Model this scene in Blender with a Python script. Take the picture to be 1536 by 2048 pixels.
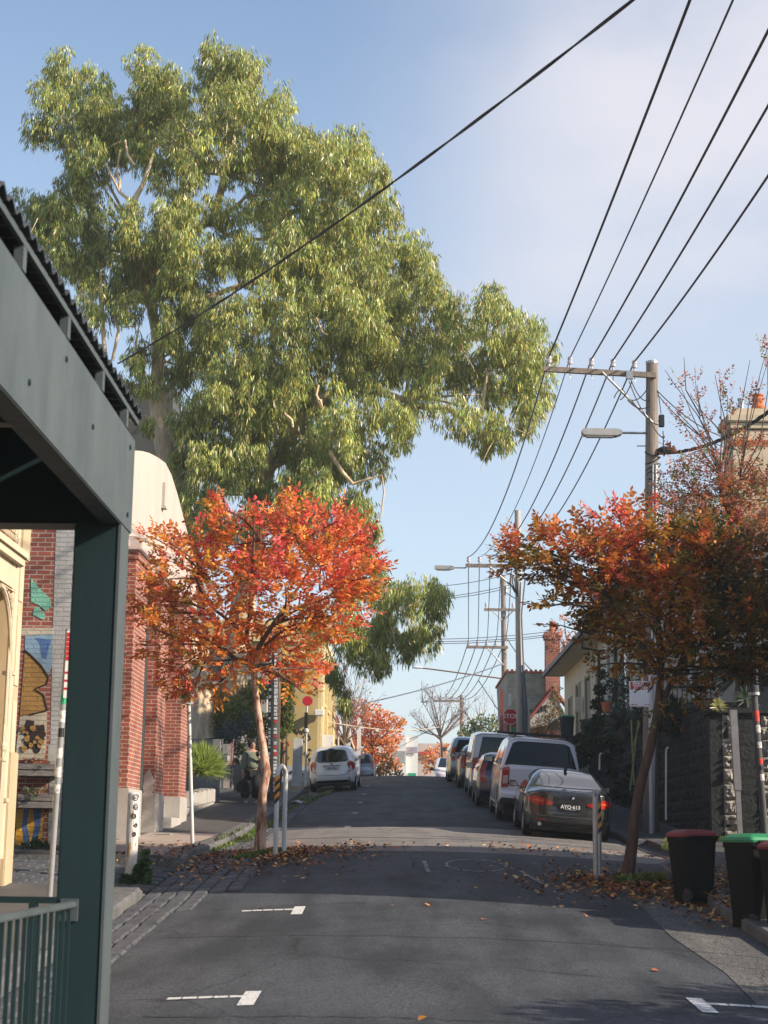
import bpy, bmesh, math, random
import numpy as np
from mathutils import Vector, Matrix, noise as mnoise
R = math.radians
random.seed(7)
for o in list(bpy.data.objects): bpy.data.objects.remove(o)
C = bpy.context.scene.collection
scene = bpy.context.scene

# ------------------------------------------------------------------ camera
FPX = 3400.0
ROLL, PITCH, YAW = 0.014, R(10.91), math.atan(0.0119)
CAM = Vector((0, 0, 1.6))
_f = Vector((-math.sin(YAW)*math.cos(PITCH), math.cos(YAW)*math.cos(PITCH), math.sin(PITCH)))
_r0 = Vector((math.cos(YAW), math.sin(YAW), 0))
_u0 = _r0.cross(_f)
_r = _r0*math.cos(ROLL) + _u0*math.sin(ROLL)
_u = _u0*math.cos(ROLL) - _r0*math.sin(ROLL)
cd = bpy.data.cameras.new('camera'); cam = bpy.data.objects.new('camera', cd); C.objects.link(cam)
cam.matrix_world = Matrix(((_r.x, _u.x, -_f.x, CAM.x), (_r.y, _u.y, -_f.y, CAM.y), (_r.z, _u.z, -_f.z, CAM.z), (0, 0, 0, 1)))
cd.sensor_fit = 'VERTICAL'; cd.sensor_height = 36; cd.lens = FPX/2048*36
cd.clip_start = 0.1; cd.clip_end = 6000
cd.dof.use_dof = True; cd.dof.focus_distance = 42; cd.dof.aperture_fstop = 6.3
scene.camera = cam

def P(px, py, Y):
    d = _f + _r*((px-768)/FPX) + _u*((1024-py)/FPX)
    return CAM + d*(Y/d.y)

# ------------------------------------------------------------------ light
SUN_EL, SUN_BACK = R(27), R(20)
sdir = Vector((math.cos(SUN_EL)*math.cos(SUN_BACK), -math.cos(SUN_EL)*math.sin(SUN_BACK), math.sin(SUN_EL)))
sl = bpy.data.lights.new('sun', 'SUN'); sl.energy = 5.0; sl.angle = R(0.55); sl.color = (1.0, 0.85, 0.68)
sun = bpy.data.objects.new('sun', sl); C.objects.link(sun)
sun.rotation_euler = sdir.to_track_quat('Z', 'Y').to_euler(); sun.location = (40, -10, 30)

world = bpy.data.worlds.new('World'); scene.world = world; world.use_nodes = True
nt = world.node_tree; N = nt.nodes; L = nt.links
for n in list(N): N.remove(n)
out = N.new('ShaderNodeOutputWorld'); bg = N.new('ShaderNodeBackground'); bg.inputs['Strength'].default_value = 0.13
sky = N.new('ShaderNodeTexSky'); sky.sky_type = 'NISHITA'; sky.sun_disc = False
sky.sun_elevation = SUN_EL; sky.sun_rotation = R(90)+SUN_BACK
sky.air_density = 1.0; sky.dust_density = 0.7; sky.ozone_density = 1.1
tc = N.new('ShaderNodeTexCoord')
mp = N.new('ShaderNodeMapping'); mp.inputs['Scale'].default_value = (1.3, 1.0, 2.4); mp.inputs['Location'].default_value = (0.3, 0.0, 0.22)
nz = N.new('ShaderNodeTexNoise'); nz.inputs['Scale'].default_value = 2.2; nz.inputs['Detail'].default_value = 6; nz.inputs['Roughness'].default_value = 0.52
L.new(tc.outputs['Generated'], mp.inputs[0]); L.new(mp.outputs[0], nz.inputs['Vector'])
sep = N.new('ShaderNodeSeparateXYZ'); L.new(tc.outputs['Generated'], sep.inputs[0])
def wmath(op, a, b=None, c=None):
    m = N.new('ShaderNodeMath'); m.operation = op
    for i, v in enumerate((a, b, c)):
        if v is None: continue
        if isinstance(v, (int, float)): m.inputs[i].default_value = v
        else: L.new(v, m.inputs[i])
    return m.outputs[0]
# thin bank of cloud towards the right-hand side of the sky, high up
gx = N.new('ShaderNodeMapRange'); gx.inputs[1].default_value = -0.06; gx.inputs[2].default_value = 0.13; L.new(sep.outputs[0], gx.inputs[0])
gx.interpolation_type = 'SMOOTHSTEP'
gz = N.new('ShaderNodeMapRange'); gz.inputs[1].default_value = 0.16; gz.inputs[2].default_value = 0.34; L.new(sep.outputs[2], gz.inputs[0]); gz.interpolation_type = 'SMOOTHSTEP'
gt = N.new('ShaderNodeMapRange'); gt.inputs[1].default_value = 0.38; gt.inputs[2].default_value = 0.62; L.new(nz.outputs[0], gt.inputs[0]); gt.interpolation_type = 'SMOOTHSTEP'
gy = N.new('ShaderNodeMapRange'); gy.inputs[1].default_value = 0.45; gy.inputs[2].default_value = 0.72; L.new(sep.outputs[1], gy.inputs[0]); gy.interpolation_type = 'SMOOTHSTEP'
m1 = wmath('MULTIPLY', wmath('MULTIPLY', gx.outputs[0], gz.outputs[0]), gy.outputs[0])
m2 = wmath('MULTIPLY_ADD', gt.outputs[0], 0.50, 0.36)
m3 = wmath('MULTIPLY', m1, m2)
mx = N.new('ShaderNodeMix'); mx.data_type = 'RGBA'; L.new(m3, mx.inputs[0]); L.new(sky.outputs[0], mx.inputs[6]); mx.inputs[7].default_value = (4.2, 4.05, 4.3, 1)
hz = N.new('ShaderNodeMapRange'); hz.inputs[1].default_value = 0.0; hz.inputs[2].default_value = 0.58; hz.inputs[3].default_value = .62; hz.inputs[4].default_value = .0; L.new(sep.outputs[2], hz.inputs[0]); hz.interpolation_type = 'SMOOTHSTEP'
hy = N.new('ShaderNodeMapRange'); hy.inputs[1].default_value = -0.1; hy.inputs[2].default_value = 0.6; L.new(sep.outputs[1], hy.inputs[0])
mx2 = N.new('ShaderNodeMix'); mx2.data_type = 'RGBA'; L.new(wmath('MULTIPLY', hz.outputs[0], hy.outputs[0]), mx2.inputs[0]); L.new(mx.outputs[2], mx2.inputs[6]); mx2.inputs[7].default_value = (3.2, 3.6, 4.1, 1)
L.new(mx2.outputs[2], bg.inputs[0]); L.new(bg.outputs[0], out.inputs[0])

scene.view_settings.view_transform = 'Standard'; scene.view_settings.look = 'None'
scene.view_settings.exposure = 0.72; scene.view_settings.gamma = 1
scene.render.engine = 'CYCLES'
scene.cycles.max_bounces = 6; scene.cycles.transparent_max_bounces = 8; scene.cycles.diffuse_bounces = 3
scene.cycles.glossy_bounces = 3; scene.cycles.transmission_bounces = 3; scene.cycles.caustics_reflective = False; scene.cycles.caustics_refractive = False
scene.cycles.use_denoising = True
scene.cycles.sample_clamp_indirect = 4

# ------------------------------------------------------------------ materials
MATS = {}
def newmat(name):
    m = bpy.data.materials.new(name); m.use_nodes = True
    nt = m.node_tree; b = nt.nodes['Principled BSDF']
    return m, nt, b
def coords(nt, scale=(1, 1, 1), rot=(0, 0, 0), kind='Object'):
    t = nt.nodes.new('ShaderNodeTexCoord'); mp = nt.nodes.new('ShaderNodeMapping')
    mp.inputs['Scale'].default_value = scale; mp.inputs['Rotation'].default_value = rot
    nt.links.new(t.outputs[kind], mp.inputs[0]); return mp.outputs[0]
def mat(name, col, rough=0.8, metal=0.0, var=0.25, scale=6.0, bump=0.0, bscale=None, col2=None, spec=0.4, coat=0.0, stretch=(1, 1, 1), fine=0.0, tlo=0.3, thi=0.7):
    if name in MATS: return MATS[name]
    m, nt, b = newmat(name)
    b.inputs['Roughness'].default_value = rough; b.inputs['Metallic'].default_value = metal
    b.inputs['Specular IOR Level'].default_value = spec
    if coat: b.inputs['Coat Weight'].default_value = coat; b.inputs['Coat Roughness'].default_value = 0.05
    c1 = Vector(col[:3]); c2 = Vector(col2[:3]) if col2 else c1*(1-var)
    v = coords(nt, stretch)
    n = nt.nodes.new('ShaderNodeTexNoise'); n.inputs['Scale'].default_value = scale; n.inputs['Detail'].default_value = 8; n.inputs['Roughness'].default_value = 0.62
    nt.links.new(v, n.inputs['Vector'])
    r = nt.nodes.new('ShaderNodeValToRGB'); r.color_ramp.elements[0].position = tlo; r.color_ramp.elements[1].position = thi
    r.color_ramp.elements[0].color = (*c2, 1); r.color_ramp.elements[1].color = (*c1, 1)
    nt.links.new(n.outputs[0], r.inputs[0]); src = r.outputs[0]
    if fine:
        f = nt.nodes.new('ShaderNodeTexNoise'); f.inputs['Scale'].default_value = 90; f.inputs['Detail'].default_value = 3
        nt.links.new(v, f.inputs['Vector'])
        mr = nt.nodes.new('ShaderNodeMapRange'); mr.inputs[1].default_value = 0.35; mr.inputs[2].default_value = 0.65
        mr.inputs[3].default_value = 1-fine; mr.inputs[4].default_value = 1+fine; nt.links.new(f.outputs[0], mr.inputs[0])
        mm = nt.nodes.new('ShaderNodeMix'); mm.data_type = 'RGBA'; mm.blend_type = 'MULTIPLY'; mm.inputs[0].default_value = 1
        nt.links.new(src, mm.inputs[6]); nt.links.new(mr.outputs[0], mm.inputs[7]); src = mm.outputs[2]
    nt.links.new(src, b.inputs['Base Color'])
    if bump:
        n2 = nt.nodes.new('ShaderNodeTexNoise'); n2.inputs['Scale'].default_value = bscale or scale*4; n2.inputs['Detail'].default_value = 6
        nt.links.new(v, n2.inputs['Vector'])
        bp = nt.nodes.new('ShaderNodeBump'); bp.inputs['Strength'].default_value = bump; bp.inputs['Distance'].default_value = 0.03
        nt.links.new(n2.outputs[0], bp.inputs['Height']); nt.links.new(bp.outputs[0], b.inputs['Normal'])
    MATS[name] = m; return m

def brickmat(name, c1, c2, mortar, bw=0.23, bh=0.076, ms=0.010, paint=None, rough=0.9, bump=0.6, dirt=0.35):
    """bricks laid in world metres on walls that run along x or along y"""
    if name in MATS: return MATS[name]
    m, nt, b = newmat(name); b.inputs['Roughness'].default_value = rough
    t = nt.nodes.new('ShaderNodeTexCoord'); s = nt.nodes.new('ShaderNodeSeparateXYZ'); nt.links.new(t.outputs['Object'], s.inputs[0])
    g = nt.nodes.new('ShaderNodeNewGeometry'); sn = nt.nodes.new('ShaderNodeSeparateXYZ'); nt.links.new(g.outputs['Normal'], sn.inputs[0])
    ab = nt.nodes.new('ShaderNodeMath'); ab.operation = 'ABSOLUTE'; nt.links.new(sn.outputs[0], ab.inputs[0])
    gt = nt.nodes.new('ShaderNodeMath'); gt.operation = 'GREATER_THAN'; gt.inputs[1].default_value = 0.6; nt.links.new(ab.outputs[0], gt.inputs[0])
    mxx = nt.nodes.new('ShaderNodeMix'); nt.links.new(gt.outputs[0], mxx.inputs[0]); nt.links.new(s.outputs[0], mxx.inputs[2]); nt.links.new(s.outputs[1], mxx.inputs[3])
    cb = nt.nodes.new('ShaderNodeCombineXYZ'); nt.links.new(mxx.outputs[0], cb.inputs[0]); nt.links.new(s.outputs[2], cb.inputs[1])
    br = nt.nodes.new('ShaderNodeTexBrick'); br.inputs['Scale'].default_value = 1
    br.inputs['Brick Width'].default_value = bw; br.inputs['Row Height'].default_value = bh; br.inputs['Mortar Size'].default_value = ms
    br.inputs['Mortar Smooth'].default_value = 0.3; br.inputs['Bias'].default_value = -0.1
    br.inputs['Color1'].default_value = (*c1, 1); br.inputs['Color2'].default_value = (*c2, 1); br.inputs['Mortar'].default_value = (*mortar, 1)
    nt.links.new(cb.outputs[0], br.inputs['Vector'])
    n = nt.nodes.new('ShaderNodeTexNoise'); n.inputs['Scale'].default_value = 2.3; n.inputs['Detail'].default_value = 8; nt.links.new(t.outputs['Object'], n.inputs['Vector'])
    mr = nt.nodes.new('ShaderNodeMapRange'); mr.inputs[1].default_value = 0.3; mr.inputs[2].default_value = 0.7; mr.inputs[3].default_value = 1-dirt; mr.inputs[4].default_value = 1.1
    nt.links.new(n.outputs[0], mr.inputs[0])
    mm = nt.nodes.new('ShaderNodeMix'); mm.data_type = 'RGBA'; mm.blend_type = 'MULTIPLY'; mm.inputs[0].default_value = 1
    nt.links.new(br.outputs[0], mm.inputs[6]); nt.links.new(mr.outputs[0], mm.inputs[7]); nt.links.new(mm.outputs[2], b.inputs['Base Color'])
    inv = nt.nodes.new('ShaderNodeMath'); inv.operation = 'SUBTRACT'; inv.inputs[0].default_value = 1; nt.links.new(br.outputs['Fac'], inv.inputs[1])
    n3 = nt.nodes.new('ShaderNodeTexNoise'); n3.inputs['Scale'].default_value = 30; nt.links.new(t.outputs['Object'], n3.inputs['Vector'])
    ad = nt.nodes.new('ShaderNodeMath'); ad.operation = 'MULTIPLY_ADD'; ad.inputs[1].default_value = 0.5; nt.links.new(n3.outputs[0], ad.inputs[0]); nt.links.new(inv.outputs[0], ad.inputs[2])
    bp = nt.nodes.new('ShaderNodeBump'); bp.inputs['Strength'].default_value = bump; bp.inputs['Distance'].default_value = 0.012
    nt.links.new(ad.outputs[0], bp.inputs['Height']); nt.links.new(bp.outputs[0], b.inputs['Normal'])
    MATS[name] = m; return m

def leafmat(name, trans=0.35, rough=0.5, spec=0.35):
    if name in MATS: return MATS[name]
    m, nt, b = newmat(name)
    a = nt.nodes.new('ShaderNodeAttribute'); a.attribute_name = 'Col'
    b.inputs['Roughness'].default_value = rough; b.inputs['Specular IOR Level'].default_value = spec
    nt.links.new(a.outputs['Color'], b.inputs['Base Color'])
    tr = nt.nodes.new('ShaderNodeBsdfTranslucent'); nt.links.new(a.outputs['Color'], tr.inputs[0])
    mx = nt.nodes.new('ShaderNodeMixShader'); mx.inputs[0].default_value = trans
    nt.links.new(b.outputs[0], mx.inputs[1]); nt.links.new(tr.outputs[0], mx.inputs[2]); nt.links.new(mx.outputs[0], nt.nodes['Material Output'].inputs[0])
    MATS[name] = m; return m

def flatmat(name, col, rough=0.6, metal=0.0, spec=0.4, emit=0): return mat(name, col, rough, metal, var=0.15, scale=9, spec=spec)

# ------------------------------------------------------------------ mesh builder
class MB:
    def __init__(s): s.v = []; s.f = []; s.m = []
    def add(s, vs, fs, mi=0):
        o = len(s.v); s.v += [tuple(x) for x in vs]; s.f += [tuple(i+o for i in f) for f in fs]; s.m += [mi]*len(fs); return s
    def box(s, x0, x1, y0, y1, z0, z1, mi=0, bev=0.0):
        if x0 > x1: x0, x1 = x1, x0
        if y0 > y1: y0, y1 = y1, y0
        if z0 > z1: z0, z1 = z1, z0
        if bev > 0:
            b = bev; vs = []; 
            bm = bmesh.new(); r = bmesh.ops.create_cube(bm, size=1)
            for v in bm.verts: v.co = Vector(((x0+x1)/2+v.co.x*(x1-x0), (y0+y1)/2+v.co.y*(y1-y0), (z0+z1)/2+v.co.z*(z1-z0)))
            bmesh.ops.bevel(bm, geom=bm.edges[:], offset=b, segments=2, affect='EDGES')
            s.addbm(bm, mi); return s
        vs = [(x0, y0, z0), (x1, y0, z0), (x1, y1, z0), (x0, y1, z0), (x0, y0, z1), (x1, y0, z1), (x1, y1, z1), (x0, y1, z1)]
        return s.add(vs, [(0, 3, 2, 1), (4, 5, 6, 7), (0, 1, 5, 4), (1, 2, 6, 5), (2, 3, 7, 6), (3, 0, 4, 7)], mi)
    def addbm(s, bm, mi=0):
        bm.verts.ensure_lookup_table(); bm.verts.index_update()
        s.add([v.co[:] for v in bm.verts], [[v.index for v in f.verts] for f in bm.faces], mi); bm.free(); return s
    def tube(s, pts, r, n=8, mi=0, cap=True):
        pts = [Vector(p) for p in pts]
        rs = r if isinstance(r, (list, tuple)) else [r]*len(pts)
        o = len(s.v); k = len(pts); prev = None
        for i, p in enumerate(pts):
            t = (pts[min(i+1, k-1)]-pts[max(i-1, 0)]).normalized()
            if prev is None:
                a = Vector((0, 0, 1)) if abs(t.z) < 0.9 else Vector((1, 0, 0))
                e1 = t.cross(a).normalized()
            else:
                e1 = (prev - t*prev.dot(t)); e1 = e1.normalized() if e1.length > 1e-6 else t.orthogonal().normalized()
            prev = e1; e2 = t.cross(e1)
            for j in range(n):
                a = 2*math.pi*j/n; s.v.append(tuple(p + (e1*math.cos(a)+e2*math.sin(a))*rs[i]))
        for i in range(k-1):
            for j in range(n):
                a, b = o+i*n+j, o+i*n+(j+1) % n
                s.f.append((a, b, b+n, a+n)); s.m.append(mi)
        if cap:
            s.f.append(tuple(o+j for j in range(n))[::-1]); s.m.append(mi)
            s.f.append(tuple(o+(k-1)*n+j for j in range(n))); s.m.append(mi)
        return s
    def lathe(s, prof, cx, cy, z0=0, n=16, mi=0, axis='z'):
        o = len(s.v)
        for (r, z) in prof:
            for j in range(n):
                a = 2*math.pi*j/n
                if axis == 'z': s.v.append((cx+r*math.cos(a), cy+r*math.sin(a), z0+z))
                elif axis == 'x': s.v.append((z, cx+r*math.cos(a), cy+r*math.sin(a)))
        for i in range(len(prof)-1):
            for j in range(n):
                a, b = o+i*n+j, o+i*n+(j+1) % n; s.f.append((a, b, b+n, a+n)); s.m.append(mi)
        s.f.append(tuple(o+j for j in range(n))[::-1]); s.m.append(mi)
        s.f.append(tuple(o+(len(prof)-1)*n+j for j in range(n))); s.m.append(mi)
        return s
    def prism(s, poly, axis, a0, a1, mi=0):
        """poly of 2-tuples in the plane across axis; axis 'x': (y,z), 'y': (x,z), 'z': (x,y)"""
        k = len(poly)
        def pt(u, v, a): return (a, u, v) if axis == 'x' else (u, a, v) if axis == 'y' else (u, v, a)
        vs = [pt(u, v, a0) for u, v in poly]+[pt(u, v, a1) for u, v in poly]
        fs = [tuple(range(k))[::-1], tuple(range(k, 2*k))]+[(i, (i+1) % k, (i+1) % k+k, i+k) for i in range(k)]
        return s.add(vs, fs, mi)
    def build(s, name, m, parent=None, smooth=False, local=False, angle=None):
        me = bpy.data.meshes.new(name); off = Vector((0, 0, 0))
        if parent is not None and not local:
            p = parent
            while p is not None: off += p.location; p = p.parent
        vs = s.v if off.length == 0 else [(a-off.x, b-off.y, c-off.z) for a, b, c in s.v]
        me.from_pydata(vs, [], s.f)
        ms = m if isinstance(m, (list, tuple)) else [m]
        for x in ms: me.materials.append(x)
        if len(ms) > 1: me.polygons.foreach_set('material_index', s.m)
        bm = bmesh.new(); bm.from_mesh(me); bmesh.ops.recalc_face_normals(bm, faces=bm.faces); bm.to_mesh(me); bm.free()
        if smooth:
            me.shade_smooth(); me.set_sharp_from_angle(angle=angle or R(35))
        me.update()
        o = bpy.data.objects.new(name, me); C.objects.link(o)
        if parent is not None: o.parent = parent
        return o
def tag(o, label=None, cat=None, group=None, kind=None):
    if label: o['label'] = label
    if cat: o['category'] = cat
    if group: o['group'] = group
    if kind: o['kind'] = kind
    return o
def thing(name, label, cat, loc=(0, 0, 0), group=None):
    o = bpy.data.objects.new(name, None); C.objects.link(o); o.location = loc; o.empty_display_size = 0.3
    return tag(o, label, cat, group)
def struct(o): o['kind'] = 'structure'; return o

def text_mesh(s, size, mat_, parent, M, name='lettering', ext=0.002, align='CENTER', bold=0.0):
    cu = bpy.data.curves.new(name, 'FONT'); cu.body = s; cu.size = size; cu.extrude = ext; cu.align_x = align; cu.align_y = 'CENTER'; cu.offset = bold
    cu.resolution_u = 3
    ob = bpy.data.objects.new('tmp_text', cu); C.objects.link(ob)
    dg = bpy.context.evaluated_depsgraph_get(); me = bpy.data.meshes.new_from_object(ob.evaluated_get(dg))
    bpy.data.objects.remove(ob); me.materials.clear(); me.materials.append(mat_); me.name = name
    o = bpy.data.objects.new(name, me); C.objects.link(o); o.parent = parent; o.matrix_local = M
    return o
def facing_cam(loc): return Matrix.Translation(loc) @ Matrix.Rotation(R(90), 4, 'X')

# ------------------------------------------------------------------ terrain profile (the street climbs, crests, then falls away)
HP = [(-60, -1.2), (-30, -.5), (0, 0), (8, .2), (13.6, .38), (19.9, .79), (24.5, 1.17), (27.5, 1.42), (30, 1.50), (33, 1.60), (38.4, 1.9), (44.4, 2.3),
      (50.5, 2.72), (56.9, 3.16), (63.1, 3.63), (69, 4.02), (75, 4.34), (82, 4.58), (90, 4.62), (100, 4.5), (120, 4.1), (160, 3.3), (220, 2), (500, -6), (3000, -60)]
HX = np.array([a for a, b in HP], float); HZ = np.array([b for a, b in HP], float)
_d = np.diff(HZ)/np.diff(HX); _m = np.zeros(len(HX)); _m[1:-1] = (_d[1:]+_d[:-1])/2; _m[0] = _d[0]; _m[-1] = _d[-1]
def h(y):
    i = int(np.clip(np.searchsorted(HX, y)-1, 0, len(HX)-2)); w = HX[i+1]-HX[i]; t = (y-HX[i])/w
    return float(HZ[i]*(2*t**3-3*t*t+1)+_m[i]*w*(t**3-2*t*t+t)+HZ[i+1]*(-2*t**3+3*t*t)+_m[i+1]*w*(t**3-t*t))
XC, XL = 0.6, -3.3
def XR(y):
    if y < 26.2: return 3.85
    if y < 27.6: return 3.85+0.85*(y-26.2)/1.4
    return 4.7
def zr(x, y): return h(y)-.011*min(abs(x-XC), 4.1)**2
def zfl(x, y): return zr(XL, y)+.15+.02*(XL-x)
def zfr(x, y): return zr(4.7, y)+.15+.02*(x-4.7)
# ------------------------------------------------------------------ materials of the place
def asphalt(name, c_lo, c_hi, sp=0.5):
    m, nt, b = newmat(name); b.inputs['Roughness'].default_value = 0.82; b.inputs['Specular IOR Level'].default_value = 0.35
    v = coords(nt)
    n = nt.nodes.new('ShaderNodeTexNoise'); n.inputs['Scale'].default_value = 0.45; n.inputs['Detail'].default_value = 9; n.inputs['Roughness'].default_value = 0.6; nt.links.new(v, n.inputs['Vector'])
    v2 = coords(nt, (1.6, .35, 1)); n2 = nt.nodes.new('ShaderNodeTexNoise'); n2.inputs['Scale'].default_value = 1.3; n2.inputs['Detail'].default_value = 5; nt.links.new(v2, n2.inputs['Vector'])
    ad = nt.nodes.new('ShaderNodeMath'); ad.operation = 'ADD'; nt.links.new(n.outputs[0], ad.inputs[0]); nt.links.new(n2.outputs[0], ad.inputs[1])
    r = nt.nodes.new('ShaderNodeValToRGB'); e = r.color_ramp.elements; e[0].position = .42; e[1].position = .58
    e[0].color = (*c_lo, 1); e[1].color = (*c_hi, 1)
    hf = nt.nodes.new('ShaderNodeMath'); hf.operation = 'MULTIPLY'; hf.inputs[1].default_value = .5; nt.links.new(ad.outputs[0], hf.inputs[0]); nt.links.new(hf.outputs[0], r.inputs[0])
    vo = nt.nodes.new('ShaderNodeTexVoronoi'); vo.inputs['Scale'].default_value = 75; nt.links.new(v, vo.inputs['Vector'])
    bw = nt.nodes.new('ShaderNodeRGBToBW'); nt.links.new(vo.outputs['Color'], bw.inputs[0])
    mr = nt.nodes.new('ShaderNodeMapRange'); mr.inputs[1].default_value = .2; mr.inputs[2].default_value = .85; mr.inputs[3].default_value = 1-sp; mr.inputs[4].default_value = 1+sp*1.3
    nt.links.new(bw.outputs[0], mr.inputs[0])
    mm = nt.nodes.new('ShaderNodeMix'); mm.data_type = 'RGBA'; mm.blend_type = 'MULTIPLY'; mm.inputs[0].default_value = 1
    nt.links.new(r.outputs[0], mm.inputs[6]); nt.links.new(mr.outputs[0], mm.inputs[7])
    # thin cracks
    vc = nt.nodes.new('ShaderNodeTexVoronoi'); vc.feature = 'DISTANCE_TO_EDGE'; vc.inputs['Scale'].default_value = 0.33
    nd = nt.nodes.new('ShaderNodeTexNoise'); nd.inputs['Scale'].default_value = 2.5; nd.inputs['Detail'].default_value = 6; nt.links.new(v, nd.inputs['Vector'])
    mv = nt.nodes.new('ShaderNodeMix'); mv.data_type = 'VECTOR'; mv.inputs[0].default_value = .22; nt.links.new(v, mv.inputs[4]); nt.links.new(nd.outputs['Color'], mv.inputs[5]); nt.links.new(mv.outputs[1], vc.inputs['Vector'])
    ck = nt.nodes.new('ShaderNodeMapRange'); ck.inputs[1].default_value = 0.0; ck.inputs[2].default_value = 0.006; ck.inputs[3].default_value = .45; ck.inputs[4].default_value = 1
    nt.links.new(vc.outputs['Distance'], ck.inputs[0])
    mk = nt.nodes.new('ShaderNodeMix'); mk.data_type = 'RGBA'; mk.blend_type = 'MULTIPLY'; mk.inputs[0].default_value = 1
    nt.links.new(mm.outputs[2], mk.inputs[6]); nt.links.new(ck.outputs[0], mk.inputs[7]); nt.links.new(mk.outputs[2], b.inputs['Base Color'])
    bp = nt.nodes.new('ShaderNodeBump'); bp.inputs['Strength'].default_value = .55; bp.inputs['Distance'].default_value = .012
    nt.links.new(bw.outputs[0], bp.inputs['Height']); nt.links.new(bp.outputs[0], b.inputs['Normal'])
    MATS[name] = m; return m
M_ASPH = asphalt('asphalt', (.020, .025, .031), (.052, .059, .069))
M_ASPH2 = asphalt('coarse_asphalt', (.075, .076, .074), (.12, .118, .11), .8)
M_FOOT = mat('footpath_asphalt', (.085, .083, .082), .92, var=.35, scale=1.6, bump=.3, bscale=60, fine=.35)
M_CONC = mat('concrete', (.24, .225, .205), .9, var=.35, scale=3, bump=.25, bscale=40, fine=.15)
M_BLUE = mat('bluestone', (.095, .10, .11), .85, col2=(.042, .046, .052), scale=3.5, bump=.5, bscale=22, fine=.2)
M_KERB = mat('kerb_stone', (.15, .15, .148), .85, col2=(.065, .068, .072), scale=2.5, bump=.5, bscale=20, fine=.2)
M_SOIL = mat('soil', (.05, .038, .028), 1, var=.5, scale=9, bump=.8, bscale=30)
M_PAINT = mat('road_paint', (.60, .60, .59), .8, col2=(.12, .12, .125), scale=26, bump=.4, fine=.3, tlo=.36, thi=.42)
M_WORN = mat('worn_road_paint', (.34, .34, .34), .8, col2=(.10, .10, .105), scale=10, tlo=.45, thi=.6)
M_GREENP = mat('dark_green_paint', (.011, .030, .034), .5, var=.2, scale=1.2, bump=.06, bscale=10, stretch=(2, 2, .6))
M_GREENB = mat('weathered_grey_green_paint', (.080, .098, .103), .6, col2=(.046, .064, .070), scale=2.6, bump=.2, bscale=9, stretch=(1, 1, .5), fine=.08)  # mottled weathering plus the paler tone of the sunlit side in the colour
M_ROOFC = mat('dark_corrugated_steel', (.05, .055, .06), .5, metal=.3, var=.4, scale=3)
M_CREAM = mat('cream_render', (.50, .40, .26), .85, col2=(.40, .31, .19), scale=1.5, bump=.15, stretch=(1, 1, .4), fine=.06)
M_CREAM2 = mat('pale_cream_trim', (.56, .47, .34), .8, var=.2, scale=2, fine=.05)
M_PINK = mat('pale_pink_render', (.50, .42, .38), .9, col2=(.42, .35, .315), scale=1.2, bump=.15, stretch=(1, 1, .35), fine=.05)
M_BRICK = brickmat('red_brick', (.32, .088, .056), (.22, .058, .042), (.40, .33, .27))
M_BRICK2 = brickmat('dark_red_brick', (.33, .075, .05), (.25, .05, .04), (.22, .15, .12), bw=.23, bh=.076)
M_GREYBR = brickmat('grey_painted_brick', (.40, .39, .38), (.37, .36, .35), (.33, .32, .31), bump=1.0, dirt=.25)
M_BLUEBR = brickmat('pale_blue_painted_brick', (.22, .33, .43), (.21, .32, .42), (.20, .33, .45), bump=1.0)
M_BLUEBR2 = brickmat('deep_blue_painted_brick', (.08, .15, .33), (.07, .14, .31), (.05, .12, .35), bump=1.0)
M_OCHBR = brickmat('ochre_painted_brick', (.36, .20, .055), (.33, .18, .05), (.27, .15, .045), bump=1.0)
M_YELBR = brickmat('yellow_painted_brick', (.62, .34, .03), (.6, .32, .03), (.5, .28, .03), bump=1.0)
M_TEALBR = brickmat('mint_painted_brick', (.22, .50, .38), (.2, .48, .36), (.16, .40, .30), bump=1.0)
M_CREBR = brickmat('cream_painted_brick', (.48, .43, .33), (.46, .41, .31), (.40, .35, .27), bump=1.0)
M_BRKDK = mat('dark_mural_paint', (.03, .018, .014), .8, var=.3)
M_PLINTH = mat('grey_plinth_render', (.42, .40, .37), .9, var=.25, scale=2, bump=.2, fine=.1)
M_DARK = mat('black_metal', (.012, .014, .016), .45, var=.3, spec=.5)
M_PIPE = mat('dark_downpipe', (.022, .03, .034), .55, var=.2)
M_GALV = mat('galvanised_steel', (.42, .43, .44), .42, metal=.75, var=.25, scale=8)
M_WPOST = mat('pale_painted_steel', (.60, .61, .60), .5, col2=(.46, .47, .46), scale=5)
M_WOOD = mat('weathered_pole_timber', (.30, .25, .21), .9, col2=(.15, .12, .10), scale=5, bump=.6, bscale=18, stretch=(6, 6, .35))
M_WOODR = mat('brown_timber', (.30, .13, .05), .85, col2=(.15, .065, .03), scale=5, bump=.4, stretch=(6, 6, .3))
M_WOODG = mat('grey_sleeper_timber', (.24, .22, .20), .9, col2=(.11, .10, .095), scale=4, bump=.6, stretch=(.6, 4, 6))
M_WIRE = mat('cable_rubber', (.018, .019, .022), .6, var=.1)
M_WIRE2 = mat('weathered_cable', (.10, .12, .16), .6, var=.1)
M_CERAM = mat('insulator_porcelain', (.55, .52, .55), .25, var=.2, scale=20)
M_LAMP = mat('lamp_housing', (.36, .36, .36), .5, var=.2)
M_GLASS = mat('dark_window_glass', (.02, .025, .03), .06, var=.2, spec=.7)
M_WHITE = mat('white_paint', (.72, .71, .68), .7, var=.12, scale=3)
M_YELLOW = mat('yellow_render', (.47, .37, .17), .9, col2=(.40, .31, .14), scale=1.2, bump=.12, stretch=(1, 1, .5), fine=.05)
M_YTRIM = mat('pale_yellow_trim', (.66, .55, .30), .85, var=.2)
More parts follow.
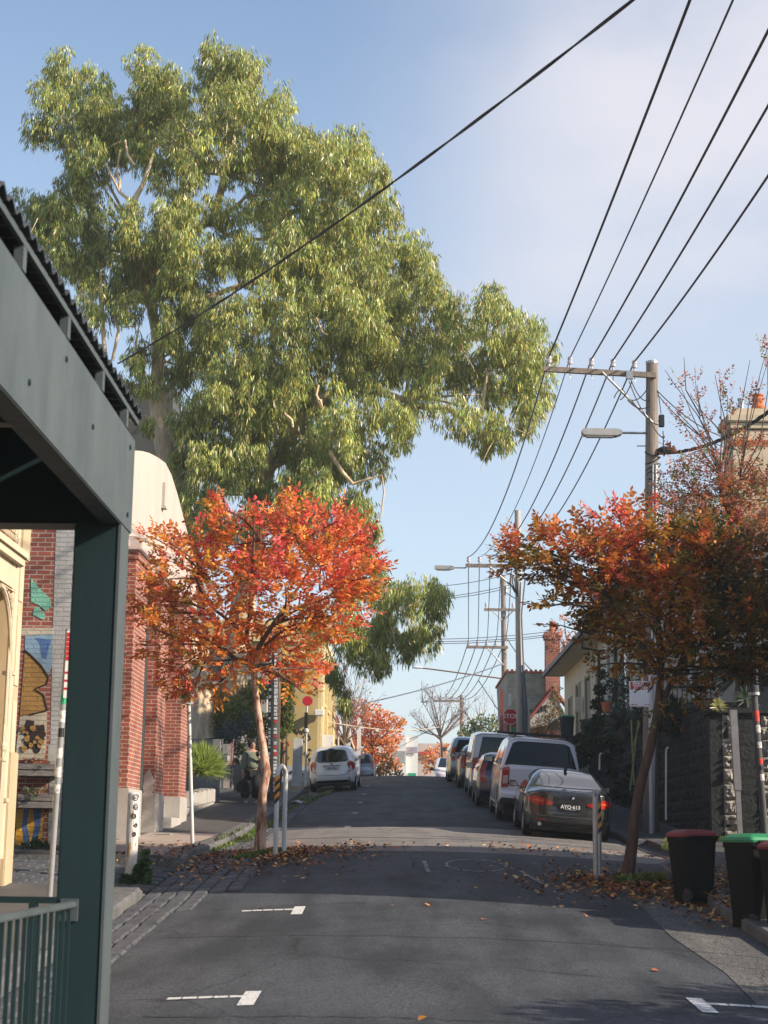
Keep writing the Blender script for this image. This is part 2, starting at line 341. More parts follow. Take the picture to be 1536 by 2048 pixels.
M_HOUSE = mat('off_white_render', (.60, .57, .49), .9, col2=(.48, .45, .37), scale=1.2, bump=.12, stretch=(1, 1, .4))
M_TILE = mat('slate_roof', (.11, .11, .12), .7, var=.4, scale=5)
M_TERRA = mat('terracotta', (.52, .16, .07), .85, var=.3, scale=8)
M_DGREY = mat('dark_grey_cladding', (.075, .08, .085), .75, var=.25, scale=2, stretch=(1, 1, .2), fine=.15)
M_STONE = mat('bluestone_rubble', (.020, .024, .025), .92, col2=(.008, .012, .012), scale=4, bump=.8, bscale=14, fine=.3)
M_ROUGH = mat('rough_bluestone', (.34, .31, .26), .92, col2=(.15, .145, .135), scale=5, bump=1.0, bscale=14, fine=.3)
M_STKW = mat('white_sticker_paper', (.62, .62, .60), .7, col2=(.30, .30, .31), scale=22, tlo=.42, thi=.52)
M_STKR = mat('red_sticker_paper', (.55, .05, .04), .7, var=.3, scale=20)
M_SIGNW = mat('sign_white', (.74, .74, .75), .45, var=.05)
M_SIGNR = mat('sign_red', (.50, .02, .035), .4, var=.1)
M_SIGNG = mat('sign_green', (.02, .30, .16), .45, var=.1)
M_BLACKP = mat('black_paint', (.01, .012, .015), .5, var=.1)
M_ORANGE = mat('orange_reflective_tape', (.85, .30, .02), .4, var=.1)
M_SPRAYK = mat('black_spray_paint', (.02, .02, .025), .8, var=.2)
M_SPRAYR = mat('red_spray_paint', (.5, .07, .05), .8, var=.2)
M_GUMBARK = mat('smooth_gum_bark', (.68, .52, .34), .8, col2=(.36, .27, .18), scale=3, bump=.3, bscale=9, stretch=(2, 2, .5), tlo=.35, thi=.6)
M_MYRTLE = mat('mottled_myrtle_bark', (.52, .35, .26), .75, col2=(.20, .085, .045), scale=6, bump=.3, stretch=(2, 2, .6), tlo=.42, thi=.55)
M_MYRTLE2 = mat('brown_myrtle_bark', (.12, .065, .045), .8, col2=(.07, .04, .03), scale=6, bump=.3, stretch=(2, 2, .6), tlo=.4, thi=.6)
M_TWIG = mat('dark_twig_bark', (.09, .065, .055), .9, var=.4, scale=6)
M_TWIGP = mat('pale_twig_bark', (.24, .17, .15), .9, var=.4, scale=6)
M_LEAF = leafmat('leaf_surface', .42); M_LEAFG = leafmat('gum_leaf_surface', .30, .36, .5); M_LITTER = leafmat('fallen_leaf_surface', .1, .8, .2)

# ------------------------------------------------------------------ ground, road, kerbs, footpaths
def sheet(name, xs, ys, zf, m, kind='structure', smooth=True):
    vs = [(x, y, zf(x, y)) for y in ys for x in xs]; nx = len(xs)
    fs = [(j*nx+i, j*nx+i+1, (j+1)*nx+i+1, (j+1)*nx+i) for j in range(len(ys)-1) for i in range(nx-1)]
    b = MB(); b.add(vs, fs)
    if name in ('footpath', 'side_lane'):
        rim = [(x, ys[0]) for x in xs]+[(xs[-1], y) for y in ys[1:]]+[(x, ys[-1]) for x in xs[::-1][1:]]+[(xs[0], y) for y in ys[::-1][1:]]
        q = [(x, y, zf(x, y)) for x, y in rim]+[(x, y, zf(x, y)-.45) for x, y in rim]; k = len(rim)
        b.add(q, [(i, i+1, i+1+k, i+k) for i in range(k-1)])
    o = b.build(name, m, smooth=smooth, angle=R(30))
    if kind: o['kind'] = kind
    return o
def lin(a, b, st):
    n = max(1, int(math.ceil((b-a)/st))); return [a+(b-a)*i/n for i in range(n+1)]
gys = lin(-64, 160, 4)+[190, 220, 300, 400, 500]
M_GRASSG = mat('dry_ground', (.10, .10, .06), 1, var=.4, scale=.3)
sheet('ground', [-400, -100, -40, -12, -3, 4, 12, 40, 100, 400], gys, lambda x, y: h(y)-.45, M_GRASSG)
sheet('road', [XL+(8.0)*i/16 for i in range(17)], lin(-30, 26, .7)+lin(26, 34, .25)[1:]+lin(34, 200, 1.0)[1:], zr, M_ASPH)
# rough lighter asphalt panel on the right
pp = [(2.98, 24), (3.83, 24), (3.83, 9), (2.80, 9), (2.93, 12.5), (2.86, 14), (2.97, 16), (2.88, 18.5), (2.95, 21)]
b = MB(); 
def lay(poly, dz=.004, st=None): return [(x, y, zr(x, y)+dz) for x, y in poly]
def layfine(name, poly, m, dz=.004, kind='structure'):
    bm = bmesh.new(); vs = [bm.verts.new((x, y, 0)) for x, y in poly]; bm.faces.new(vs)
    x0, x1 = min(p[0] for p in poly), max(p[0] for p in poly); y0, y1 = min(p[1] for p in poly), max(p[1] for p in poly)
    for x in lin(x0, x1, .4)[1:-1]: bmesh.ops.bisect_plane(bm, geom=bm.verts[:]+bm.edges[:]+bm.faces[:], plane_co=(x, 0, 0), plane_no=(1, 0, 0))
    for y in lin(y0, y1, .35)[1:-1]: bmesh.ops.bisect_plane(bm, geom=bm.verts[:]+bm.edges[:]+bm.faces[:], plane_co=(0, y, 0), plane_no=(0, 1, 0))
    for v in bm.verts: v.co.z = zr(v.co.x, v.co.y)+dz
    bb = MB(); bb.addbm(bm); o = bb.build(name, m, smooth=True)
    if kind: o['kind'] = kind
    return o
layfine('road_patch', pp, M_ASPH2, .005)

layfine('hump_surface', [(XL+.64, 27.9), (3.9, 27.2), (4.69, 28.2), (4.69, 37.6), (1.5, 38.4), (XL+.64, 37.9)], asphalt('pale_worn_asphalt', (.14, .132, .125), (.19, .18, .17), .5), .005)  # paler sheet over the hump: brightness of the sunlit strip put into the colour
# kerbs (real steps), built as long stones
def kerb(name, xf, y0, y1, w, side, m=M_KERB):
    b = MB(); y = y0
    while y < y1-.05:
        L_ = min(random.uniform(.8, 1.15), y1-y); ya, yb = y+.006, y+L_-.006
        xa, xb = xf(ya), xf(yb); j = random.uniform(-.008, .008)
        for (yy, xx) in ((ya, xa), (yb, xb)): pass
        q = []
        for yy, xx in ((ya, xa), (yb, xb)):
            g = zr(xx, yy); t = g+.15+j
            xo = xx-side*w
            q += [(xx+side*.004, yy, g-.3), (xx+side*.004, yy, t-.03), (xx-side*.03, yy, t), (xo, yy, t+.002), (xo, yy, g-.3)]
        b.add(q, [(0, 1, 6, 5), (1, 2, 7, 6), (2, 3, 8, 7), (3, 4, 9, 8), (0, 4, 3, 2, 1), (5, 6, 7, 8, 9)])
        y += L_
    return struct(b.build(name, m))
kerb('kerb', lambda y: XL, 11.2, 22.2, .3, 1); kerb('kerb', lambda y: XL, 26.2, 63, .3, 1)
kerb('kerb', lambda y: XR(y), 6, 29.8, .3, -1); kerb('kerb', lambda y: XR(y), 35, 90, .3, -1)
kerb('kerb', lambda y: XL, 80, 190, .3, 1); kerb('kerb', lambda y: XR(y), 90, 190, .3, -1)
# end caps of the kerb towards the lane, left
b = MB()
for (ya, yb) in ((22.2, 22.45), (25.95, 26.2)):
    g = zr(XL, ya)
    for k in range(8): b.box(XL-.35-.72*k-.7, XL-.35-.72*k, ya, yb, g-.3, g+.145+.0144*k, bev=.015)
    b.box(XL-.35, XL-.01, ya, yb, g-.3, g+.145, bev=.04)
struct(b.build('kerb_return', M_KERB))
# footpaths
def fpl(x, y): return zfl(x, y)
sheet('footpath', [-9, -6, -5.2, -4.4, XL-.3], lin(11.2, 22.2, 1), fpl, M_FOOT)
sheet('footpath', [-9, -6, -5.2, -4.4, XL-.3], lin(26.2, 63, 1), fpl, M_FOOT)
sheet('footpath', [-9, -5, XL-.3], lin(80, 190, 2), fpl, M_FOOT)
sheet('footpath', [-9, -4, -1.35], lin(-20, 11.2, 1), lambda x, y: h(y)+.12, M_FOOT)
def fprr(x, y): return zfr(x, y) if y > 26.2 else zr(3.85, y)+.15+.02*(x-3.85)
sheet('footpath', [5.0, 6, 7, 9, 14], lin(26.2, 190, 1), fprr, M_FOOT)
b = MB()
ys_ = lin(6, 27.6, .5)
for i in range(len(ys_)-1):
    ya, yb = ys_[i], ys_[i+1]
    b.add([(XR(ya)+.3, ya, fprr(XR(ya)+.3, ya)), (9, ya, fprr(9, ya)), (9, yb, fprr(9, yb)), (XR(yb)+.3, yb, fprr(XR(yb)+.3, yb))], [(0, 1, 2, 3)])
b.build('footpath', M_FOOT)['kind'] = 'structure'
# lighter concrete slabs in the lit part of the left footpath
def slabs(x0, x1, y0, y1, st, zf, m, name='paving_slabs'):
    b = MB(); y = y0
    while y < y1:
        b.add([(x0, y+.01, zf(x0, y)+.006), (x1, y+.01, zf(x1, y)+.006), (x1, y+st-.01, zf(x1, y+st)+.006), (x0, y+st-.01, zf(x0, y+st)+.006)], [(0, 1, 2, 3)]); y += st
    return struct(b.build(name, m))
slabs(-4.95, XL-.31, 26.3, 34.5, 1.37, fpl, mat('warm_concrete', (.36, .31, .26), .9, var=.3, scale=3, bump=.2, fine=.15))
# side lane on the right at street level
sheet('side_lane', [4.71, 6, 8, 11, 16], lin(29.8, 35, .6), lambda x, y: zr(4.7, y)+.02+.05*(x-4.7), M_FOOT)
# bluestone pitchers: gutter strip and lane mouth on the left
def pitchers(name, region, m=M_BLUE, w=.2, l=.34, gap=.014, along='y'):
    b = MB()
    for (x0, x1, y0, y1, al) in region:
        dw, dl = (w, l)
        nx = int((x1-x0)/(dw if al == 'y' else dl)); ny = int((y1-y0)/(dl if al == 'y' else dw))
        cw, cl = (x1-x0)/max(nx, 1), (y1-y0)/max(ny, 1)
        for i in range(nx):
            for j in range(ny):
                off = (.5*cl if i % 2 else 0) if al == 'y' else 0; offx = (.5*cw if j % 2 else 0) if al == 'x' else 0
                xa, ya = x0+i*cw+offx, y0+j*cl+off
                if al == 'x' and xa+cw > x1+.01: continue
                jj = random.uniform(-.010, .012); g = gap*random.uniform(.6, 1.4)
                xs, ys = (xa+g, xa+cw-g), (ya+g, ya+cl-g); bv = .018; q = []
                for k, (dz, ins) in enumerate(((-.06, 0), (jj-.006, 0), (jj+.012, bv))):
                    for (u, v) in ((0, 0), (1, 0), (1, 1), (0, 1)):
                        x = xs[u]+(ins if u == 0 else -ins); y = ys[v]+(ins if v == 0 else -ins)
                        q.append((x, y, zr(max(x, XL), y)+max(0, (XL-x))*.035+dz+.014))
                fs = [(8, 9, 10, 11)]
                for a in (0, 4):
                    for k in range(4): fs.append((a+k, a+(k+1) % 4, a+4+(k+1) % 4, a+4+k))
                b.add(q, fs)
    return struct(b.build(name, m))
pitchers('bluestone_gutter', [(XL+.01, XL+.63, 11, 20.4, 'y'), (XL+.01, XL+.85, 20.4, 22.4, 'y'), (XL+.01, XL+1.26, 22.4, 27.4, 'y'), (XL+.01, XL+.85, 27.4, 31, 'y'), (XL+.01, XL+.63, 31, 57, 'y')])
pitchers('cobbled_lane', [(-9.5, XL, 22.5, 25.9, 'x')])
b = MB(); b.add([(-9.6, 22.2, h(22)+.01), (XL+.01, 22.2, zr(XL, 22.2)-.02), (XL+.01, 26.2, zr(XL, 26.2)-.02), (-9.6, 26.2, h(26)+.01)], [(0, 1, 2, 3)])
struct(b.build('lane_bed', M_SOIL))
sheet('gutter_bed', [XL, XL+1.24], lin(22.45, 27.3, 1), lambda x, y: zr(x, y)+.003, M_SOIL)

rnd = random.Random(21)
for (xa, ya, xb, yb) in ((-2.4, 18.2, 3.6, 17.3), (-1.9, 13.0, .9, 12.6), (-2.0, 24.6, 2.4, 24.1), (-2.2, 20.6, -.4, 20.9)):
    b = MB(); n = 26; q = []
    for i in range(n+1):
        t = i/n; x = xa+(xb-xa)*t+rnd.uniform(-.04, .04); y = ya+(yb-ya)*t+rnd.uniform(-.05, .05); w = rnd.uniform(.006, .016); d = Vector((yb-ya, xa-xb)).normalized()*w
        q += [(x+d.x, y+d.y, zr(x, y)+.008), (x-d.x, y-d.y, zr(x, y)+.008)]
    b.add(q, [(2*i, 2*i+1, 2*i+3, 2*i+2) for i in range(n)]); struct(b.build('tar_seam', mat('tar', (.010, .011, .013), .5, var=.2)))
# painted bay markings
def tmark(x, y, side, stem, m, w=.10, ln=.50):
    b = MB(); s = side
    def q(x0, x1, y0, y1):
        b.add([(x0, y0, zr(x0, y0)+.006), (x1, y0, zr(x1, y0)+.006), (x1, y1, zr(x1, y1)+.006), (x0, y1, zr(x0, y1)+.006)], [(0, 1, 2, 3)])
    q(x-w/2, x+w/2, y-ln, y+ln*.55)
    k = 5
    for i in range(k):
        a0, a1 = .055+stem*i/k, .055+stem*(i+1)/k-.012
        q(min(x+s*a0, x+s*a1), max(x+s*a0, x+s*a1), y-.055, y+.055)
    return b
def mark_px(px, py): 
    lo, hi = 8., 90.
    for _ in range(60):
        mid = (lo+hi)/2; p = P(px, py, mid)
        if p.z > zr(p.x, mid): lo = mid
        else: hi = mid
    return p.x, mid
for i, (px, py, side, st) in enumerate([(510, 1993, -1, .62), (600, 1819, -1, .62), (1410, 2008, 1, .9), (696, 1653, -1, .62), (710, 1626, -1, .62), (721, 1605, -1, .6), (729, 1588, -1, .5), (736, 1572, -1, .4)]):
    x, y = mark_px(px, py); x = (-1.17 if side < 0 else 2.38)
    m_ = M_PAINT if i < 3 else M_WORN
    struct(tmark(x, y, side, st, m_, w=.13 if i < 3 else .15).build('bay_marking', m_))
for px, py, ww in ((770, 1628, .5), (887, 1621, .45)):
    x, y = mark_px(px, py); b = MB(); b.add([(x-ww/2, y-.05, zr(x, y)+.008), (x+ww/2, y-.05, zr(x, y)+.008), (x+ww/2, y+.05, zr(x, y)+.008), (x-ww/2, y+.05, zr(x, y)+.008)], [(0, 1, 2, 3)])
    struct(b.build('worn_dash', M_WORN))
# worn ring and zigzag corners on the hump
b = MB(); x, y = mark_px(952, 1731)
for k in range(28):
    a0, a1 = 2*math.pi*k/28, 2*math.pi*(k+.93)/28
    q = [(x+r*math.cos(a)*.46, y+r*math.sin(a)*.85) for a, r in ((a0, .9), (a0, 1), (a1, 1), (a1, .9))]
    b.add([(u, v, zr(u, v)+.006) for u, v in q], [(0, 1, 2, 3)])
struct(b.build('ring_marking', M_WORN))
for pts in (((848, 1722), (857, 1745), (880, 1745)), ((1040, 1742), (1085, 1768), (1112, 1770))):
    b = MB(); w3 = [mark_px(*p) for p in pts]
    for (xa, ya), (xb, yb) in zip(w3, w3[1:]):
        d = Vector((xb-xa, yb-ya)); n = Vector((-d.y, d.x)).normalized()*.03; k = 5
        for i in range(k):
            p0 = Vector((xa, ya))+d*(i/k); p1 = Vector((xa, ya))+d*((i+.95)/k)
            b.add([(p.x, p.y, zr(p.x, p.y)+.006) for p in (p0-n, p0+n, p1+n, p1-n)], [(0, 1, 2, 3)])
    struct(b.build('corner_marking', M_WORN))
# ------------------------------------------------------------------ near verandah, left
VX = P(244, 1052, 9.0).x            # street face of post and beam
vz0 = P(244, 1050, 9.0).z; vz1 = P(255, 856, 9.0).z
ver = thing('verandah', 'dark green post and grey green beam of a corrugated roofed verandah, close on the left', 'verandah', (VX-.12, 9.1, h(9)+.12))
b = MB(); b.box(VX-.252, VX-.015, 8.98, 9.24, h(9)-.1, vz0+.002, bev=.008); b.build('post', M_GREENP, ver)
# street-side skin of the post, its sunlit tone put into a paler colour
b = MB(); b.box(VX-.015, VX, 8.975, 9.245, h(9)-.1, vz0+.001); b.build('post_facing', M_GREENB, ver)
b = MB(); b.box(VX-.11, VX+.004, .6, 9.30, vz0, vz1, bev=.006); b.build('beam', M_GREENB, ver)
b = MB(); b.box(-9, VX-.114, 9.0, 9.2, vz0+.004, vz1-.004); b.build('cross_beam', M_GREENP, ver); b = MB(); b.box(-9, VX-.114, 2.6, 2.8, vz0+.004, vz1-.004); b.build('cross_beam', M_GREENP, ver)
rz0 = vz1+.10
for yy in (1.9, 2.8, 3.7, 4.6, 5.5, 6.4, 7.32, 8.22, 8.98):
    b = MB(); b.box(VX-.03, VX+.008, yy-.03, yy+.03, vz1, rz0+.01); b.build('bracket', M_GREENB, ver)
b = MB(); b.box(VX-.01, VX+.010, .6, 9.36, rz0, rz0+.03); b.build('fascia_strip', M_GREENB, ver)
b = MB()
n_ = 300
def rw(y): return .018*math.sin(y*2*math.pi/.14)
vs = []; ys = lin(.6, 9.36, .028)
for y in ys:
    for k, x in enumerate((VX+.03, -9)):
        z = rz0+.065+rw(y)+(VX+.03-x)*.06; vs.append((x, y, z)); vs.append((x, y, z-.014))
fs = []
for i in range(len(ys)-1):
    a = i*4; c_ = a+4; fs += [(a, a+2, c_+2, c_), (a+1, c_+1, c_+3, a+3), (a, c_, c_+1, a+1)]
b.add(vs, fs); b.build('corrugated_roof', M_ROOFC, ver)
b = MB(); b.box(-9, VX-.12, .6, 9.0, vz1+.02, vz1+.05); b.build('ceiling', M_BLACKP, ver)
b = MB(); b.box(-9, VX-.14, .6, 9.3, vz1+.06, vz1+.12); b.build('roof_lining', M_BLACKP, ver)
for k, (yy, zz) in enumerate(((9.12, vz0+.08), (9.12, vz1-.08), (8.0, vz0+.30), (6.6, vz0+.14), (7.3, vz1-.1))):
    b = MB(); b.lathe([(.0, VX+.004), (.014, VX+.006), (.014, VX+.012), (.0, VX+.014)], yy, zz, 0, 8, axis='x'); b.build('bolt', M_GREENP, ver)
# railing
rail = thing('railing', 'dark green steel railing with upright bars beside the verandah post', 'railing', (VX-.2, 8.0, h(8)+.12))
RX = VX-.165; RZ = P(176, 1803, 8.95).z
b = MB(); b.box(RX-.025, RX+.025, 3, 8.96, RZ-.03, RZ, bev=.006); b.build('top_rail', M_GREENB, rail)
b = MB(); b.box(RX-.02, RX+.02, 3, 8.96, .30, .34); b.build('bottom_rail', M_GREENB, rail)
for k in range(40):
    y = 8.88-k*.148
    if y < 3.1: break
    b = MB(); b.box(RX-.009, RX+.009, y-.009, y+.009, .34, RZ-.031); b.build('baluster', M_GREENP, rail)
b = MB(); b.box(RX-.06, RX+.03, 8.955, 8.975, RZ-.10, RZ+.012); b.build('bracket', M_GREENB, rail)
rail2 = thing('railing', 'second dark railing running away to the left behind the near one', 'railing', (VX-1.5, 9.5, h(9.5)+.12))
b = MB(); b.box(-7, VX-.3, 9.52, 9.56, RZ-.035, RZ+.0); b.build('top_rail', M_GREENP, rail2)
for k, px in enumerate((66, -60, -180)):
    p = P(px, 1830, 9.54); b = MB(); b.box(p.x-.022, p.x+.022, 9.515, 9.565, .2, RZ-.036); b.build('upright', M_GREENP, rail2)

# ------------------------------------------------------------------ cream terrace, far left
CXF = -5.02; CY = 22.25
g0 = zfl(CXF, 21)-.2
crm = thing('terrace_house', 'cream rendered terrace with pilaster, downpipe and iron lace at the left edge', 'house', (CXF, CY, g0))
b = MB(); b.box(-14, CXF-.32, 12, CY-.02, g0, 7.6); b.build('wall', M_CREAM, crm)
b = MB(); b.box(CXF-.40, CXF, CY-.38, CY, g0, 8.0, bev=.012); b.box(CXF-.42, CXF+.045, CY-.42, CY+.04, g0, g0+1.95, bev=.015)
b.box(CXF-.42, CXF+.05, CY-.43, CY+.045, 5.15, 5.62, bev=.02); b.box(CXF-.42, CXF+.09, CY-.47, CY+.085, 5.621, 5.72, bev=.02); b.build('pilaster', M_CREAM, crm)
for k in range(3): b = MB(); b.box(CXF-.02, CXF+.012, CY-.30, CY-.07, 2.4+k*1.1, 3.3+k*1.1); b.build('pilaster_panel', M_CREAM2, crm)
b = MB(); px_ = CXF+.02
b.tube([(px_-.02, CY-.55, 7.8), (px_-.02, CY-.55, 1.3)], .05, 12); 
for z in (2.0, 3.6, 5.0): b.box(px_-.10, px_+.045, CY-.62, CY-.48, z, z+.05)
b.tube([(px_-.01, CY-.70, 7.8), (px_-.01, CY-.70, 1.3)], .022, 8); b.build('downpipe', M_CREAM2, crm)
b = MB()
b.box(CXF-.35, CXF+.10, 12, CY-.44, 5.02, 5.12); b.box(CXF-.35, CXF+.14, 12, CY-.44, 5.121, 5.20); b.box(CXF-.35, CXF+.02, 12, CY-.44, 4.7, 5.02)
b.box(CXF-.35, CXF+.10, 12, CY-.44, 5.9, 6.0); b.build('cornice', M_CREAM2, crm)
# iron lace: small pierced fan bracket and frieze built from rings and bars
def lace(b, x, y0, y1, z0, z1, st=.09, r=.032):
    y = y0
    while y < y1:
        z = z0
        while z < z1:
            ring = [(x, y+r*math.cos(a*math.pi/4), z+r*math.sin(a*math.pi/4)) for a in range(9)]
            b.tube(ring, .006, 4, cap=False); z += st
        y += st
b = MB(); lace(b, CXF+.03, CY-1.7, CY-.5, 5.25, 5.85)
for k in range(9):
    t = k/8; zz = 4.66-1.0*(t**.5)
    b.tube([(CXF+.03, CY-.62-.0*t, 4.66-t*1.0), (CXF+.03, CY-.62-(1-t)**1.6*.75, 4.66-.10*t)], .010, 5)
arc = [(CXF+.03, CY-.64-.8*(1-math.cos(a*math.pi/16)), 3.55+1.08*math.sin(a*math.pi/16)) for a in range(9)]
b.tube(arc, .03, 6); b.build('iron_lace', M_CREAM2, crm)
b = MB()
for k in range(4):
    yy = CY-.75-.05*k; b.tube([(CXF+.05, yy, 1.1), (CXF+.05, yy, 2.95)], .011, 6); b.lathe([(.0, 0), (.022, .04), (.03, .09), (.012, .14), (.0, .2)], CXF+.05, yy, 2.6, 8)
b.box(CXF+.03, CXF+.07, CY-.95, CY-.72, 2.50, 2.54); b.build('window_guard', M_CREAM2, crm)
b = MB(); b.box(CXF-.319, CXF-.28, CY-1.9, CY-.95, 2.2, 4.4); b.build('window', M_GLASS, crm)

# ------------------------------------------------------------------ red brick hall with pink gable parapet
BX = -5.25; BY0, BY1 = 27.2, 42.1; gb = zfl(BX, 27)-.3
hall = thing('brick_hall', 'red brick hall with brick piers and a blank pale pink gable parapet', 'building', (BX, 33, gb))
b = MB(); b.box(-16, BX, BY0, BY1, gb, 6.95); b.build('wall', M_BRICK, hall)
def zpx(py, d, px=300): return P(px, py, d).z
piers = []
for (ya, yb, zt) in ((30.8, 32.3, zpx(1578, 31.5, 262)), (34.2, 35.4, zpx(1587, 34.6, 300)), (38.0, 39.2, zpx(1594, 38.4, 360))):
    b = MB(); b.box(BX-.02, -4.9, ya, yb, zt, 6.6); b.box(BX-.02, -4.86, ya-.04, yb+.04, 6.601, 6.75); pr = b.build('pier', M_BRICK, hall)
    b = MB(); b.box(BX-.02, -4.86, ya-.04, yb+.04, zfl(-4.9, ya)-.4, zt-.002, bev=.012); b.build('pier_base', M_PLINTH, pr)
    b = MB(); b.box(BX-.02, -4.80, ya-.10, yb+.10, 6.752, 7.02, bev=.02); b.build('pier_cap', M_PINK, pr)
b = MB(); zt = 2.6
for (ya, yb) in ((27.2, 30.76), (32.34, 34.16), (35.44, 37.96), (39.24, 42.1)):
    b.box(BX-.02, BX+.05, ya, yb, zfl(BX, ya)-.4, zfl(BX, yb)+.42)
b.build('plinth', M_PLINTH, hall)
# painted lower patch and peeling render on the second pier
b = MB(); 
pz = zpx(1560, 34.2, 300)
poly = [(-4.95+.0*0, pz)]; blob = []
for k in range(26):
    a = 2*math.pi*k/26; rr = (.11+.035*mnoise.noise(Vector((math.cos(a)*2, math.sin(a)*2, 3))))
    blob.append((-5.02+rr*math.cos(a)*.95, pz-.1+rr*math.sin(a)*2.7))
b.prism(blob, 'y', 34.192, 34.199); b.build('render_patch', M_PLINTH, hall)
# parapet: gable profile in the plane of the street wall
def dX(px, py, X):
    lo, hi = 5., 200.
    for _ in range(60):
        mid = (lo+hi)/2
        if P(px, py, mid).x > X: lo = mid
        else: hi = mid
    return mid, P(px, py, mid).z
prof = [(30.6, 6.951), (BY1, 6.951), (BY1, 8.3)]+[dX(a_, c2_, BX+.06) for a_, c2_ in ((376, 1070), (366, 1030), (354, 985), (343, 950), (331, 926), (316, 915), (299, 906), (284, 902), (268, 901))]+[(31.6, 8.6), (30.6, 8.5)]
b = MB(); b.prism(prof, 'x', BX-.28, BX+.06); b.build('gable_parapet', M_PINK, hall)
b = MB(); b.box(BX+.02, BX+.22, 30.4, BY1+.1, 6.80, 6.948, bev=.015); b.build('string_course', M_PINK, hall)
b = MB(); y = dX(325, 990, BX+.06)[0]; b.box(BX+.061, BX+.12, y-.07, y+.07, P(325, 1012, y).z, P(325, 966, y).z); b.box(BX+.061, BX+.16, y-.12, y+.12, P(325, 1016, y).z-.02, P(325, 1013, y).z); b.build('slot_vent', M_PLINTH, hall)
b = MB(); b.tube([(BX+.14, 33.4, 6.8), (BX+.14, 33.4, zfl(BX, 33)+.3)], .10, 10); b.box(BX+.02, BX+.32, 33.22, 33.58, 6.1, 6.5); b.build('downpipe', M_PIPE, hall)
b = MB(); b.tube([(BX+.1, 36.6, 6.8), (BX+.1, 36.6, 2.3)], .035, 8); b.tube([(BX+.1, 37.0, 6.8), (BX+.1, 37.0, 2.3)], .025, 8); b.build('conduit', M_GALV, hall)
b = MB(); b.box(BX-.01, BX+.03, 31.0-2.4, 31-1.0, 3.6, 5.8); b.build('window', M_GLASS, hall)
b = MB(); b.box(BX+.051, BX+.45, 36.2, 37.8, zfl(BX, 36)-.2, zfl(BX, 37)+.16, bev=.01); b.build('doorstep', M_PLINTH, hall)
b = MB(); b.box(BX+.001, BX+.04, 36.1, 37.7, 2.6, 4.7); b.build('door', M_PIPE, hall)
# painted side wall (mural left as plain colour fields on the bricks)
def field(pts, m, dz, name):
    p3 = [P(px, py, BY0) for px, py in pts]
    b = MB(); b.prism([(p.x, p.z) for p in p3], 'y', BY0-.004-dz, BY0-.0008); return b.build(name, m, hall)
field([(96, 1690), (106, 1258), (112, 1062), (112, 900), (BX and 240, 900), (240, 1000), (200, 1690)], M_GREYBR, .001, 'grey_paint')
field([(50, 1258), (106, 1258), (104, 1330), (96, 1352), (80, 1330), (66, 1312), (50, 1300)], M_BLUEBR, .003, 'pale_blue_paint')
field([(70, 1275), (103, 1280), (99, 1292), (92, 1318), (84, 1314), (80, 1288)], M_BLUEBR2, .005, 'blue_paint')
field([(40, 1256), (106, 1256), (106, 1268), (40, 1272)], M_CREBR, .007, 'white_paint')
field([(50, 1303), (62, 1314), (80, 1332), (96, 1354), (92, 1368), (70, 1376), (88, 1388), (94, 1420), (40, 1432)], M_OCHBR, .006, 'ochre_paint')
field([(40, 1434), (94, 1424), (92, 1500), (88, 1520), (30, 1520)], M_CREBR, .004, 'cream_paint')
field([(62, 1156), (80, 1178), (100, 1196), (103, 1214), (92, 1222), (78, 1210), (62, 1204)], M_TEALBR, .004, 'mint_paint')
field([(68, 1218), (76, 1212), (92, 1232), (88, 1240), (66, 1230)], M_TEALBR, .004, 'mint_paint')
field([(34, 1618), (88, 1618), (84, 1690), (30, 1700)], M_YELBR, .003, 'yellow_paint')
field([(48, 1618), (58, 1618), (54, 1650), (62, 1690), (50, 1696), (44, 1650)], M_BLUEBR2, .005, 'blue_paint')
field([(66, 1618), (84, 1618), (80, 1660), (72, 1690), (62, 1690), (70, 1650)], M_BLUEBR2, .005, 'blue_paint')
random.seed(3)
b = MB()
for k in range(16):
    cx, cy = random.uniform(46, 90), random.uniform(1448, 1502); rr = random.uniform(4, 11); pts = []
    for j in range(9):
        a = 2*math.pi*j/9; q = rr*random.uniform(.6, 1.25); p = P(cx+q*math.cos(a), cy+q*math.sin(a), BY0); pts.append((p.x, p.z))
    b.prism(pts, 'y', BY0-.010-.0006*k, BY0-.006)
b.build('mural_shapes', M_BRKDK, hall)
b = MB()
for k in range(12):
    cx, cy = random.uniform(46, 90), random.uniform(1450, 1500); rr = random.uniform(3, 7); pts = []
    for j in range(8):
        a = 2*math.pi*j/8; q = rr*random.uniform(.6, 1.25); p = P(cx+q*math.cos(a), cy+q*math.sin(a), BY0); pts.append((p.x, p.z))
    b.prism(pts, 'y', BY0-.024-.0006*k, BY0-.021)
b.build('mural_shapes', M_OCHBR, hall)
b = MB(); e = [P(*q, BY0) for q in ((50, 1300), (64, 1312), (82, 1330), (98, 1354), (94, 1368), (70, 1378), (88, 1390), (96, 1420), (60, 1430))]
b.tube([(p.x, BY0-.012, p.z) for p in e], .012, 4); b.build('mural_outline', M_BRKDK, hall)

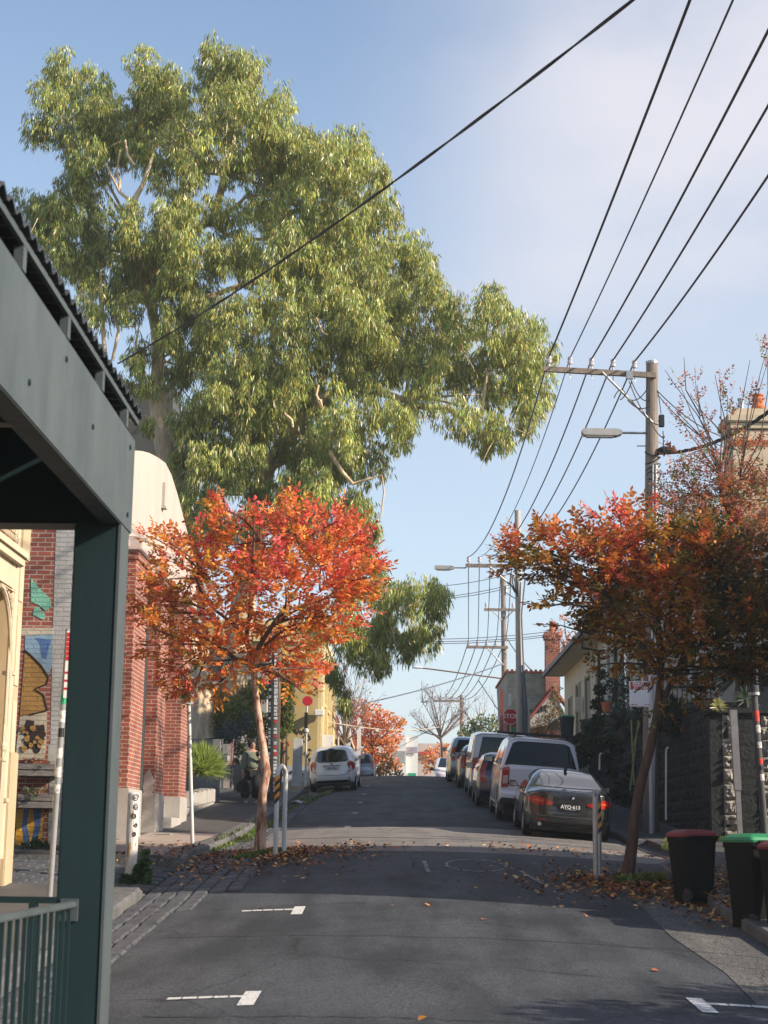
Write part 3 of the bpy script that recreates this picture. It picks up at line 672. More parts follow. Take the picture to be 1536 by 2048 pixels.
# timber planters against the mural wall
for k, (x0, x1, ya, yb, lab) in enumerate(((36, 112, 1527, 1552, 'upper weathered timber planter shelf on the mural wall'), (36, 108, 1588, 1616, 'lower weathered timber planter shelf with trailing leaves on the mural wall'))):
    a, c_ = P(x0, yb, BY0-.35), P(x1, ya, BY0-.35); t = thing('planter_box', lab, 'planter', ((a.x+c_.x)/2, BY0-.2, a.z))
    b = MB(); hh = c_.z-a.z
    for j in range(2): b.box(a.x, c_.x, BY0-.42, BY0-.37, a.z+hh*j/2, a.z+hh*(j+1)/2-.012, bev=.006)
    b.box(a.x, c_.x, BY0-.369, BY0-.03, a.z, a.z+.03); b.box(a.x, a.x+.04, BY0-.368, BY0-.03, a.z+.031, c_.z-.02); b.box(c_.x-.04, c_.x, BY0-.368, BY0-.03, a.z+.031, c_.z-.02)
    b.build('board', M_WOODG, t)
    b = MB(); b.box(a.x+.045, c_.x-.045, BY0-.365, BY0-.03, a.z+.031, c_.z-.05); b.build('soil', M_SOIL, t)
t = thing('white_board', 'small pale square panel leaning beside the planters', 'panel', (P(105, 1520, 27).x, 26.8, P(105, 1520, 27).z))
b = MB(); a, c_ = P(96, 1524, 27.05), P(118, 1490, 27.05); b.box(a.x, c_.x, 27.0, 27.05, a.z, c_.z, bev=.005); b.build('panel', M_PLINTH, t)

# ------------------------------------------------------------------ dark grey tower house behind the hall
tw = thing('grey_apartment', 'dark grey box shaped building behind the pink gable, with a round vent', 'building', (-11, 60, 3))
pa, pb = P(228, 768, 58), P(378, 930, 58)
b = MB(); b.box(-22, P(346, 800, 58).x, 58, 60, 3, P(290, 768, 58).z); b.build('wall', M_DGREY, tw)
b = MB(); b.box(P(346, 800, 58).x+.003, P(384, 800, 58).x, 58.5, 59.5, 3, P(352, 838, 58).z); b.build('wing', M_PLINTH, tw)
b = MB(); q = P(286, 787, 57.98)
b.lathe([(.10, 0), (.10, .03)], q.x, 0, 0, 16); b.v = [(q.x+(x-q.x)*1.0, 57.97-z, q.z+y) for x, y, z in b.v]; b.build('vent', M_WHITE, tw)
b = MB(); b.lathe([(.07, .031), (.07, .04)], q.x, 0, 0, 16); b.v = [(x, 57.97-z, q.z+y) for x, y, z in b.v]; b.build('vent_hole', M_BLACKP, tw)
# pale building glimpsed through the red tree
b = MB()
t = thing('pale_villa', 'pale grey villa half hidden behind the left red tree', 'house', (-8, 57, 2.9))
b.box(-14, P(590, 1300, 57).x-.9, 57.0, 63, 2.5, P(580, 1330, 57).z); b.build('wall', M_PLINTH, t)
b = MB(); z = P(580, 1330, 57).z; b.prism([(-14.4, z), (-4.4, z), (-9.2, z+1.3)], 'y', 56.6, 63); b.build('roof', M_TILE, t)
for k in range(4):
    b = MB(); x = -5.2-1.7*k; b.box(x-.45, x+.45, 56.95, 56.995, z-1.9, z-.5); w = b.build('window', M_GLASS, t); b = MB(); b.box(x-.53, x+.53, 56.90, 56.999, z-2.0, z-1.9); b.build('sill', M_PLINTH, w)

# ------------------------------------------------------------------ garden walls and gate beyond the hall
gw = thing('garden_wall', 'low grey concrete block planter wall under the bright grass tuft', 'wall', (-5.1, 44, 2.3))
b = MB()
for k in range(2):
    for j in range(6):
        ya = 41.3+j*.98+(.3 if k else 0); b.box(-5.45, -5.1, ya, min(ya+.97, 47.4), zfl(-5, 44)-.35+.36*k+.05*j, zfl(-5, 44)+.36*k+.05*j, bev=.008)
b.build('block', M_PLINTH, gw)
fence = thing('concrete_screen', 'tall grey blockwork screen behind the grass tuft', 'wall', (-6.6, 47.5, 2.5))
zt_ = P(400, 1478, 47.8).z
b = MB(); b.box(-9.5, P(441, 1480, 47.8).x, 47.8, 47.98, 2.2, zt_); b.build('wall', mat('grey_block', (.20, .20, .19), .9, var=.2, scale=3, bump=.2, fine=.15), fence)
gate = thing('garden_gate', 'pale grey sheet gate with a letterbox beside the walking person', 'gate', (-4.9, 48.5, 2.7))
def bpx(x0, x1, y0, y1, d, dd): 
    a, c_ = P(x0, y1, d), P(x1, y0, d); return (a.x, c_.x, d, d+dd, a.z, c_.z)
b = MB(); b.box(*bpx(441, 446, 1478, 1578, 48.6, .1)); b.box(*bpx(463, 467, 1478, 1580, 48.6, .1)); b.build('gate_post', M_GALV, gate)
b = MB()
for k in range(7): b.box(*bpx(446+k*2.4, 448.1+k*2.4, 1488, 1508, 48.62, .03))
b.build('louvre', M_PLINTH, gate)
b = MB(); b.box(*bpx(446, 463, 1511, 1576, 48.62, .04)); b.build('panel', M_PLINTH, gate)
b = MB(); b.box(*bpx(449, 458, 1512, 1521, 48.5, .1)); b.build('letterbox', M_WHITE, gate)
sw = thing('rendered_wall', 'light concrete garden wall immediately behind the walking person', 'wall', (-4.7, 49.2, 2.8))
b = MB(); b.box(*bpx(467, 523, 1528, 1582, 49.2, .2)); b.build('wall', M_CONC, sw)
b = MB(); b.box(*bpx(461, 464.5, 1484, 1530, 48.4, .05)); o = b.build('marker_post', M_STKR); tag(o, 'thin post with a red cap standing behind the garden gate', 'post')

# ------------------------------------------------------------------ yellow corner building
yd = 64.5
yx = P(636, 1400, yd).x
yb_ = thing('yellow_corner_building', 'yellow rendered two storey corner building with an arched opening', 'building', (yx, yd, 3.4))
zt = P(600, 1255, yd).z
b = MB(); b.box(-13, yx, yd, 82, 3.0, zt); b.build('wall', M_YELLOW, yb_)
a, c_ = P(588, 1372, yd), P(612, 1304, yd)
arch = [(a.x, a.z), (c_.x, a.z)]+[((a.x+c_.x)/2+(c_.x-a.x)/2*math.cos(t*math.pi/10), c_.z-.24+.24*math.sin(t*math.pi/10)) for t in range(11)]
b = MB(); b.prism(arch, 'y', yd-.03, yd-.002); ar = b.build('arched_opening', mat('ochre_shadow_render', (.30, .20, .08), .9), yb_)
b = MB(); b.box(a.x+.06, c_.x-.08, yd-.05, yd-.031, a.z+.02, a.z+.62); b.build('window', M_GLASS, ar)
b = MB(); b.tube([(arch[i][0], yd-.04, arch[i][1]) for i in range(2, len(arch))], .035, 6); b.build('arch_moulding', M_YTRIM, ar)
b = MB(); b.box(-13, yx+.06, yd-.06, 82, zt, zt+.25); b.box(-13, yx+.12, yd-.12, 82, zt-.55, zt-.4); b.build('cornice', M_YTRIM, yb_)
b = MB()
for ya in (yd+.0, yd+2.2, yd+5.2, yd+9.5): b.box(yx-.05, yx+.14, ya+.01, ya+.38, 3.2, zt-.56)
b.build('pilaster', M_YTRIM, yb_)
for (ya, y2, z0, z1) in ((yd+.7, yd+1.7, 6.6, 9.2), (yd+.7, yd+1.8, 4.1, 6.0), (yd+3.0, yd+4.6, 4.1, 6.0), (yd+3, yd+4.6, 6.9, 9.2), (yd+6.3, yd+8.4, 6.9, 9.2)):
    b = MB(); b.box(yx+.001, yx+.05, ya, y2, z0, z1); w = b.build('window', M_GLASS, yb_); b = MB(); b.box(yx+.001, yx+.12, ya-.1, y2+.1, z0-.12, z0-.003); b.box(yx+.001, yx+.07, ya-.09, ya-.002, z0, z1); b.build('frame', M_YTRIM, w)
b = MB(); pz1 = P(600, 1532, yd).z; b.box(-13, yx+.02, yd-.035, yd-.002, 3.2, pz1); dado = b.build('dado', mat('pale_blue_grey_paint', (.40, .43, .50), .85, var=.2, scale=6), yb_)
b = MB(); q0 = P(595, 1410, yd); b.box(P(605, 1, yd).x, P(623, 1, yd).x, yd-.1, yd-.003, P(610, 1427, yd).z, P(610, 1412, yd).z); b.build('meter_box', M_GALV, yb_)
b = MB(); b.tube([(yx+.08, yd+2.15, zt-.6), (yx+.08, yd+2.15, 3.6)], .05, 8); b.build('downpipe', M_YTRIM, yb_)
b = MB(); q0 = P(634, 1425, yd-.4); b.box(q0.x-.1, q0.x+.25, yd-.45, yd-.1, q0.z-.12, q0.z+.12, bev=.03); b.tube([(q0.x, yd-.2, q0.z-.12), (q0.x-.1, yd-.01, q0.z-.3)], .02, 6); b.build('floodlight', M_WHITE, yb_)
b = MB(); q0 = P(636, 1500, yd-.3); b.box(q0.x+.1, q0.x+.55, yd-.3+.6, yd+.5, q0.z-.5, q0.z+.6, bev=.02); b.build('switch_box', M_SIGNW, yb_)
# scrawls
def scrawl(cx, cy, sc, n, m, d, seed, name='graffiti', r=.022):
    rnd = random.Random(seed); pts = []; 
    for k in range(n):
        a = k*.9+rnd.uniform(-.6, .6); p = P(cx+sc*(math.cos(a)*rnd.uniform(.3, 1)+.25*(k-n/2)*.3), cy+sc*math.sin(a)*rnd.uniform(.5, 1.3), d); pts.append(p)
    fine = []
    for i in range(len(pts)-1):
        p0, p1, p2, p3 = pts[max(i-1, 0)], pts[i], pts[i+1], pts[min(i+2, len(pts)-1)]
        for t in (0, .25, .5, .75): fine.append(.5*((2*p1)+(p2-p0)*t+(2*p0-5*p1+4*p2-p3)*t*t+(3*p1-p0-3*p2+p3)*t**3))
    b = MB(); b.tube([(p.x, d, p.z) for p in fine], r, 4); return b
scrawl(613, 1476, 9, 9, 0, yd-.006, 2).build('graffiti', M_SPRAYK, yb_); scrawl(616, 1505, 7, 8, 0, yd-.006, 5).build('graffiti', M_SPRAYK, yb_)
scrawl(572, 1490, 8, 9, 0, yd-.006, 8).build('graffiti', M_SPRAYR, yb_); scrawl(568, 1500, 9, 5, 0, yd-.009, 9).build('graffiti', M_SPRAYK, yb_); scrawl(576, 1516, 5, 6, 0, yd-.006, 14, r=.012).build('graffiti', M_SPRAYK, yb_)
for k in range(5): scrawl(570+k*13, 1545, 5, 8, 0, yd-.042, 30+k, r=.014).build('graffiti', M_SPRAYK, yb_)
b = MB()
for k in range(9):
    p = P(588+k*3.2, 1462+(k % 3)*2, yd); b.box(p.x-.02, p.x+.02, yd-.014, yd-.002, p.z-.07, p.z+.07); 
b.build('graffiti', M_SPRAYK, yb_)

# red brick terrace and verandahs further along
rb = thing('brick_terrace', 'plain red brick terrace wall beyond the yellow corner building', 'house', (-4, 90, 4))
x1 = P(692, 1400, 88).x
b = MB(); zt = P(670, 1378, 88).z
b.box(-12, P(686, 1, 88).x, 88, 104, 3.6, P(680, 1402, 88).z); b.prism([(P(655, 1, 88).x-1.4, P(680, 1402, 88).z), (P(686, 1, 88).x, P(680, 1402, 88).z), (P(684, 1, 88).x, P(680, 1396, 88).z), (P(672, 1, 88).x, zt), (P(655, 1, 88).x-1.4, zt)], 'y', 88.0, 104); b.build('wall', M_BRICK2, rb)
b = MB(); b.box(x1, x1+.25, 88.6, 88.9, 4, zt-1.0); b.box(x1+.5, x1+.7, 92, 92.3, 4, zt-1.2); b.build('verandah_post', M_WHITE, rb)
b = MB(); b.prism([(87.0, P(655, 1470, 87).z), (87.0, P(655, 1478, 87).z), (96, P(660, 1500, 96).z), (96, P(660, 1492, 96).z)], 'x', -3.9, -2.6); b.build('verandah_roof', M_CREAM2, rb)
b = MB(); b.tube([P(656, 1480, 86), P(675, 1508, 86)], .06, 6); b.tube([P(658, 1472, 86), P(676, 1500, 86)], .06, 6); b.tube([P(676, 1462, 86), P(676, 1545, 86)], .07, 6); b.build('bargeboard', M_CREAM2, rb)
# far white commercial building with a green door
fw = thing('white_warehouse', 'white panelled warehouse with a green door beyond the crest of the street', 'building', (4, 160, 3))
fd = 150
a, c_ = P(798, 1560, fd), P(850, 1472, fd)
b = MB(); b.box(P(770, 1, fd).x, P(829, 1, fd).x, fd, fd+18, 0, P(810, 1472, fd).z); b.box(P(829, 1, fd).x+.01, P(851, 1, fd).x, fd+.5, fd+18, 0, P(840, 1471, fd).z); b.build('wall', M_WHITE, fw)
b = MB()
for k in range(7): b.box(P(800, 1, fd).x, P(828.6, 1, fd).x, fd-.06, fd-.001, P(810, 1528-k*4.2, fd).z-.05, P(810, 1528-k*4.2, fd).z+.03)
b.build('panel_line', M_PLINTH, fw)
b = MB(); b.box(P(833, 1, fd).x, P(847.5, 1, fd).x, fd+.38, fd+.49, 0, P(840, 1546, fd).z); b.build('door', M_SIGNG, fw)
b = MB(); b.box(P(826, 1, fd).x, P(850, 1, fd).x, fd+.3, fd+.37, P(840, 1506, fd).z, P(840, 1494, fd).z); b.build('mural_band', mat('mural_blue_red', (.30, .34, .44), .8, col2=(.36, .24, .24), scale=1.1), fw)
o = thing('far_shop', 'low pale shop with red signboard beside the white warehouse', 'shop', (8, 170, 3))
b = MB(); b.box(P(851, 1, 170).x, P(890, 1, 170).x+1, 170, 180, 0, P(860, 1487, 170).z); b.build('wall', M_PINK, o)
b = MB(); b.box(P(853, 1, 170).x, P(880, 1, 170).x, 169.6, 169.99, P(860, 1510, 170).z, P(860, 1504, 170).z); b.build('signboard', M_SIGNR, o)
# ------------------------------------------------------------------ right side: stone walls, houses
SX = 6.3
def ztop_wall(y): return P(1400, 1415, 36).z + (y-36)*(P(1182, 1442, 56).z-P(1400, 1415, 36).z)/20
stw = thing('stone_retaining_wall', 'tall dark bluestone retaining wall along the right footpath behind the parked cars', 'wall', (SX, 46, 2))
# coursed rubble: every stone face slightly out of plane
def rubble(xf, y0, y1, z0f, z1f, dmin, dmax, axis='x', rough=.02, seed=1, sw=(.3, .6), sh=.26):
    rnd = random.Random(seed); b = MB(); zlo = min(z0f(y0), z0f(y1)); zhi = max(z1f(y0), z1f(y1)); z = zlo
    while z < zhi:
        hh = sh*rnd.uniform(.8, 1.2); y = y0+rnd.uniform(-.3, 0)
        while y < y1:
            w = rnd.uniform(*sw); ya, yb = max(y, y0)+.008, min(y+w, y1)-.008; y += w
            if yb-ya < .05: continue
            ym = (ya+yb)/2; za, zb = max(z, z0f(ym))+.008, min(z+hh, z1f(ym))-.008
            if zb-za < .03: continue
            d = rnd.uniform(dmin, dmax); n = 4; q = []
            for i in range(n+1):
                for j in range(n+1):
                    u, v = i/n, j/n; edge = (i in (0, n)) or (j in (0, n)); dd = 0 if edge else d+rnd.uniform(-rough, rough)
                    q.append((dd, ya+(yb-ya)*u, za+(zb-za)*v))
            if axis == 'x': vv = [(xf-a, p, c_) for a, p, c_ in q]
            else: vv = [(p, xf-a, c_) for a, p, c_ in q]
            b.add(vv, [(i*(n+1)+j, (i+1)*(n+1)+j, (i+1)*(n+1)+j+1, i*(n+1)+j+1) for i in range(n) for j in range(n)])
        z += hh
    return b
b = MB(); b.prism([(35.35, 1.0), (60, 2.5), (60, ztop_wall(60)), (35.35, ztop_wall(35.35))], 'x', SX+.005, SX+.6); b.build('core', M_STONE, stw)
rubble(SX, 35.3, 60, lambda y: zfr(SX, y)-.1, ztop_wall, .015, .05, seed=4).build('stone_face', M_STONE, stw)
b = MB(); b.prism([(35.3, ztop_wall(35.3)+.002), (60, ztop_wall(60)+.002), (60, ztop_wall(60)+.10), (35.3, ztop_wall(35.3)+.10)], 'x', SX-.06, SX+.62); b.build('coping', M_STONE, stw)
# gate wall facing us with rough quoins
GY = 35.0
gx0, gx1 = P(1407, 1, GY).x, P(1512, 1, GY).x; gzt = P(1450, 1428, GY).z; gz0 = zfr(7, GY)-.1
gwl = thing('stone_gate_wall', 'squared bluestone end wall with rough sunlit quoins behind the wheelie bins', 'wall', ((gx0+gx1)/2, GY, gz0))
b = MB(); b.box(SX, gx1+.0, GY+.004, GY+.34, gz0, gzt); b.build('core', M_STONE, gwl)
def quoins(xa, xb, seed, jag):
    rnd = random.Random(seed); b = MB(); z = gz0; k = 0
    while z < gzt-.05:
        hh = rnd.uniform(.25, .36); zb = min(z+hh, gzt-.01); x0 = xa; x1 = xb+(jag if k % 2 else 0)
        if jag < 0: x0 = xa+(jag if k % 2 else 0); x1 = xb
        nx, nz = 12, 10; vs = []
        for i in range(nx+1):
            for j in range(nz+1):
                u, v = i/nx, j/nz; e = min(u, 1-u, v, 1-v); x = x0+(x1-x0)*u; zz = z+.008+(zb-z-.016)*v
                pr = 0 if e == 0 else (.045+.07*mnoise.fractal(Vector((x*7, zz*7, seed)), 1, 2, 4)+.05*mnoise.cell(Vector((x*9, zz*9, seed))))*min(1, e*6)
                vs.append((x, GY-max(pr, -.01), zz))
        b.add(vs, [(i*(nz+1)+j, (i+1)*(nz+1)+j, (i+1)*(nz+1)+j+1, i*(nz+1)+j+1) for i in range(nx) for j in range(nz)])
        z = zb; k += 1
    return b
quoins(P(1410, 1, GY).x, P(1433, 1, GY).x, 3, .07).build('quoin', M_ROUGH, gwl)
quoins(P(1481, 1, GY).x, P(1511, 1, GY).x, 9, -.03).build('quoin', M_ROUGH, gwl)
rubble(GY, P(1437, 1, GY).x, P(1480, 1, GY).x, lambda y: gz0, lambda y: gzt, .004, .012, axis='y', rough=.003, seed=6, sw=(.5, .9), sh=.3).build('dressed_stone', M_STONE, gwl)
b = MB(); b.box(SX-.1, gx1+.1, GY-.09, GY+.4, gzt+.002, gzt+.13, bev=.02); b.build('coping', M_STONE, gwl)
lat = thing('lattice_fence', 'cream lattice gate screen at the right edge beyond the sign pole', 'fence', (gx1+.6, GY+.3, gz0))
b = MB()
for k in range(5): x = gx1+.08+k*.22; b.box(x, x+.05, GY+.2, GY+.24, gz0, gzt-.05)
for k in range(9): z = gz0+.1+k*.27; b.box(gx1+.02, gx1+1.3, GY+.241, GY+.27, z, z+.05)
b.build('lattice', M_CREAM2, lat)
q = P(1525, 1445, GY+1.2)
nb = thing('grey_block_pier', 'pale blockwork pier with a round rock panel behind the lattice, right edge', 'pier', (q.x+.4, GY+1.3, gz0))
b = MB(); b.box(q.x-.18, q.x+1.2, GY+1.3, GY+1.6, gz0, P(1525, 1372, GY+1.2).z); b.build('pier', M_ROUGH, nb)

# terrace ground behind the retaining wall
sheet('garden_terrace', [SX+.3, 9, 14, 24], lin(35.4, 78, 3), lambda x, y: ztop_wall(y)-.12 if y < 60 else max(ztop_wall(60)-.12, zfr(5, y)+.1), M_SOIL)

# off-white house, two units stepping up the hill
WX = 7.25
hz0 = 4.3
hs = thing('white_house', 'off white rendered house with tall narrow windows and a dark eave above the wall', 'house', (WX, 60, hz0))
ze = P(1092, 1347, 76).z
ze1 = P(1158, 1272, 60).z
b = MB(); b.box(WX, 14, 60.5, 76, hz0, 8.95); b.build('wall', M_HOUSE, hs)
def roofp(y0, y1, x0, z, name='roof', d=5.2, m=M_TILE):
    b = MB(); b.prism([(x0, z), (x0+d, z+d*.42), (x0+2*d, z), (x0+2*d, z-.1), (x0, z-.14)], 'y', y0, y1); return b.build(name, m, hs)
roofp(60.2, 76.6, WX-.85, 8.99+.12)
b = MB(); b.box(WX-.95, WX-.84, 60.2, 76.6, 8.86, 9.04); b.build('gutter', M_PIPE, hs)
b = MB(); b.box(WX-.83, WX-.001, 60.3, 76.5, 8.90, 8.94); b.build('soffit', M_HOUSE, hs)
for (ya, y2, z0, z1, nm) in ((72.6, 73.5, 5.3, 7.6, 'window'), (69.2, 70.3, 4.6, 7.9, 'door'), (65.7, 66.8, 5.1, 7.9, 'window'), (62.0, 63.0, 5.1, 7.9, 'window')):
    b = MB(); b.box(WX-.03, WX-.001, ya, y2, z0, z1); w = b.build(nm, M_GLASS, hs)
    b = MB(); b.box(WX-.09, WX-.001, ya-.12, ya-.002, z0, z1+.1); b.box(WX-.09, WX-.001, y2+.002, y2+.12, z0, z1+.1); b.box(WX-.12, WX-.001, ya-.12, y2+.12, z0-.12, z0-.002); b.build('frame', M_HOUSE, w)
hs2 = thing('white_house', 'nearer off white house, eave one step higher, half hidden by ivy and orange leaves', 'house', (WX, 52, hz0))
b = MB(); b.box(WX-.12, 14, 47, 60.45, hz0-1.5, 9.3); b.build('wall', M_HOUSE, hs2)
b = MB(); b.prism([(WX-.8, 9.5), (WX+4.4, 11.2), (WX+9.6, 9.5), (WX+9.6, 9.4), (WX-.8, 9.36)], 'y', 46.7, 61.1); b.build('roof', M_TILE, hs2)
b = MB(); b.box(WX-.92, WX-.79, 46.7, 61.1, 9.24, 9.44); b.build('gutter', M_PIPE, hs2)
b = MB(); b.box(WX-.78, WX-.121, 46.9, 61.0, 9.28, 9.32); b.build('soffit', M_HOUSE, hs2)
for (ya, y2, z0, z1, nm) in ((57.6, 58.5, 5.8, 8.4, 'window'), (53.4, 54.8, 5.0, 8.2, 'window'), (49.6, 51, 4.8, 8.0, 'window')):
    b = MB(); b.box(WX-.15, WX-.121, ya, y2, z0, z1); w = b.build(nm, M_GLASS, hs2)
    b = MB(); b.box(WX-.21, WX-.121, ya-.12, ya-.002, z0, z1+.1); b.box(WX-.21, WX-.121, y2+.002, y2+.12, z0, z1+.1); b.box(WX-.24, WX-.121, ya-.12, y2+.12, z0-.12, z0-.002); b.build('frame', M_WHITE, w)
b = MB(); b.tube([(WX-.8, 56.2, 9.25), (WX-.75, 56.2, 9.0), (WX-.2, 56.2, 8.5), (WX-.2, 56.2, 4.5)], .06, 8); b.build('downpipe', M_PIPE, hs2)
b = MB(); b.tube([(WX-.8, 60.9, 8.9), (WX-.8, 60.9, 8.45), (WX-.2, 60.9, 8.38), (WX-.2, 60.9, 5)], .055, 8); b.build('downpipe', M_PIPE, hs2)
for (px, py, w_, h_, d) in ((1172, 1371, .22, .52, 58.9), (1131, 1400, .22, .45, 68)):
    q = P(px, py, d); b = MB(); b.box(WX-.34, WX-.122, d, d+.5, q.z-h_, q.z+h_*.3, bev=.01); b.build('meter_box', M_WHITE, hs2 if d < 60 else hs)
b = MB(); b.box(WX+2.6, WX+3.4, 56, 57, 9.5, P(1185, 1222, 56).z+.6); b.box(WX-.1, WX+.7, 60.6, 61.6, 9.4, P(1170, 1228, 61).z+.5); b.build('chimney', M_WHITE, hs2)
# tall cream chimney house, right edge
ch = thing('chimney_house', 'two storey cream house with a tall moulded chimney and orange pot, right edge', 'house', (11, 42, 4))
b = MB(); b.box(P(1368, 1, 40).x, 8.19, 40, 40.95, 2.5, 8.6); b.box(8.2, 18, 35.05, 46.5, 1.5, 8.6); b.build('wall', M_HOUSE, ch)
a, c_ = P(1470, 1100, 44), P(1560, 870, 44)
b = MB(); b.box(a.x, c_.x, 44, 45.2, 7.0, P(1500, 860, 44).z, bev=.02)
b.box(a.x-.06, c_.x+.06, 43.94, 45.26, P(1500, 846, 44).z, P(1500, 858, 44).z, bev=.02); b.box(a.x-.14, c_.x+.14, 43.86, 45.34, P(1500, 830, 44).z, P(1500, 845.5, 44).z, bev=.03); b.box(a.x+.06, c_.x-.06, 44.06, 45.14, P(1500, 815, 44).z, P(1500, 829, 44).z, bev=.03)
chm = b.build('chimney', M_CREAM2, ch)
b = MB(); b.box(a.x-.012, c_.x+.012, 43.988, 45.21, P(1500, 892, 44).z, P(1500, 880, 44).z); b.build('terracotta_band', M_TERRA, chm)
q = P(1518, 815, 44.5); b = MB(); b.lathe([(.17, 0), (.19, .05), (.14, .16), (.17, .25), (.13, .34), (.16, .36), (.16, .40), (.11, .40)], q.x, 44.6, q.z-.02, 14); b.build('chimney_pot', M_TERRA, chm)
q = P(1484, 815, 44.5); b = MB(); b.lathe([(.08, 0), (.08, .25), (.1, .25), (.1, .29)], q.x, 44.6, q.z-.02, 12); b.build('flue', M_GALV, chm)
q = P(1385, 985, 46); b = MB(); b.box(q.x-.25, q.x+.55, 46, 46.8, 7.6, q.z); b.build('chimney', M_PLINTH, ch)
for k, (x0, x1, y0, y1) in enumerate(((1384, 1400, 1332, 1372), (1402, 1418, 1332, 1372), (1452, 1466, 1330, 1362))):
    a, c_ = P(x0, y1, 39.98), P(x1, y0, 39.98); b = MB(); b.box(a.x, c_.x, 39.95, 39.998, a.z, c_.z); w = b.build('window', M_GLASS, ch)
    b = MB(); b.box(a.x-.07, a.x-.002, 39.92, 39.998, a.z, c_.z); b.box(c_.x+.002, c_.x+.07, 39.92, 39.998, a.z, c_.z); b.build('frame', M_WHITE, w)
b = MB(); a = P(1340, 1374, 39.5); c_ = P(1425, 1368, 39.5); b.box(a.x, c_.x, 39.5, 39.56, a.z-.03, a.z+.03)
for k in range(9): x = a.x+.06+k*(c_.x-a.x-.1)/8; b.box(x-.01, x+.01, 39.52, 39.54, a.z-.6, a.z-.031)
tag(b.build('balcony_rail', M_PIPE), 'thin green rail in front of the cream house windows', 'railing')
b = MB(); zr_ = 8.61; b.prism([(7.8, zr_), (18.4, zr_), (18.4, zr_+.12), (13, 12.2), (7.8, zr_+.12)], 'y', 35.4, 46.9); b.build('roof', M_TILE, ch)

# gabled brick house with shingled wall and tall chimney
gh = thing('gabled_house', 'red brick house with shingled gable, terracotta ridge and a tall red chimney', 'house', (7, 88, 4.3))
d = 86
a, c_ = P(1014, 1440, d), P(1100, 1347, d)
b = MB(); b.box(a.x, c_.x+1.2, d, d+9, 3.6, a.z-.01); b.build('wall', M_BRICK2, gh)
b = MB(); b.prism([(a.x+.1, a.z), (c_.x, a.z), (c_.x, c_.z), (a.x-.02, c_.z)], 'y', d-.05, d+9); b.build('shingled_wall', brickmat('green_grey_shingle', (.42, .42, .33), (.33, .34, .27), (.20, .20, .16), bw=.22, bh=.12, ms=.012), gh)
b = MB(); b.box(a.x-.1, c_.x+.1, d-.1, d+9.1, c_.z+.003, c_.z+.10)
for k in range(9): b.box(a.x+k*.24-.05, a.x+k*.24+.08, d-.12, d+.1, c_.z+.101, c_.z+.18)
b.build('ridge_tiles', M_TERRA, gh)
q = P(1103, 1330, d); zc = P(1103, 1268, d).z
b = MB(); b.box(q.x-.36, q.x+.36, d-.8, d-.1, 4, zc-.35); b.box(q.x-.42, q.x+.42, d-.86, d-.04, zc-.349, zc-.22); b.box(q.x-.46, q.x+.46, d-.90, d, zc-.219, zc-.08); b.box(q.x-.40, q.x+.40, d-.84, d-.06, zc-.079, zc); chm = b.build('chimney', M_BRICK, gh)
b = MB(); b.lathe([(.20, 0), (.20, .06), (.15, .1), (.12, .5), (.15, .52), (.15, .58), (.10, .58)], q.x, d-.45, zc, 12); b.build('chimney_pot', M_TERRA, chm)
b = MB(); p0, p1 = P(1046, 1440, d-1), P(1106, 1376, d-1); p2 = P(1128, 1420, d-1)
b.tube([(p0.x-.1, d-1, p0.z-.35), (p1.x, d-1, p1.z)], .11, 4); b.tube([(p1.x, d-1, p1.z), (p2.x+.4, d-1, p2.z-.2)], .11, 4); b.build('bargeboard', mat('dark_red_trim', (.20, .05, .04), .8), gh)
b = MB(); b.prism([(p0.x, p0.z-.5), (p1.x, p1.z-.1), (p2.x+.2, p2.z-.5)], 'y', d-.95, d-.12); b.build('porch_gable', M_PLINTH, gh)
b = MB()
for k in range(5): q = P(1062+k*7, 1424-k*2, d-.97); b.box(q.x-.05, q.x+.05, d-.99, d-.955, q.z-.14, q.z+.14)
b.build('gable_slot', M_BLACKP, gh)
b = MB(); b.box(a.x-.35, a.x-.2, d-.2, d, 4, P(1012, 1380, d).z); b.build('downpipe', mat('dark_red_trim', (.2, .05, .04)), gh)

# garden stair with railing and landing
st = thing('garden_stair', 'concrete stair and landing with a black railing in front of the white house', 'stair', (5.9, 62, 3.8))
lz = P(1135, 1492, 58).z
b = MB(); b.box(5.35, WX-.3, 57.4, 60.8, 3.3, lz)
for k in range(9): b.box(5.0-.0*k, 5.9, 60.81+k*.32, 61.12+k*.32, 3.4, lz-.12*(k+1)+.0)
b.build('steps', M_PLINTH, st)
b = MB(); p = [P(1118, 1447, 59.0), P(1102, 1447, 61.0), P(1078, 1476, 64.5)]
b.tube([(5.42, 57.5, lz+.95), (5.3, 61, lz+.95), (5.0, 64, lz-.15)], .025, 6)
for k in range(24):
    t = k/23; y = 57.5+6.5*t; z = lz+.95 if y < 61 else lz+.95-1.1*(y-61)/3; x = 5.42-.12*(y-57.5)/3.5 if y < 61 else 5.3-.3*(y-61)/3
    b.tube([(x, y, z), (x, y, z-.93)], .012, 5)
b.build('railing', M_DARK, st)

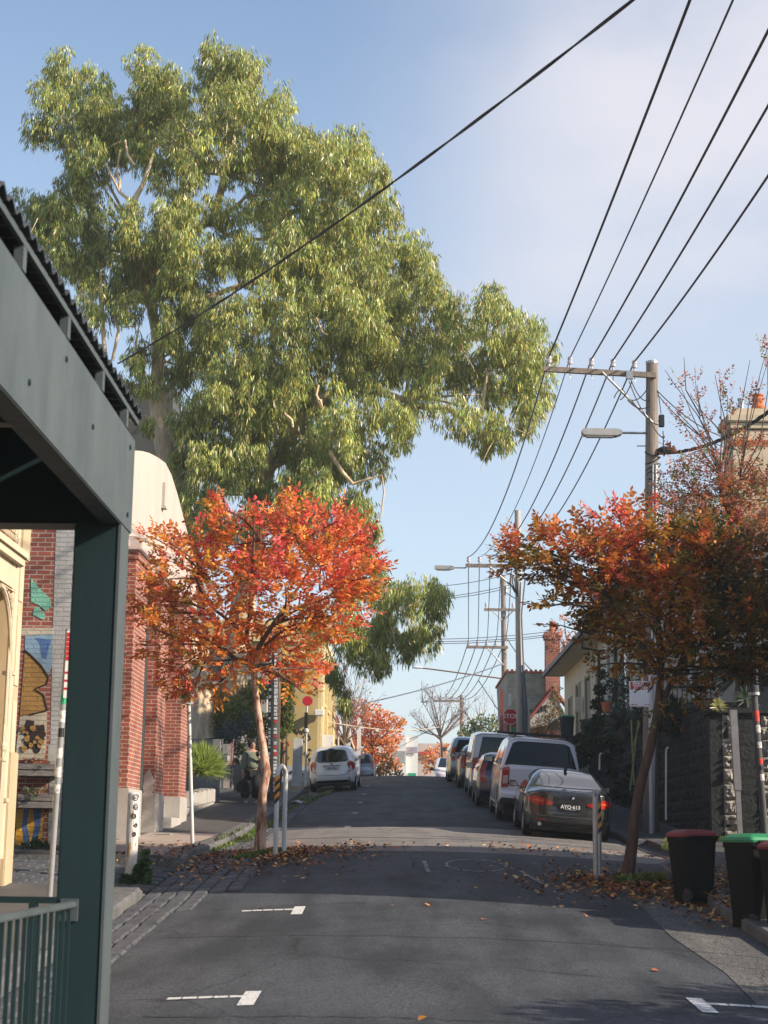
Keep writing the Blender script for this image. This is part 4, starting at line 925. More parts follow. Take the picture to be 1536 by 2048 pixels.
# houses just outside the frame on the right: they throw the broad shadows over the street
o = thing('corner_shop', 'brick shop on the right outside the frame whose shadow lies on the street', 'building', (10, 24, 1))
b = MB(); b.box(6.6, 15, 19.1, 26.3, .5, 6.6); b.build('wall', M_BRICK2, o)
b = MB(); b.box(6.5, 15.1, 19.0, 26.4, 6.6, 6.9); b.build('parapet', M_CREAM2, o)
for k in range(3):
    b = MB(); y = 19.8+k*2.2; b.box(6.56, 6.598, y, y+1.6, 1.9, 4.0); w = b.build('window', M_GLASS, o); b = MB(); b.box(6.5, 6.599, y-.1, y+1.7, 1.78, 1.898); b.build('sill', M_CREAM2, w)
o = thing('side_fence', 'grey timber fence on the right outside the frame', 'fence', (8, 10, .5))
for k in range(18):
    b = MB(); y = 8.0+k*.36; b.box(7.6, 7.63, y, y+.34, h(y)-.1, h(y)+2.1+.04*random.random()); b.build('paling', M_WOODG, o)

o = thing('garage', 'low brick garage on the right outside the frame', 'garage', (9, 9, .2))  # added out of view so its shadow darkens the near right of the road
b = MB(); b.box(7.4, 11.5, 5.2, 11.0, 0, 2.7); b.build('wall', M_BRICK2, o); b = MB(); b.box(7.3, 11.6, 5.1, 11.1, 2.701, 2.8); b.build('roof', M_TILE, o); b = MB(); b.box(7.36, 7.399, 6.5, 9.4, .3, 2.5); b.build('door', M_WOODG, o)
# houses added behind the viewpoint to darken reflections in windows and car glass
for k, (x0, x1, hh, m_) in enumerate(((-26, -9, 7.5, M_BRICK2), (-8.5, 3.5, 6.5, M_HOUSE), (4, 20, 8, M_BRICK2))):
    o = thing('row_house', ['brick row house behind the viewpoint, left', 'pale row house closing the street behind the viewpoint', 'brick row house behind the viewpoint, right'][k], 'house', ((x0+x1)/2, -50, -1))
    b = MB(); b.box(x0, x1, -60, -48, -2, hh); b.build('wall', m_, o)
    b = MB(); b.prism([(x0-.3, hh+.01), (x1+.3, hh+.01), ((x0+x1)/2, hh+3)], 'y', -60.3, -47.7); b.build('roof', M_TILE, o)
    for j in range(3):
        xx = x0+(x1-x0)*(j+.5)/3; b = MB(); b.box(xx-.6, xx+.6, -47.999, -47.96, 1.2, 3.4); w = b.build('window', M_GLASS, o); b = MB(); b.box(xx-.7, xx+.7, -47.999, -47.9, 1.08, 1.198); b.build('sill', M_CREAM2, w)
# ------------------------------------------------------------------ overhead poles and lines
def ins(b, x, y, z, s=1.0): b.lathe([(.018*s, -.10*s), (.018*s, 0), (.045*s, .01*s), (.05*s, .06*s), (.03*s, .075*s), (.045*s, .09*s), (.045*s, .13*s), (.02*s, .16*s)], x, y, z, 10)
def lamp(name_parent, x0, x1, y, z, zr_=None):
    """flat street lantern: head from x0 to mid, arm to x1"""
    hl = (x1-x0)
    t = name_parent
    xe = x0+hl*.62
    b = MB(); b.prism([(x0, z-.04), (x0+.05, z-.10), (xe-.12, z-.11), (xe, z-.06), (xe, z+.01), (xe-.1, z+.05), (x0+.04, z+.05), (x0, z+.02)], 'y', y-.13, y+.13); b.build('lantern', M_LAMP, t)
    b = MB(); b.box(x0+.10, xe-.2, y-.09, y+.09, z-.135, z-.112); b.build('diffuser', M_SIGNW, t)
    b = MB(); b.tube([(xe, y, z-.02), (x1, y, z-.02)], .028, 8); b.build('lamp_arm', M_GALV, t)
P1Y, P2Y, P3Y, P4Y, P0Y = 38., 68., 100., 155., -6.
# nearest pole in view
q0, q1 = P(1301, 1668, P1Y), P(1304, 724, P1Y)
pole = thing('power_pole', 'nearest tall weathered timber power pole with crossarm and five wires, right footpath', 'power pole', (q0.x, P1Y, q0.z-.2))
b = MB(); b.tube([(q0.x, P1Y, q0.z-.2), ((q0.x+q1.x)/2, P1Y, (q0.z+q1.z)/2), (q1.x, P1Y, q1.z)], [.19, .165, .135], 16); b.build('shaft', M_WOOD, pole)
b = MB(); b.lathe([(.145, 0), (.145, .06), (.11, .07)], q1.x, P1Y, q1.z-.05, 14); b.build('cap', M_GALV, pole)
a, c_ = P(1087, 738, P1Y-.19), P(1312, 751, P1Y-.19)
cross1 = lambda t: Vector((a.x+(c_.x-a.x)*t, P1Y-.19, a.z+(c_.z-a.z)*t))
b = MB(); b.prism([(a.x, a.z-.06), (c_.x, c_.z-.06), (c_.x, c_.z+.06), (a.x, a.z+.06)], 'y', P1Y-.24, P1Y-.14); b.build('crossarm', M_WOOD, pole)
b = MB(); b.tube([P(1205, 745, P1Y-.26), P(1306, 846, P1Y-.22)], .028, 6); b.build('brace', M_GALV, pole)
b = MB(); q = P(1259, 748, P1Y-.30); b.box(q.x-.08, q.x+.08, P1Y-.32, P1Y-.245, q.z-.12, q.z+.08, bev=.008); b.build('junction_box', M_GALV, pole)
I1 = []
for k, px in enumerate((1098, 1140, 1183, 1226, 1269)):
    w = P(px, 731-0+k*2.6, P1Y-.19); z = a.z+.06+(c_.z-a.z)*(w.x-a.x)/(c_.x-a.x); b = MB(); ins(b, w.x, P1Y-.19, z+.08, 1.25); b.build('insulator', M_CERAM, pole)
    b = MB(); b.tube([(w.x, P1Y-.19, z+.02), (w.x, P1Y-.19, z-.24)], .012, 5); b.build('insulator_pin', M_GALV, pole)
    I1.append(Vector((w.x, P1Y-.19, z+.24)))
a_, c2 = P(1164, 862, P1Y-.1), P(1290, 862, P1Y-.1)
lamp(pole, a_.x, c2.x+.03, P1Y-.05, a_.z)
b = MB(); q = P(1323, 842, P1Y); b.box(q.x-.06, q.x+.06, P1Y-.06, P1Y+.06, q.z-.14, q.z+.14, bev=.01); b.tube([(q.x-.06, P1Y, q.z), (q1.x, P1Y, q.z)], .015, 5); b.build('fuse_box', M_BLACKP, pole)
# loops of loose wire round the brace and the shaft
rnd = random.Random(5)
def droop(pts, sag, n=10):
    out = []
    for i in range(len(pts)-1):
        for k in range(n+(i == len(pts)-2)):
            t = k/n; v = pts[i].lerp(pts[i+1], t); out.append(Vector((v.x, v.y, v.z-sag*4*t*(1-t))))
    return out
for (p_, q_, sg) in (((1262, 760), (1300, 800), .18), ((1264, 762), (1240, 800), .08), ((1258, 762), (1322, 850), .28), ((1228, 796), (1250, 785), -.12), ((1296, 830), (1326, 875), .1), ((1326, 862), (1328, 905), .06), ((1296, 775), (1262, 800), .1), ((1255, 800), (1300, 812), .12), ((1314, 780), (1322, 828), -.1)):
    b = MB(); b.tube(droop([P(*p_, P1Y-.3), P(*q_, P1Y-.24)], sg), .012, 4); b.build('tail_wire', M_WIRE, pole)
b = MB()
for k in range(5):
    zc = P(1300, 905+k*16, P1Y).z
    b.tube([(q1.x-.02+.17*math.cos(t*math.pi/6), P1Y+.17*math.sin(t*math.pi/6), zc-.0+.10*math.sin(t*math.pi/6+k)) for t in range(13)], .016, 4)
b.build('cable_wrap', M_WIRE, pole)
b = MB(); b.tube([P(1312, 930, P1Y-.17), P(1311, 1290, P1Y-.19), P(1306, 1660, P1Y-.22)], .035, 8); b.tube([P(1306, 930, P1Y-.17), P(1304, 1290, P1Y-.19), P(1300, 1660, P1Y-.22)], .02, 6); b.build('conduit', M_WPOST, pole)
b = MB(); q = P(1275, 890, P1Y-.1); b.tube([(q.x, P1Y, q.z), (q.x+.3, P1Y, q.z)], .014, 5); b.build('step_bolt', M_GALV, pole)

# second pole
q0, q1 = P(1042, 1545, P2Y), P(1035, 1021, P2Y)
pole2 = thing('power_pole', 'second power pole, pale smooth shaft rising behind the stop sign', 'power pole', (q0.x, P2Y, q0.z-1))
b = MB(); b.tube([(q0.x, P2Y, q0.z-1), (q1.x, P2Y, q1.z)], [.17, .12], 14); b.build('shaft', mat('pale_pole_timber', (.46, .43, .40), .85, col2=(.30, .28, .26), scale=5, stretch=(6, 6, .4), bump=.3), pole2)
a, c_ = P(931, 1131, P2Y-.2), P(1044, 1132, P2Y-.2)
b = MB(); b.prism([(a.x, a.z-.07), (c_.x, c_.z-.07), (c_.x, c_.z+.07), (a.x, a.z+.07)], 'y', P2Y-.26, P2Y-.14); b.build('crossarm', M_WOOD, pole2)
b = MB(); b.tube([P(980, 1134, P2Y-.28), P(1030, 1178, P2Y-.22)], .04, 6); b.build('brace', M_GALV, pole2)
I2 = []
for k in range(5):
    x = a.x+.12+k*(c_.x-a.x-.25)/4.6; b = MB(); ins(b, x, P2Y-.2, a.z+.14, 1.5); b.build('insulator', M_CERAM, pole2); I2.append(Vector((x, P2Y-.2, a.z+.35)))
aa, cc = P(869, 1134, P2Y-.2), P(932, 1136, P2Y-.2); lamp(pole2, aa.x, cc.x, P2Y-.2, aa.z)
b = MB(); q = P(1028, 1172, P2Y-.2)
for k in range(4): b.tube([P(1022+k*3, 1145+k*5, P2Y-.25), P(1020+k*5, 1165, P2Y-.3), P(1030+k*2, 1185+k*3, P2Y-.2)], .03, 5)
b.build('cable_cluster', M_WIRE, pole2)
b = MB(); b.tube([P(1050, 1160, P2Y-.16), P(1043, 1230, P2Y-.19), P(1047, 1330, P2Y-.2), P(1048, 1530, P2Y-.2)], .035, 6); b.tube([P(1046, 1330, P2Y-.22), P(1052, 1420, P2Y-.2), P(1052, 1540, P2Y-.2)], .07, 6); b.build('conduit', M_WIRE2, pole2)
b = MB(); b.box(P(1046, 1, P2Y).x, P(1056, 1, P2Y).x, P2Y-.12, P2Y+.08, q0.z-1, P(1050, 1398, P2Y).z); b.build('steel_channel', M_GALV, pole2)
# third pole
q0, q1 = P(1012, 1560, P3Y), P(1006, 1150, P3Y)
pole3 = thing('power_pole', 'third power pole, brown timber with two crossarms and a long lamp arm', 'power pole', (q0.x, P3Y, q0.z-1))
b = MB(); b.tube([(q0.x, P3Y, q0.z-1), (q1.x, P3Y, q1.z)], [.20, .14], 12); b.build('shaft', M_WOOD, pole3)
I3 = []; 
for (pa_, pb_, nn) in (((968, 1219), (1032, 1219), 2), ((933, 1294), (1016, 1294), 5)):
    a, c_ = P(*pa_, P3Y-.2), P(*pb_, P3Y-.2); b = MB(); b.box(a.x, c_.x, P3Y-.26, P3Y-.14, a.z-.08, a.z+.08); b.build('crossarm', M_WOOD, pole3)
    for k in range(nn):
        x = a.x+.12+k*(c_.x-a.x-.3)/max(nn-1, 1); b = MB(); ins(b, x, P3Y-.2, a.z+.15, 1.7); b.build('insulator', M_CERAM, pole3)
        if nn == 5: I3.append(Vector((x, P3Y-.2, a.z+.4)))
b = MB(); b.tube([P(975, 1297, P3Y-.3), P(1006, 1330, P3Y-.2)], .04, 5); b.tube([P(985, 1222, P3Y-.3), P(1004, 1240, P3Y-.2)], .035, 5); b.tube([P(1026, 1222, P3Y-.3), P(1010, 1238, P3Y-.2)], .035, 5); b.build('brace', M_GALV, pole3)
b = MB(); b.tube([P(842, 1336, P3Y-.2), P(860, 1338, P3Y-.2), P(1003, 1357, P3Y-.2)], .045, 6); b.build('lamp_arm', mat('rusty_pipe', (.22, .12, .09), .8), pole3)
b = MB(); q = P(834, 1335, P3Y-.2); b.lathe([(0.02, -.26), (.12, -.2), (.15, 0), (.12, .2), (.05, .34)], 0, 0, 0, 10); b.v = [(q.x+z, P3Y-.2+y, q.z+x*.5) for x, y, z in b.v]; b.build('lantern', M_SIGNW, pole3)
b = MB(); b.tube([P(1003, 1190, P3Y-.1), P(1012, 1188, P3Y-.1), P(1013, 1172, P3Y-.1)], .07, 6); b.build('bracket', M_GALV, pole3)
# fourth pole
q0, q1 = P(925, 1560, P4Y), P(923, 1390, P4Y)
pole4 = thing('power_pole', 'farthest power pole, small, with a lantern above the bare tree', 'power pole', (q0.x, P4Y, 0))
b = MB(); b.tube([(q0.x, P4Y, 1), (q1.x, P4Y, q1.z)], [.24, .17], 10); b.build('shaft', M_WOOD, pole4)
a, c_ = P(867, 1402, P4Y), P(924, 1402, P4Y); b = MB(); b.box(a.x, c_.x, P4Y-.3, P4Y-.15, a.z-.1, a.z+.1); b.build('crossarm', M_WOOD, pole4)
I4 = []
for k in range(5):
    x = a.x+.15+k*(c_.x-a.x-.5)/4; b = MB(); ins(b, x, P4Y-.22, a.z+.15, 1.8); b.build('insulator', M_CERAM, pole4); I4.append(Vector((x, P4Y-.22, a.z+.42)))
b = MB(); b.tube([P(905, 1404, P4Y-.3), P(921, 1418, P4Y-.2)], .05, 5); b.build('brace', M_GALV, pole4)
aa, cc = P(841, 1403, P4Y), P(867, 1404, P4Y); lamp(pole4, aa.x, cc.x, P4Y-.2, aa.z)
# pole behind the camera that carries the near ends
pole0 = thing('power_pole', 'power pole standing on the right behind the viewpoint', 'power pole', (5.6, P0Y, h(-6)))
b = MB(); b.tube([(5.9, P0Y, h(-6)-.1), (5.9, P0Y, 11.0)], [.19, .14], 14); b.build('shaft', M_WOOD, pole0)
b = MB(); b.box(3.2, 6.05, P0Y-.25, P0Y-.15, 10.3, 10.42); b.build('crossarm', M_WOOD, pole0)
def span(p, q, sag, n=28): return [Vector((p.x+(q.x-p.x)*t, p.y+(q.y-p.y)*t, p.z+(q.z-p.z)*t-4*sag*t*(1-t))) for t in [i/n for i in range(n+1)]]
ordn = ['first (leftmost)', 'second', 'third', 'fourth', 'fifth (rightmost)']
# sag and far-end heights follow from where each wire leaves the frame
tops = [(1380, 0), (1466, 0), (1536, 62), (1536, 212), (1536, 352)]
for k in range(5):
    S = I1[k]; X0 = S.x+.0
    px, py = tops[k]
    # depth at which the wire (constant x) passes the frame edge
    lo, hi = 3., 37.
    for _ in range(60):
        mid = (lo+hi)/2; w = P(px, py, mid)
        if w.x > X0: hi = mid
        else: lo = mid
    w = P(px, py, mid); E = Vector((X0, P0Y, 10.55)); t = (S.y-mid)/(S.y-P0Y)
    zlin = S.z+(E.z-S.z)*t; sag = (zlin-w.z)/(4*t*(1-t))
    b = MB(); b.tube(span(S, E, sag, 40), .015 if k == 1 else .021, 6)
    o = b.build('power_line', M_WIRE); tag(o, '%s of five wires from the nearest crossarm up to the frame top' % ordn[k], 'overhead wire', 'street wires')
for k in range(5):
    b = MB(); b.tube(span(I1[k]-Vector((0, 0, .0)), I2[k], .95), .013 if k == 1 else .019, 5)
    tag(b.build('power_line', M_WIRE2), '%s of the five wires between the nearest and the second pole' % ordn[k], 'overhead wire', 'street wires')
    b = MB(); b.tube(span(I2[k], I3[k], .8), .02, 5)
    tag(b.build('power_line', M_WIRE2), '%s of the wires dropping from the second pole to the third pole' % ordn[k], 'overhead wire', 'street wires')
    b = MB(); b.tube(span(I3[k], I4[k], 1.4), .028, 5)
    tag(b.build('power_line', M_WIRE2), '%s of the wires from the third pole to the farthest pole' % ordn[k], 'overhead wire', 'street wires')
def wire(pts, d0, d1, r, label, m=M_WIRE2, sag=0, n=24, name='cable'):
    p, q = P(*pts[0], d0), P(*pts[1], d1); b = MB(); b.tube(span(p, q, sag, n), r, 6); return tag(b.build(name, m), label, 'overhead cable')
# heavy twisted service cable across the street, top centre
p, q = P(236, 727, 26.8), P(1266, 0, 14)+Vector((0, 0, .54))
ex = p+(q-p)*1.75
b = MB()
cp = span(p, ex, .55, 120)
for s_ in range(2):
    b.tube([v+Vector((.008*math.cos(i*.55+s_*math.pi), 0, .008*math.sin(i*.55+s_*math.pi))) for i, v in enumerate(cp)], .0105, 6)
tag(b.build('service_cable', M_WIRE), 'thick black twisted cable crossing the sky from the left roof to the top right', 'overhead cable')
# bundled cable from the nearest pole to the right
p, q = P(1318, 906, P1Y-.1), P(1540, 748, 33); ex = p+(q-p)*1.8; cp = span(p, ex, .75, 90); b = MB()
for s_ in range(3): b.tube([v+Vector((.022*math.cos(i*.6+s_*2.09), 0, .022*math.sin(i*.6+s_*2.09))) for i, v in enumerate(cp)], .022, 6)
tag(b.build('service_cable', M_WIRE), 'thick rope like bundled cable rising from the nearest pole to the right edge', 'overhead cable')
b = MB(); b.lathe([(.03, -.2), (.09, -.1), (.1, 0), (.07, .12), (.02, .2)], 0, 0, 0, 9); q = P(1333, 899, P1Y-.12); b.v = [(q.x+z, q.y+y, q.z+x*.8) for x, y, z in b.v]; b.build('cable_clamp', M_WIRE, pole)
wire(((1316, 783), (1470, 880)), P1Y-.1, 41, .012, 'thin wire from the nearest pole down behind the bare twigs', M_WIRE, .2)
wire(((1316, 790), (1480, 900)), P1Y-.1, 41, .010, 'thinner second wire sloping from the nearest pole towards the chimney', M_WIRE, .3)
wire(((700, 1412), (1012, 1325)), 84, 99, .035, 'blue looking wire rising from the left bare tree to the third pole', M_WIRE2, .2)
wire(((640, 1440), (980, 1412)), 70, 150, .02, 'pale sagging cable low across the street beyond the crest', M_CREAM2, 1.1)
wire(((820, 1478), (905, 1436)), 120, 150, .04, 'short dark cable above the white warehouse', M_WIRE2, .1)
for k, (pa_, pb_, dd) in enumerate((((866, 1166), (1003, 1150), 99), ((850, 1190), (1003, 1172), 99), ((858, 1193), (1003, 1177), 99.4), ((866, 1271), (1090, 1262), 99), ((866, 1276), (1090, 1268), 99), ((866, 1280), (1088, 1272), 99.3))):
    p, q = P(*pa_, dd), P(*pb_, dd); d_ = (p-q); b = MB(); b.tube(span(p+d_*.5, q-d_*.12, .25), .022, 5)
    tag(b.build('cross_street_line', M_WIRE2), ['topmost wire crossing the street at the third pole', 'second wire crossing at the third pole, left of the crossarms', 'third wire crossing, just under the second one at the third pole', 'upper of the three lower wires crossing by the third pole', 'middle of the three lower wires crossing by the third pole', 'lowest of the three lower wires crossing by the third pole'][k], 'overhead wire', 'cross street wires')
wire(((1010, 1270), (1088, 1360)), 99, 88, .03, 'wire from the third pole to the red brick chimney house', M_WIRE2, .3)
wire(((1012, 1185), (1130, 1205)), 99, 80, .03, 'sagging wire right of the second pole towards the orange leaves', M_WIRE2, .4)
wire(((957, 1361), (1003, 1430)), 100, 99.5, .03, 'thin stay wire under the long lamp arm', M_WIRE2, 0)

# ------------------------------------------------------------------ signs
def cylpost(b, p, q, r, n=12): b.tube([p, q], r, n)
def gz(px, py, d): return P(px, py, d)
# stop sign
sd = 70.5
stp = thing('stop_sign', 'red octagonal stop sign on a post behind the parked cars', 'road sign', (P(1022, 1550, sd).x, sd, h(sd)))
q = P(1021, 1433, sd); r_ = .345
octa = [(q.x+r_*math.cos(math.pi/8+k*math.pi/4), q.z+r_*math.sin(math.pi/8+k*math.pi/4)) for k in range(8)]
b = MB(); b.prism(octa, 'y', sd-.02, sd); b.build('border', M_SIGNW, stp)
octa = [(q.x+r_*.93*math.cos(math.pi/8+k*math.pi/4), q.z+r_*.93*math.sin(math.pi/8+k*math.pi/4)) for k in range(8)]
b = MB(); b.prism(octa, 'y', sd-.028, sd-.021); b.build('face', M_SIGNR, stp)
text_mesh('STOP', .26, M_SIGNW, stp, Matrix.Translation(Vector((q.x, sd-.031, q.z))-stp.location) @ Matrix.Rotation(R(90), 4, 'X'), 'lettering', bold=.006)
b = MB(); cylpost(b, (q.x, sd+.03, h(sd)-.3), (q.x, sd+.03, q.z+.95), .03); b.build('post', M_GALV, stp)
b = MB(); b.box(q.x+.02, q.x+.55, sd-.0, sd+.02, q.z-.62, q.z-.45); b.build('street_name_plate', M_SIGNG, stp)
b = MB(); b.box(q.x-.09, q.x+.02, sd-.0, sd+.02, q.z+.45, q.z+.93); b.build('upright_plate', M_SIGNW, stp)
# permit zone sign
pd = 37.2
pm = thing('permit_sign', 'white permit zone sign with red heading in front of the nearest power pole', 'road sign', (P(1296, 1660, pd).x, pd, zfr(5.4, pd)))
a, c_ = P(1259, 1413, pd), P(1303, 1363, pd)
b = MB(); b.box(a.x, c_.x, pd-.012, pd, a.z, c_.z, bev=.004); b.build('plate', M_SIGNW, pm)
b = MB(); b.box(a.x+.025, c_.x-.02, pd-.0145, pd-.0125, c_.z-.185, c_.z-.015); pn = b.build('red_panel', M_SIGNR, pm)
xm = (a.x+c_.x)/2
text_mesh('PERMIT', .105, M_SIGNW, pm, Matrix.Translation(Vector((xm, pd-.016, c_.z-.055))-pm.location) @ Matrix.Rotation(R(90), 4, 'X'), 'lettering', bold=.002)
text_mesh('ZONE', .12, M_SIGNW, pm, Matrix.Translation(Vector((xm, pd-.016, c_.z-.14))-pm.location) @ Matrix.Rotation(R(90), 4, 'X'), 'lettering', bold=.002)
b = MB(); b.prism([(a.x+.03, a.z+.04), (a.x+.07, a.z+.06), (a.x+.07, a.z+.02)], 'y', pd-.015, pd-.0125); b.box(a.x+.07, a.x+.17, pd-.015, pd-.0125, a.z+.034, a.z+.046)
b.prism([(c_.x-.03, a.z+.04), (c_.x-.07, a.z+.06), (c_.x-.07, a.z+.02)], 'y', pd-.015, pd-.0125); b.box(c_.x-.17, c_.x-.07, pd-.015, pd-.0125, a.z+.034, a.z+.046); b.build('arrow', M_SIGNR, pm)
b = MB(); cylpost(b, P(1303, 1672, pd-.0), P(1301, 1290, pd+.03), .05, 14); b.build('post', M_WPOST, pm)
# left metal post with half hidden sign
d = 29.0; q0, q1 = P(385, 1683, d), P(377, 1392, d)
lp = thing('sign_post', 'slim pale metal sign post on the left footpath kerb, top hidden in orange leaves', 'sign post', (q0.x, d, zfl(q0.x, d)))
b = MB(); cylpost(b, q0-Vector((0, 0, .03)), q1, .032, 12); b.build('post', M_WPOST, lp)
b = MB(); b.lathe([(.11, 0), (.11, .018), (.045, .02), (.045, .035)], q0.x, d, zfl(q0.x, d)+.002, 14); b.build('base_plate', M_GALV, lp)
b = MB(); b.box(q1.x-.13, q1.x+.09, d-.045, d-.035, q1.z-.14, q1.z+.32); b.build('plate', M_SIGNW, lp)
b = MB(); b.box(q1.x-.11, q1.x+.03, d-.05, d-.046, q1.z-.05, q1.z+.03); b.build('green_panel', M_SIGNG, lp)
# stickered pole with narrow red sign, left
d = 20.6; q0, q1 = P(99, 1792, d), P(137, 1258, d)
sp = thing('stickered_sign_pole', 'leaning stickered pole with narrow red and white sign, left of the verandah post', 'sign post', (q0.x, d, q0.z))
b = MB(); cylpost(b, q0-Vector((0, 0, .05)), q1, .034, 14); b.build('post', mat('dull_grey_steel', (.26, .27, .28), .6, var=.25, scale=6), sp)
def onpole(t0, t1, m, name, par, A, B, rr, ang0=0, ang1=360):
    b = MB(); p, q = A.lerp(B, t0), A.lerp(B, t1); b.tube([p, q], rr, 14); return b.build(name, m, par)
def tpole(py, A, B, ya, yb): return (py-ya)/(yb-ya)
for (ya, yb, m) in ((1500, 1521, M_STKW), (1538, 1558, M_STKW), (1424, 1448, M_STKW), (1460, 1478, M_BLACKP), (1392, 1412, M_SIGNG), (1572, 1590, M_STKW)):
    onpole((ya-1792)/(1258-1792.), (yb-1792)/(1258-1792.), m, 'sticker', sp, q0, q1, .0355)
b = MB(); pa_, pb_ = P(131, 1396, d-.06), P(140, 1262, d-.06)
b.prism([(pa_.x-.025, pa_.z), (pa_.x+.045, pa_.z), (pb_.x+.04, pb_.z), (pb_.x-.03, pb_.z)], 'y', d-.075, d-.06); b.build('plate', M_SIGNW, sp)
b = MB()
for k in range(9): 
    yy = 1264+k*9.5 if k < 6 else 1340+(k-6)*16; w = P(137-(yy-1262)*.055, yy+5, d-.08); hh = .024 if k < 6 else .012; b.box(w.x-.02, w.x+.026, d-.080, d-.0755, w.z-hh, w.z+hh)
b.build('red_panel', M_SIGNR, sp)
# old white bollard with stickers
d = 23.9; q0, q1 = P(261, 1752, d), P(268, 1588, d)
wb = thing('bollard', 'old white post with rust and black and white stickers, ivy at its foot', 'bollard', (q0.x, d, q0.z-.05))
m_rust = mat('chipped_white_paint', (.62, .60, .56), .75, col2=(.40, .20, .08), scale=5, bump=.2, stretch=(2, 2, .6), tlo=.38, thi=.46)
b = MB(); b.tube([q0-Vector((0, 0, .1)), q1], .082, 18); b.lathe([(.082, 0), (.07, .02), (.0, .028)], q1.x, d, q1.z, 18); b.build('post', m_rust, wb)
for k, yy in enumerate((1595, 1614, 1632, 1650, 1668)):
    t0 = (yy+9-1752)/(1588-1752.); t1 = (yy-8-1752)/(1588-1752.); p_, q_ = q0.lerp(q1, t0), q0.lerp(q1, t1)
    for ring in range(3 if k < 2 else 2):
        b = MB(); c0 = (p_+q_)/2; rr = (.05, .042, .036, .03, .03)[k]-.015*ring; pts = []
        ang = math.radians(-60+(0, 6, -10, 12, -4)[k])
        if ring: continue
        n = 24; vs = []
        for j in range(n+1):
            a0 = 2*math.pi*1.9*j/n+k; r2 = rr*(1-.8*j/n); th = ang+r2*math.cos(a0)/.083; vs.append((c0.x+(.0835)*math.cos(th), d+.0835*math.sin(th), c0.z+r2*1.15*math.sin(a0)))
        b.tube(vs, .006, 4, cap=False); b.build('sticker', M_BLACKP, wb)
# hoop guards
def hoop(px0, px1, pyt, pyb, d, label, band='left'):
    q0, q1, qt = P(px0, pyb, d), P(px1, pyb, d), P(px0, pyt, d); hw = .12
    # hoop seen almost edge on: its plane runs nearly along the street
    cx = (q0.x+q1.x)/2; hx = abs(q1.x-q0.x)/2; gz_ = zr(cx, d)-.1; top = qt.z
    t = thing('hoop_guard', label, 'bollard', (cx, d, gz_+.1)); hy = .22
    pts = [(cx-hx, d-hy, gz_), (cx-hx, d-hy, top-.16)]
    for k in range(1, 8):
        a = math.pi*k/8; pts.append((cx-hx*math.cos(a), d-hy*math.cos(a), top-.16+.16*math.sin(a)))
    pts += [(cx+hx, d+hy, top-.16), (cx+hx, d+hy, gz_)]
    b = MB(); b.tube(pts, .038, 14); b.build('hoop', M_WPOST if band == 'left' else M_GALV, t)
    sx, sy = (cx-hx, d-hy) if band == 'left' else (cx+hx, d+hy)
    z1 = top-.17; n = 6
    for k in range(n):
        b = MB(); b.tube([(sx, sy, z1-k*.068), (sx, sy, z1-(k+1)*.068)], .0395, 14)
        o_ = len(b.v)
        # slanted stripe ends
        b.v = [(x, y, z+(x-sx)*1.1) for x, y, z in b.v]; b.build('stripe', M_ORANGE if k % 2 == 0 else M_BLACKP, t)
    return t
hoop(553, 566, 1532, 1697, 27.4, 'steel hoop guard with orange and black stripes beside the left red tree trunk')
hoop(1188, 1202, 1583, 1738, 24.4, 'grey hoop guard with orange and black stripes in front of the parked dark coupe', 'right')
# stickered timber pole near the person
d = 47.0; q0, q1 = P(546, 1594, d), P(549, 1262, d)
sp2 = thing('poster_pole', 'dark timber pole covered in strips of faded posters beside the walking person', 'pole', (q0.x, d, q0.z))
b = MB(); b.tube([q0-Vector((0, 0, .1)), q1], [.17, .15], 16); b.build('shaft', mat('dark_pole_timber', (.07, .075, .07), .9, var=.5, scale=5, stretch=(5, 5, .5), bump=.5), sp2)
M_FADP = mat('faded_poster', (.33, .36, .36), .8, col2=(.15, .17, .17), scale=25)
rnd = random.Random(11); b1, b2, b3 = MB(), MB(), MB()
for k in range(44):
    t0 = .03+k*.0215; c0 = q0.lerp(q1, t0); c1 = q0.lerp(q1, t0+rnd.uniform(.012, .02))
    for (bb, dx, w, pr) in ((b1, .06, .045, .95), (b2, -.10, .03, .6)):
        if rnd.random() > pr: continue
        rr_ = rnd.random(); yy = d-math.sqrt(max(.0, .172**2-dx*dx))-.006
        b3_ = MB(); b3_.box(c0.x+dx-w, c0.x+dx+w+rnd.uniform(-.01, .01), yy, yy+.012, c0.z, c1.z); b3_.build('poster', (M_STKR if rr_ < .12 else M_STKW) if bb is b1 else M_FADP, sp2)
o = MB(); a, c_ = P(556, 1594, d+.5), P(562, 1300, d+.5); o.box(a.x, c_.x, d+.45, d+.6, a.z, c_.z); tag(o.build('brown_stake', M_WOODR), 'narrow brown timber post right behind the poster pole', 'post')
o = MB(); a, c_ = P(560, 1562, d+2), P(565, 1485, d+2); o.box(a.x, c_.x, d+1.8, d+2.2, a.z-.3, c_.z); tag(o.build('grey_cabinet', M_DGREY), 'narrow dark grey cabinet behind the poster pole', 'cabinet')
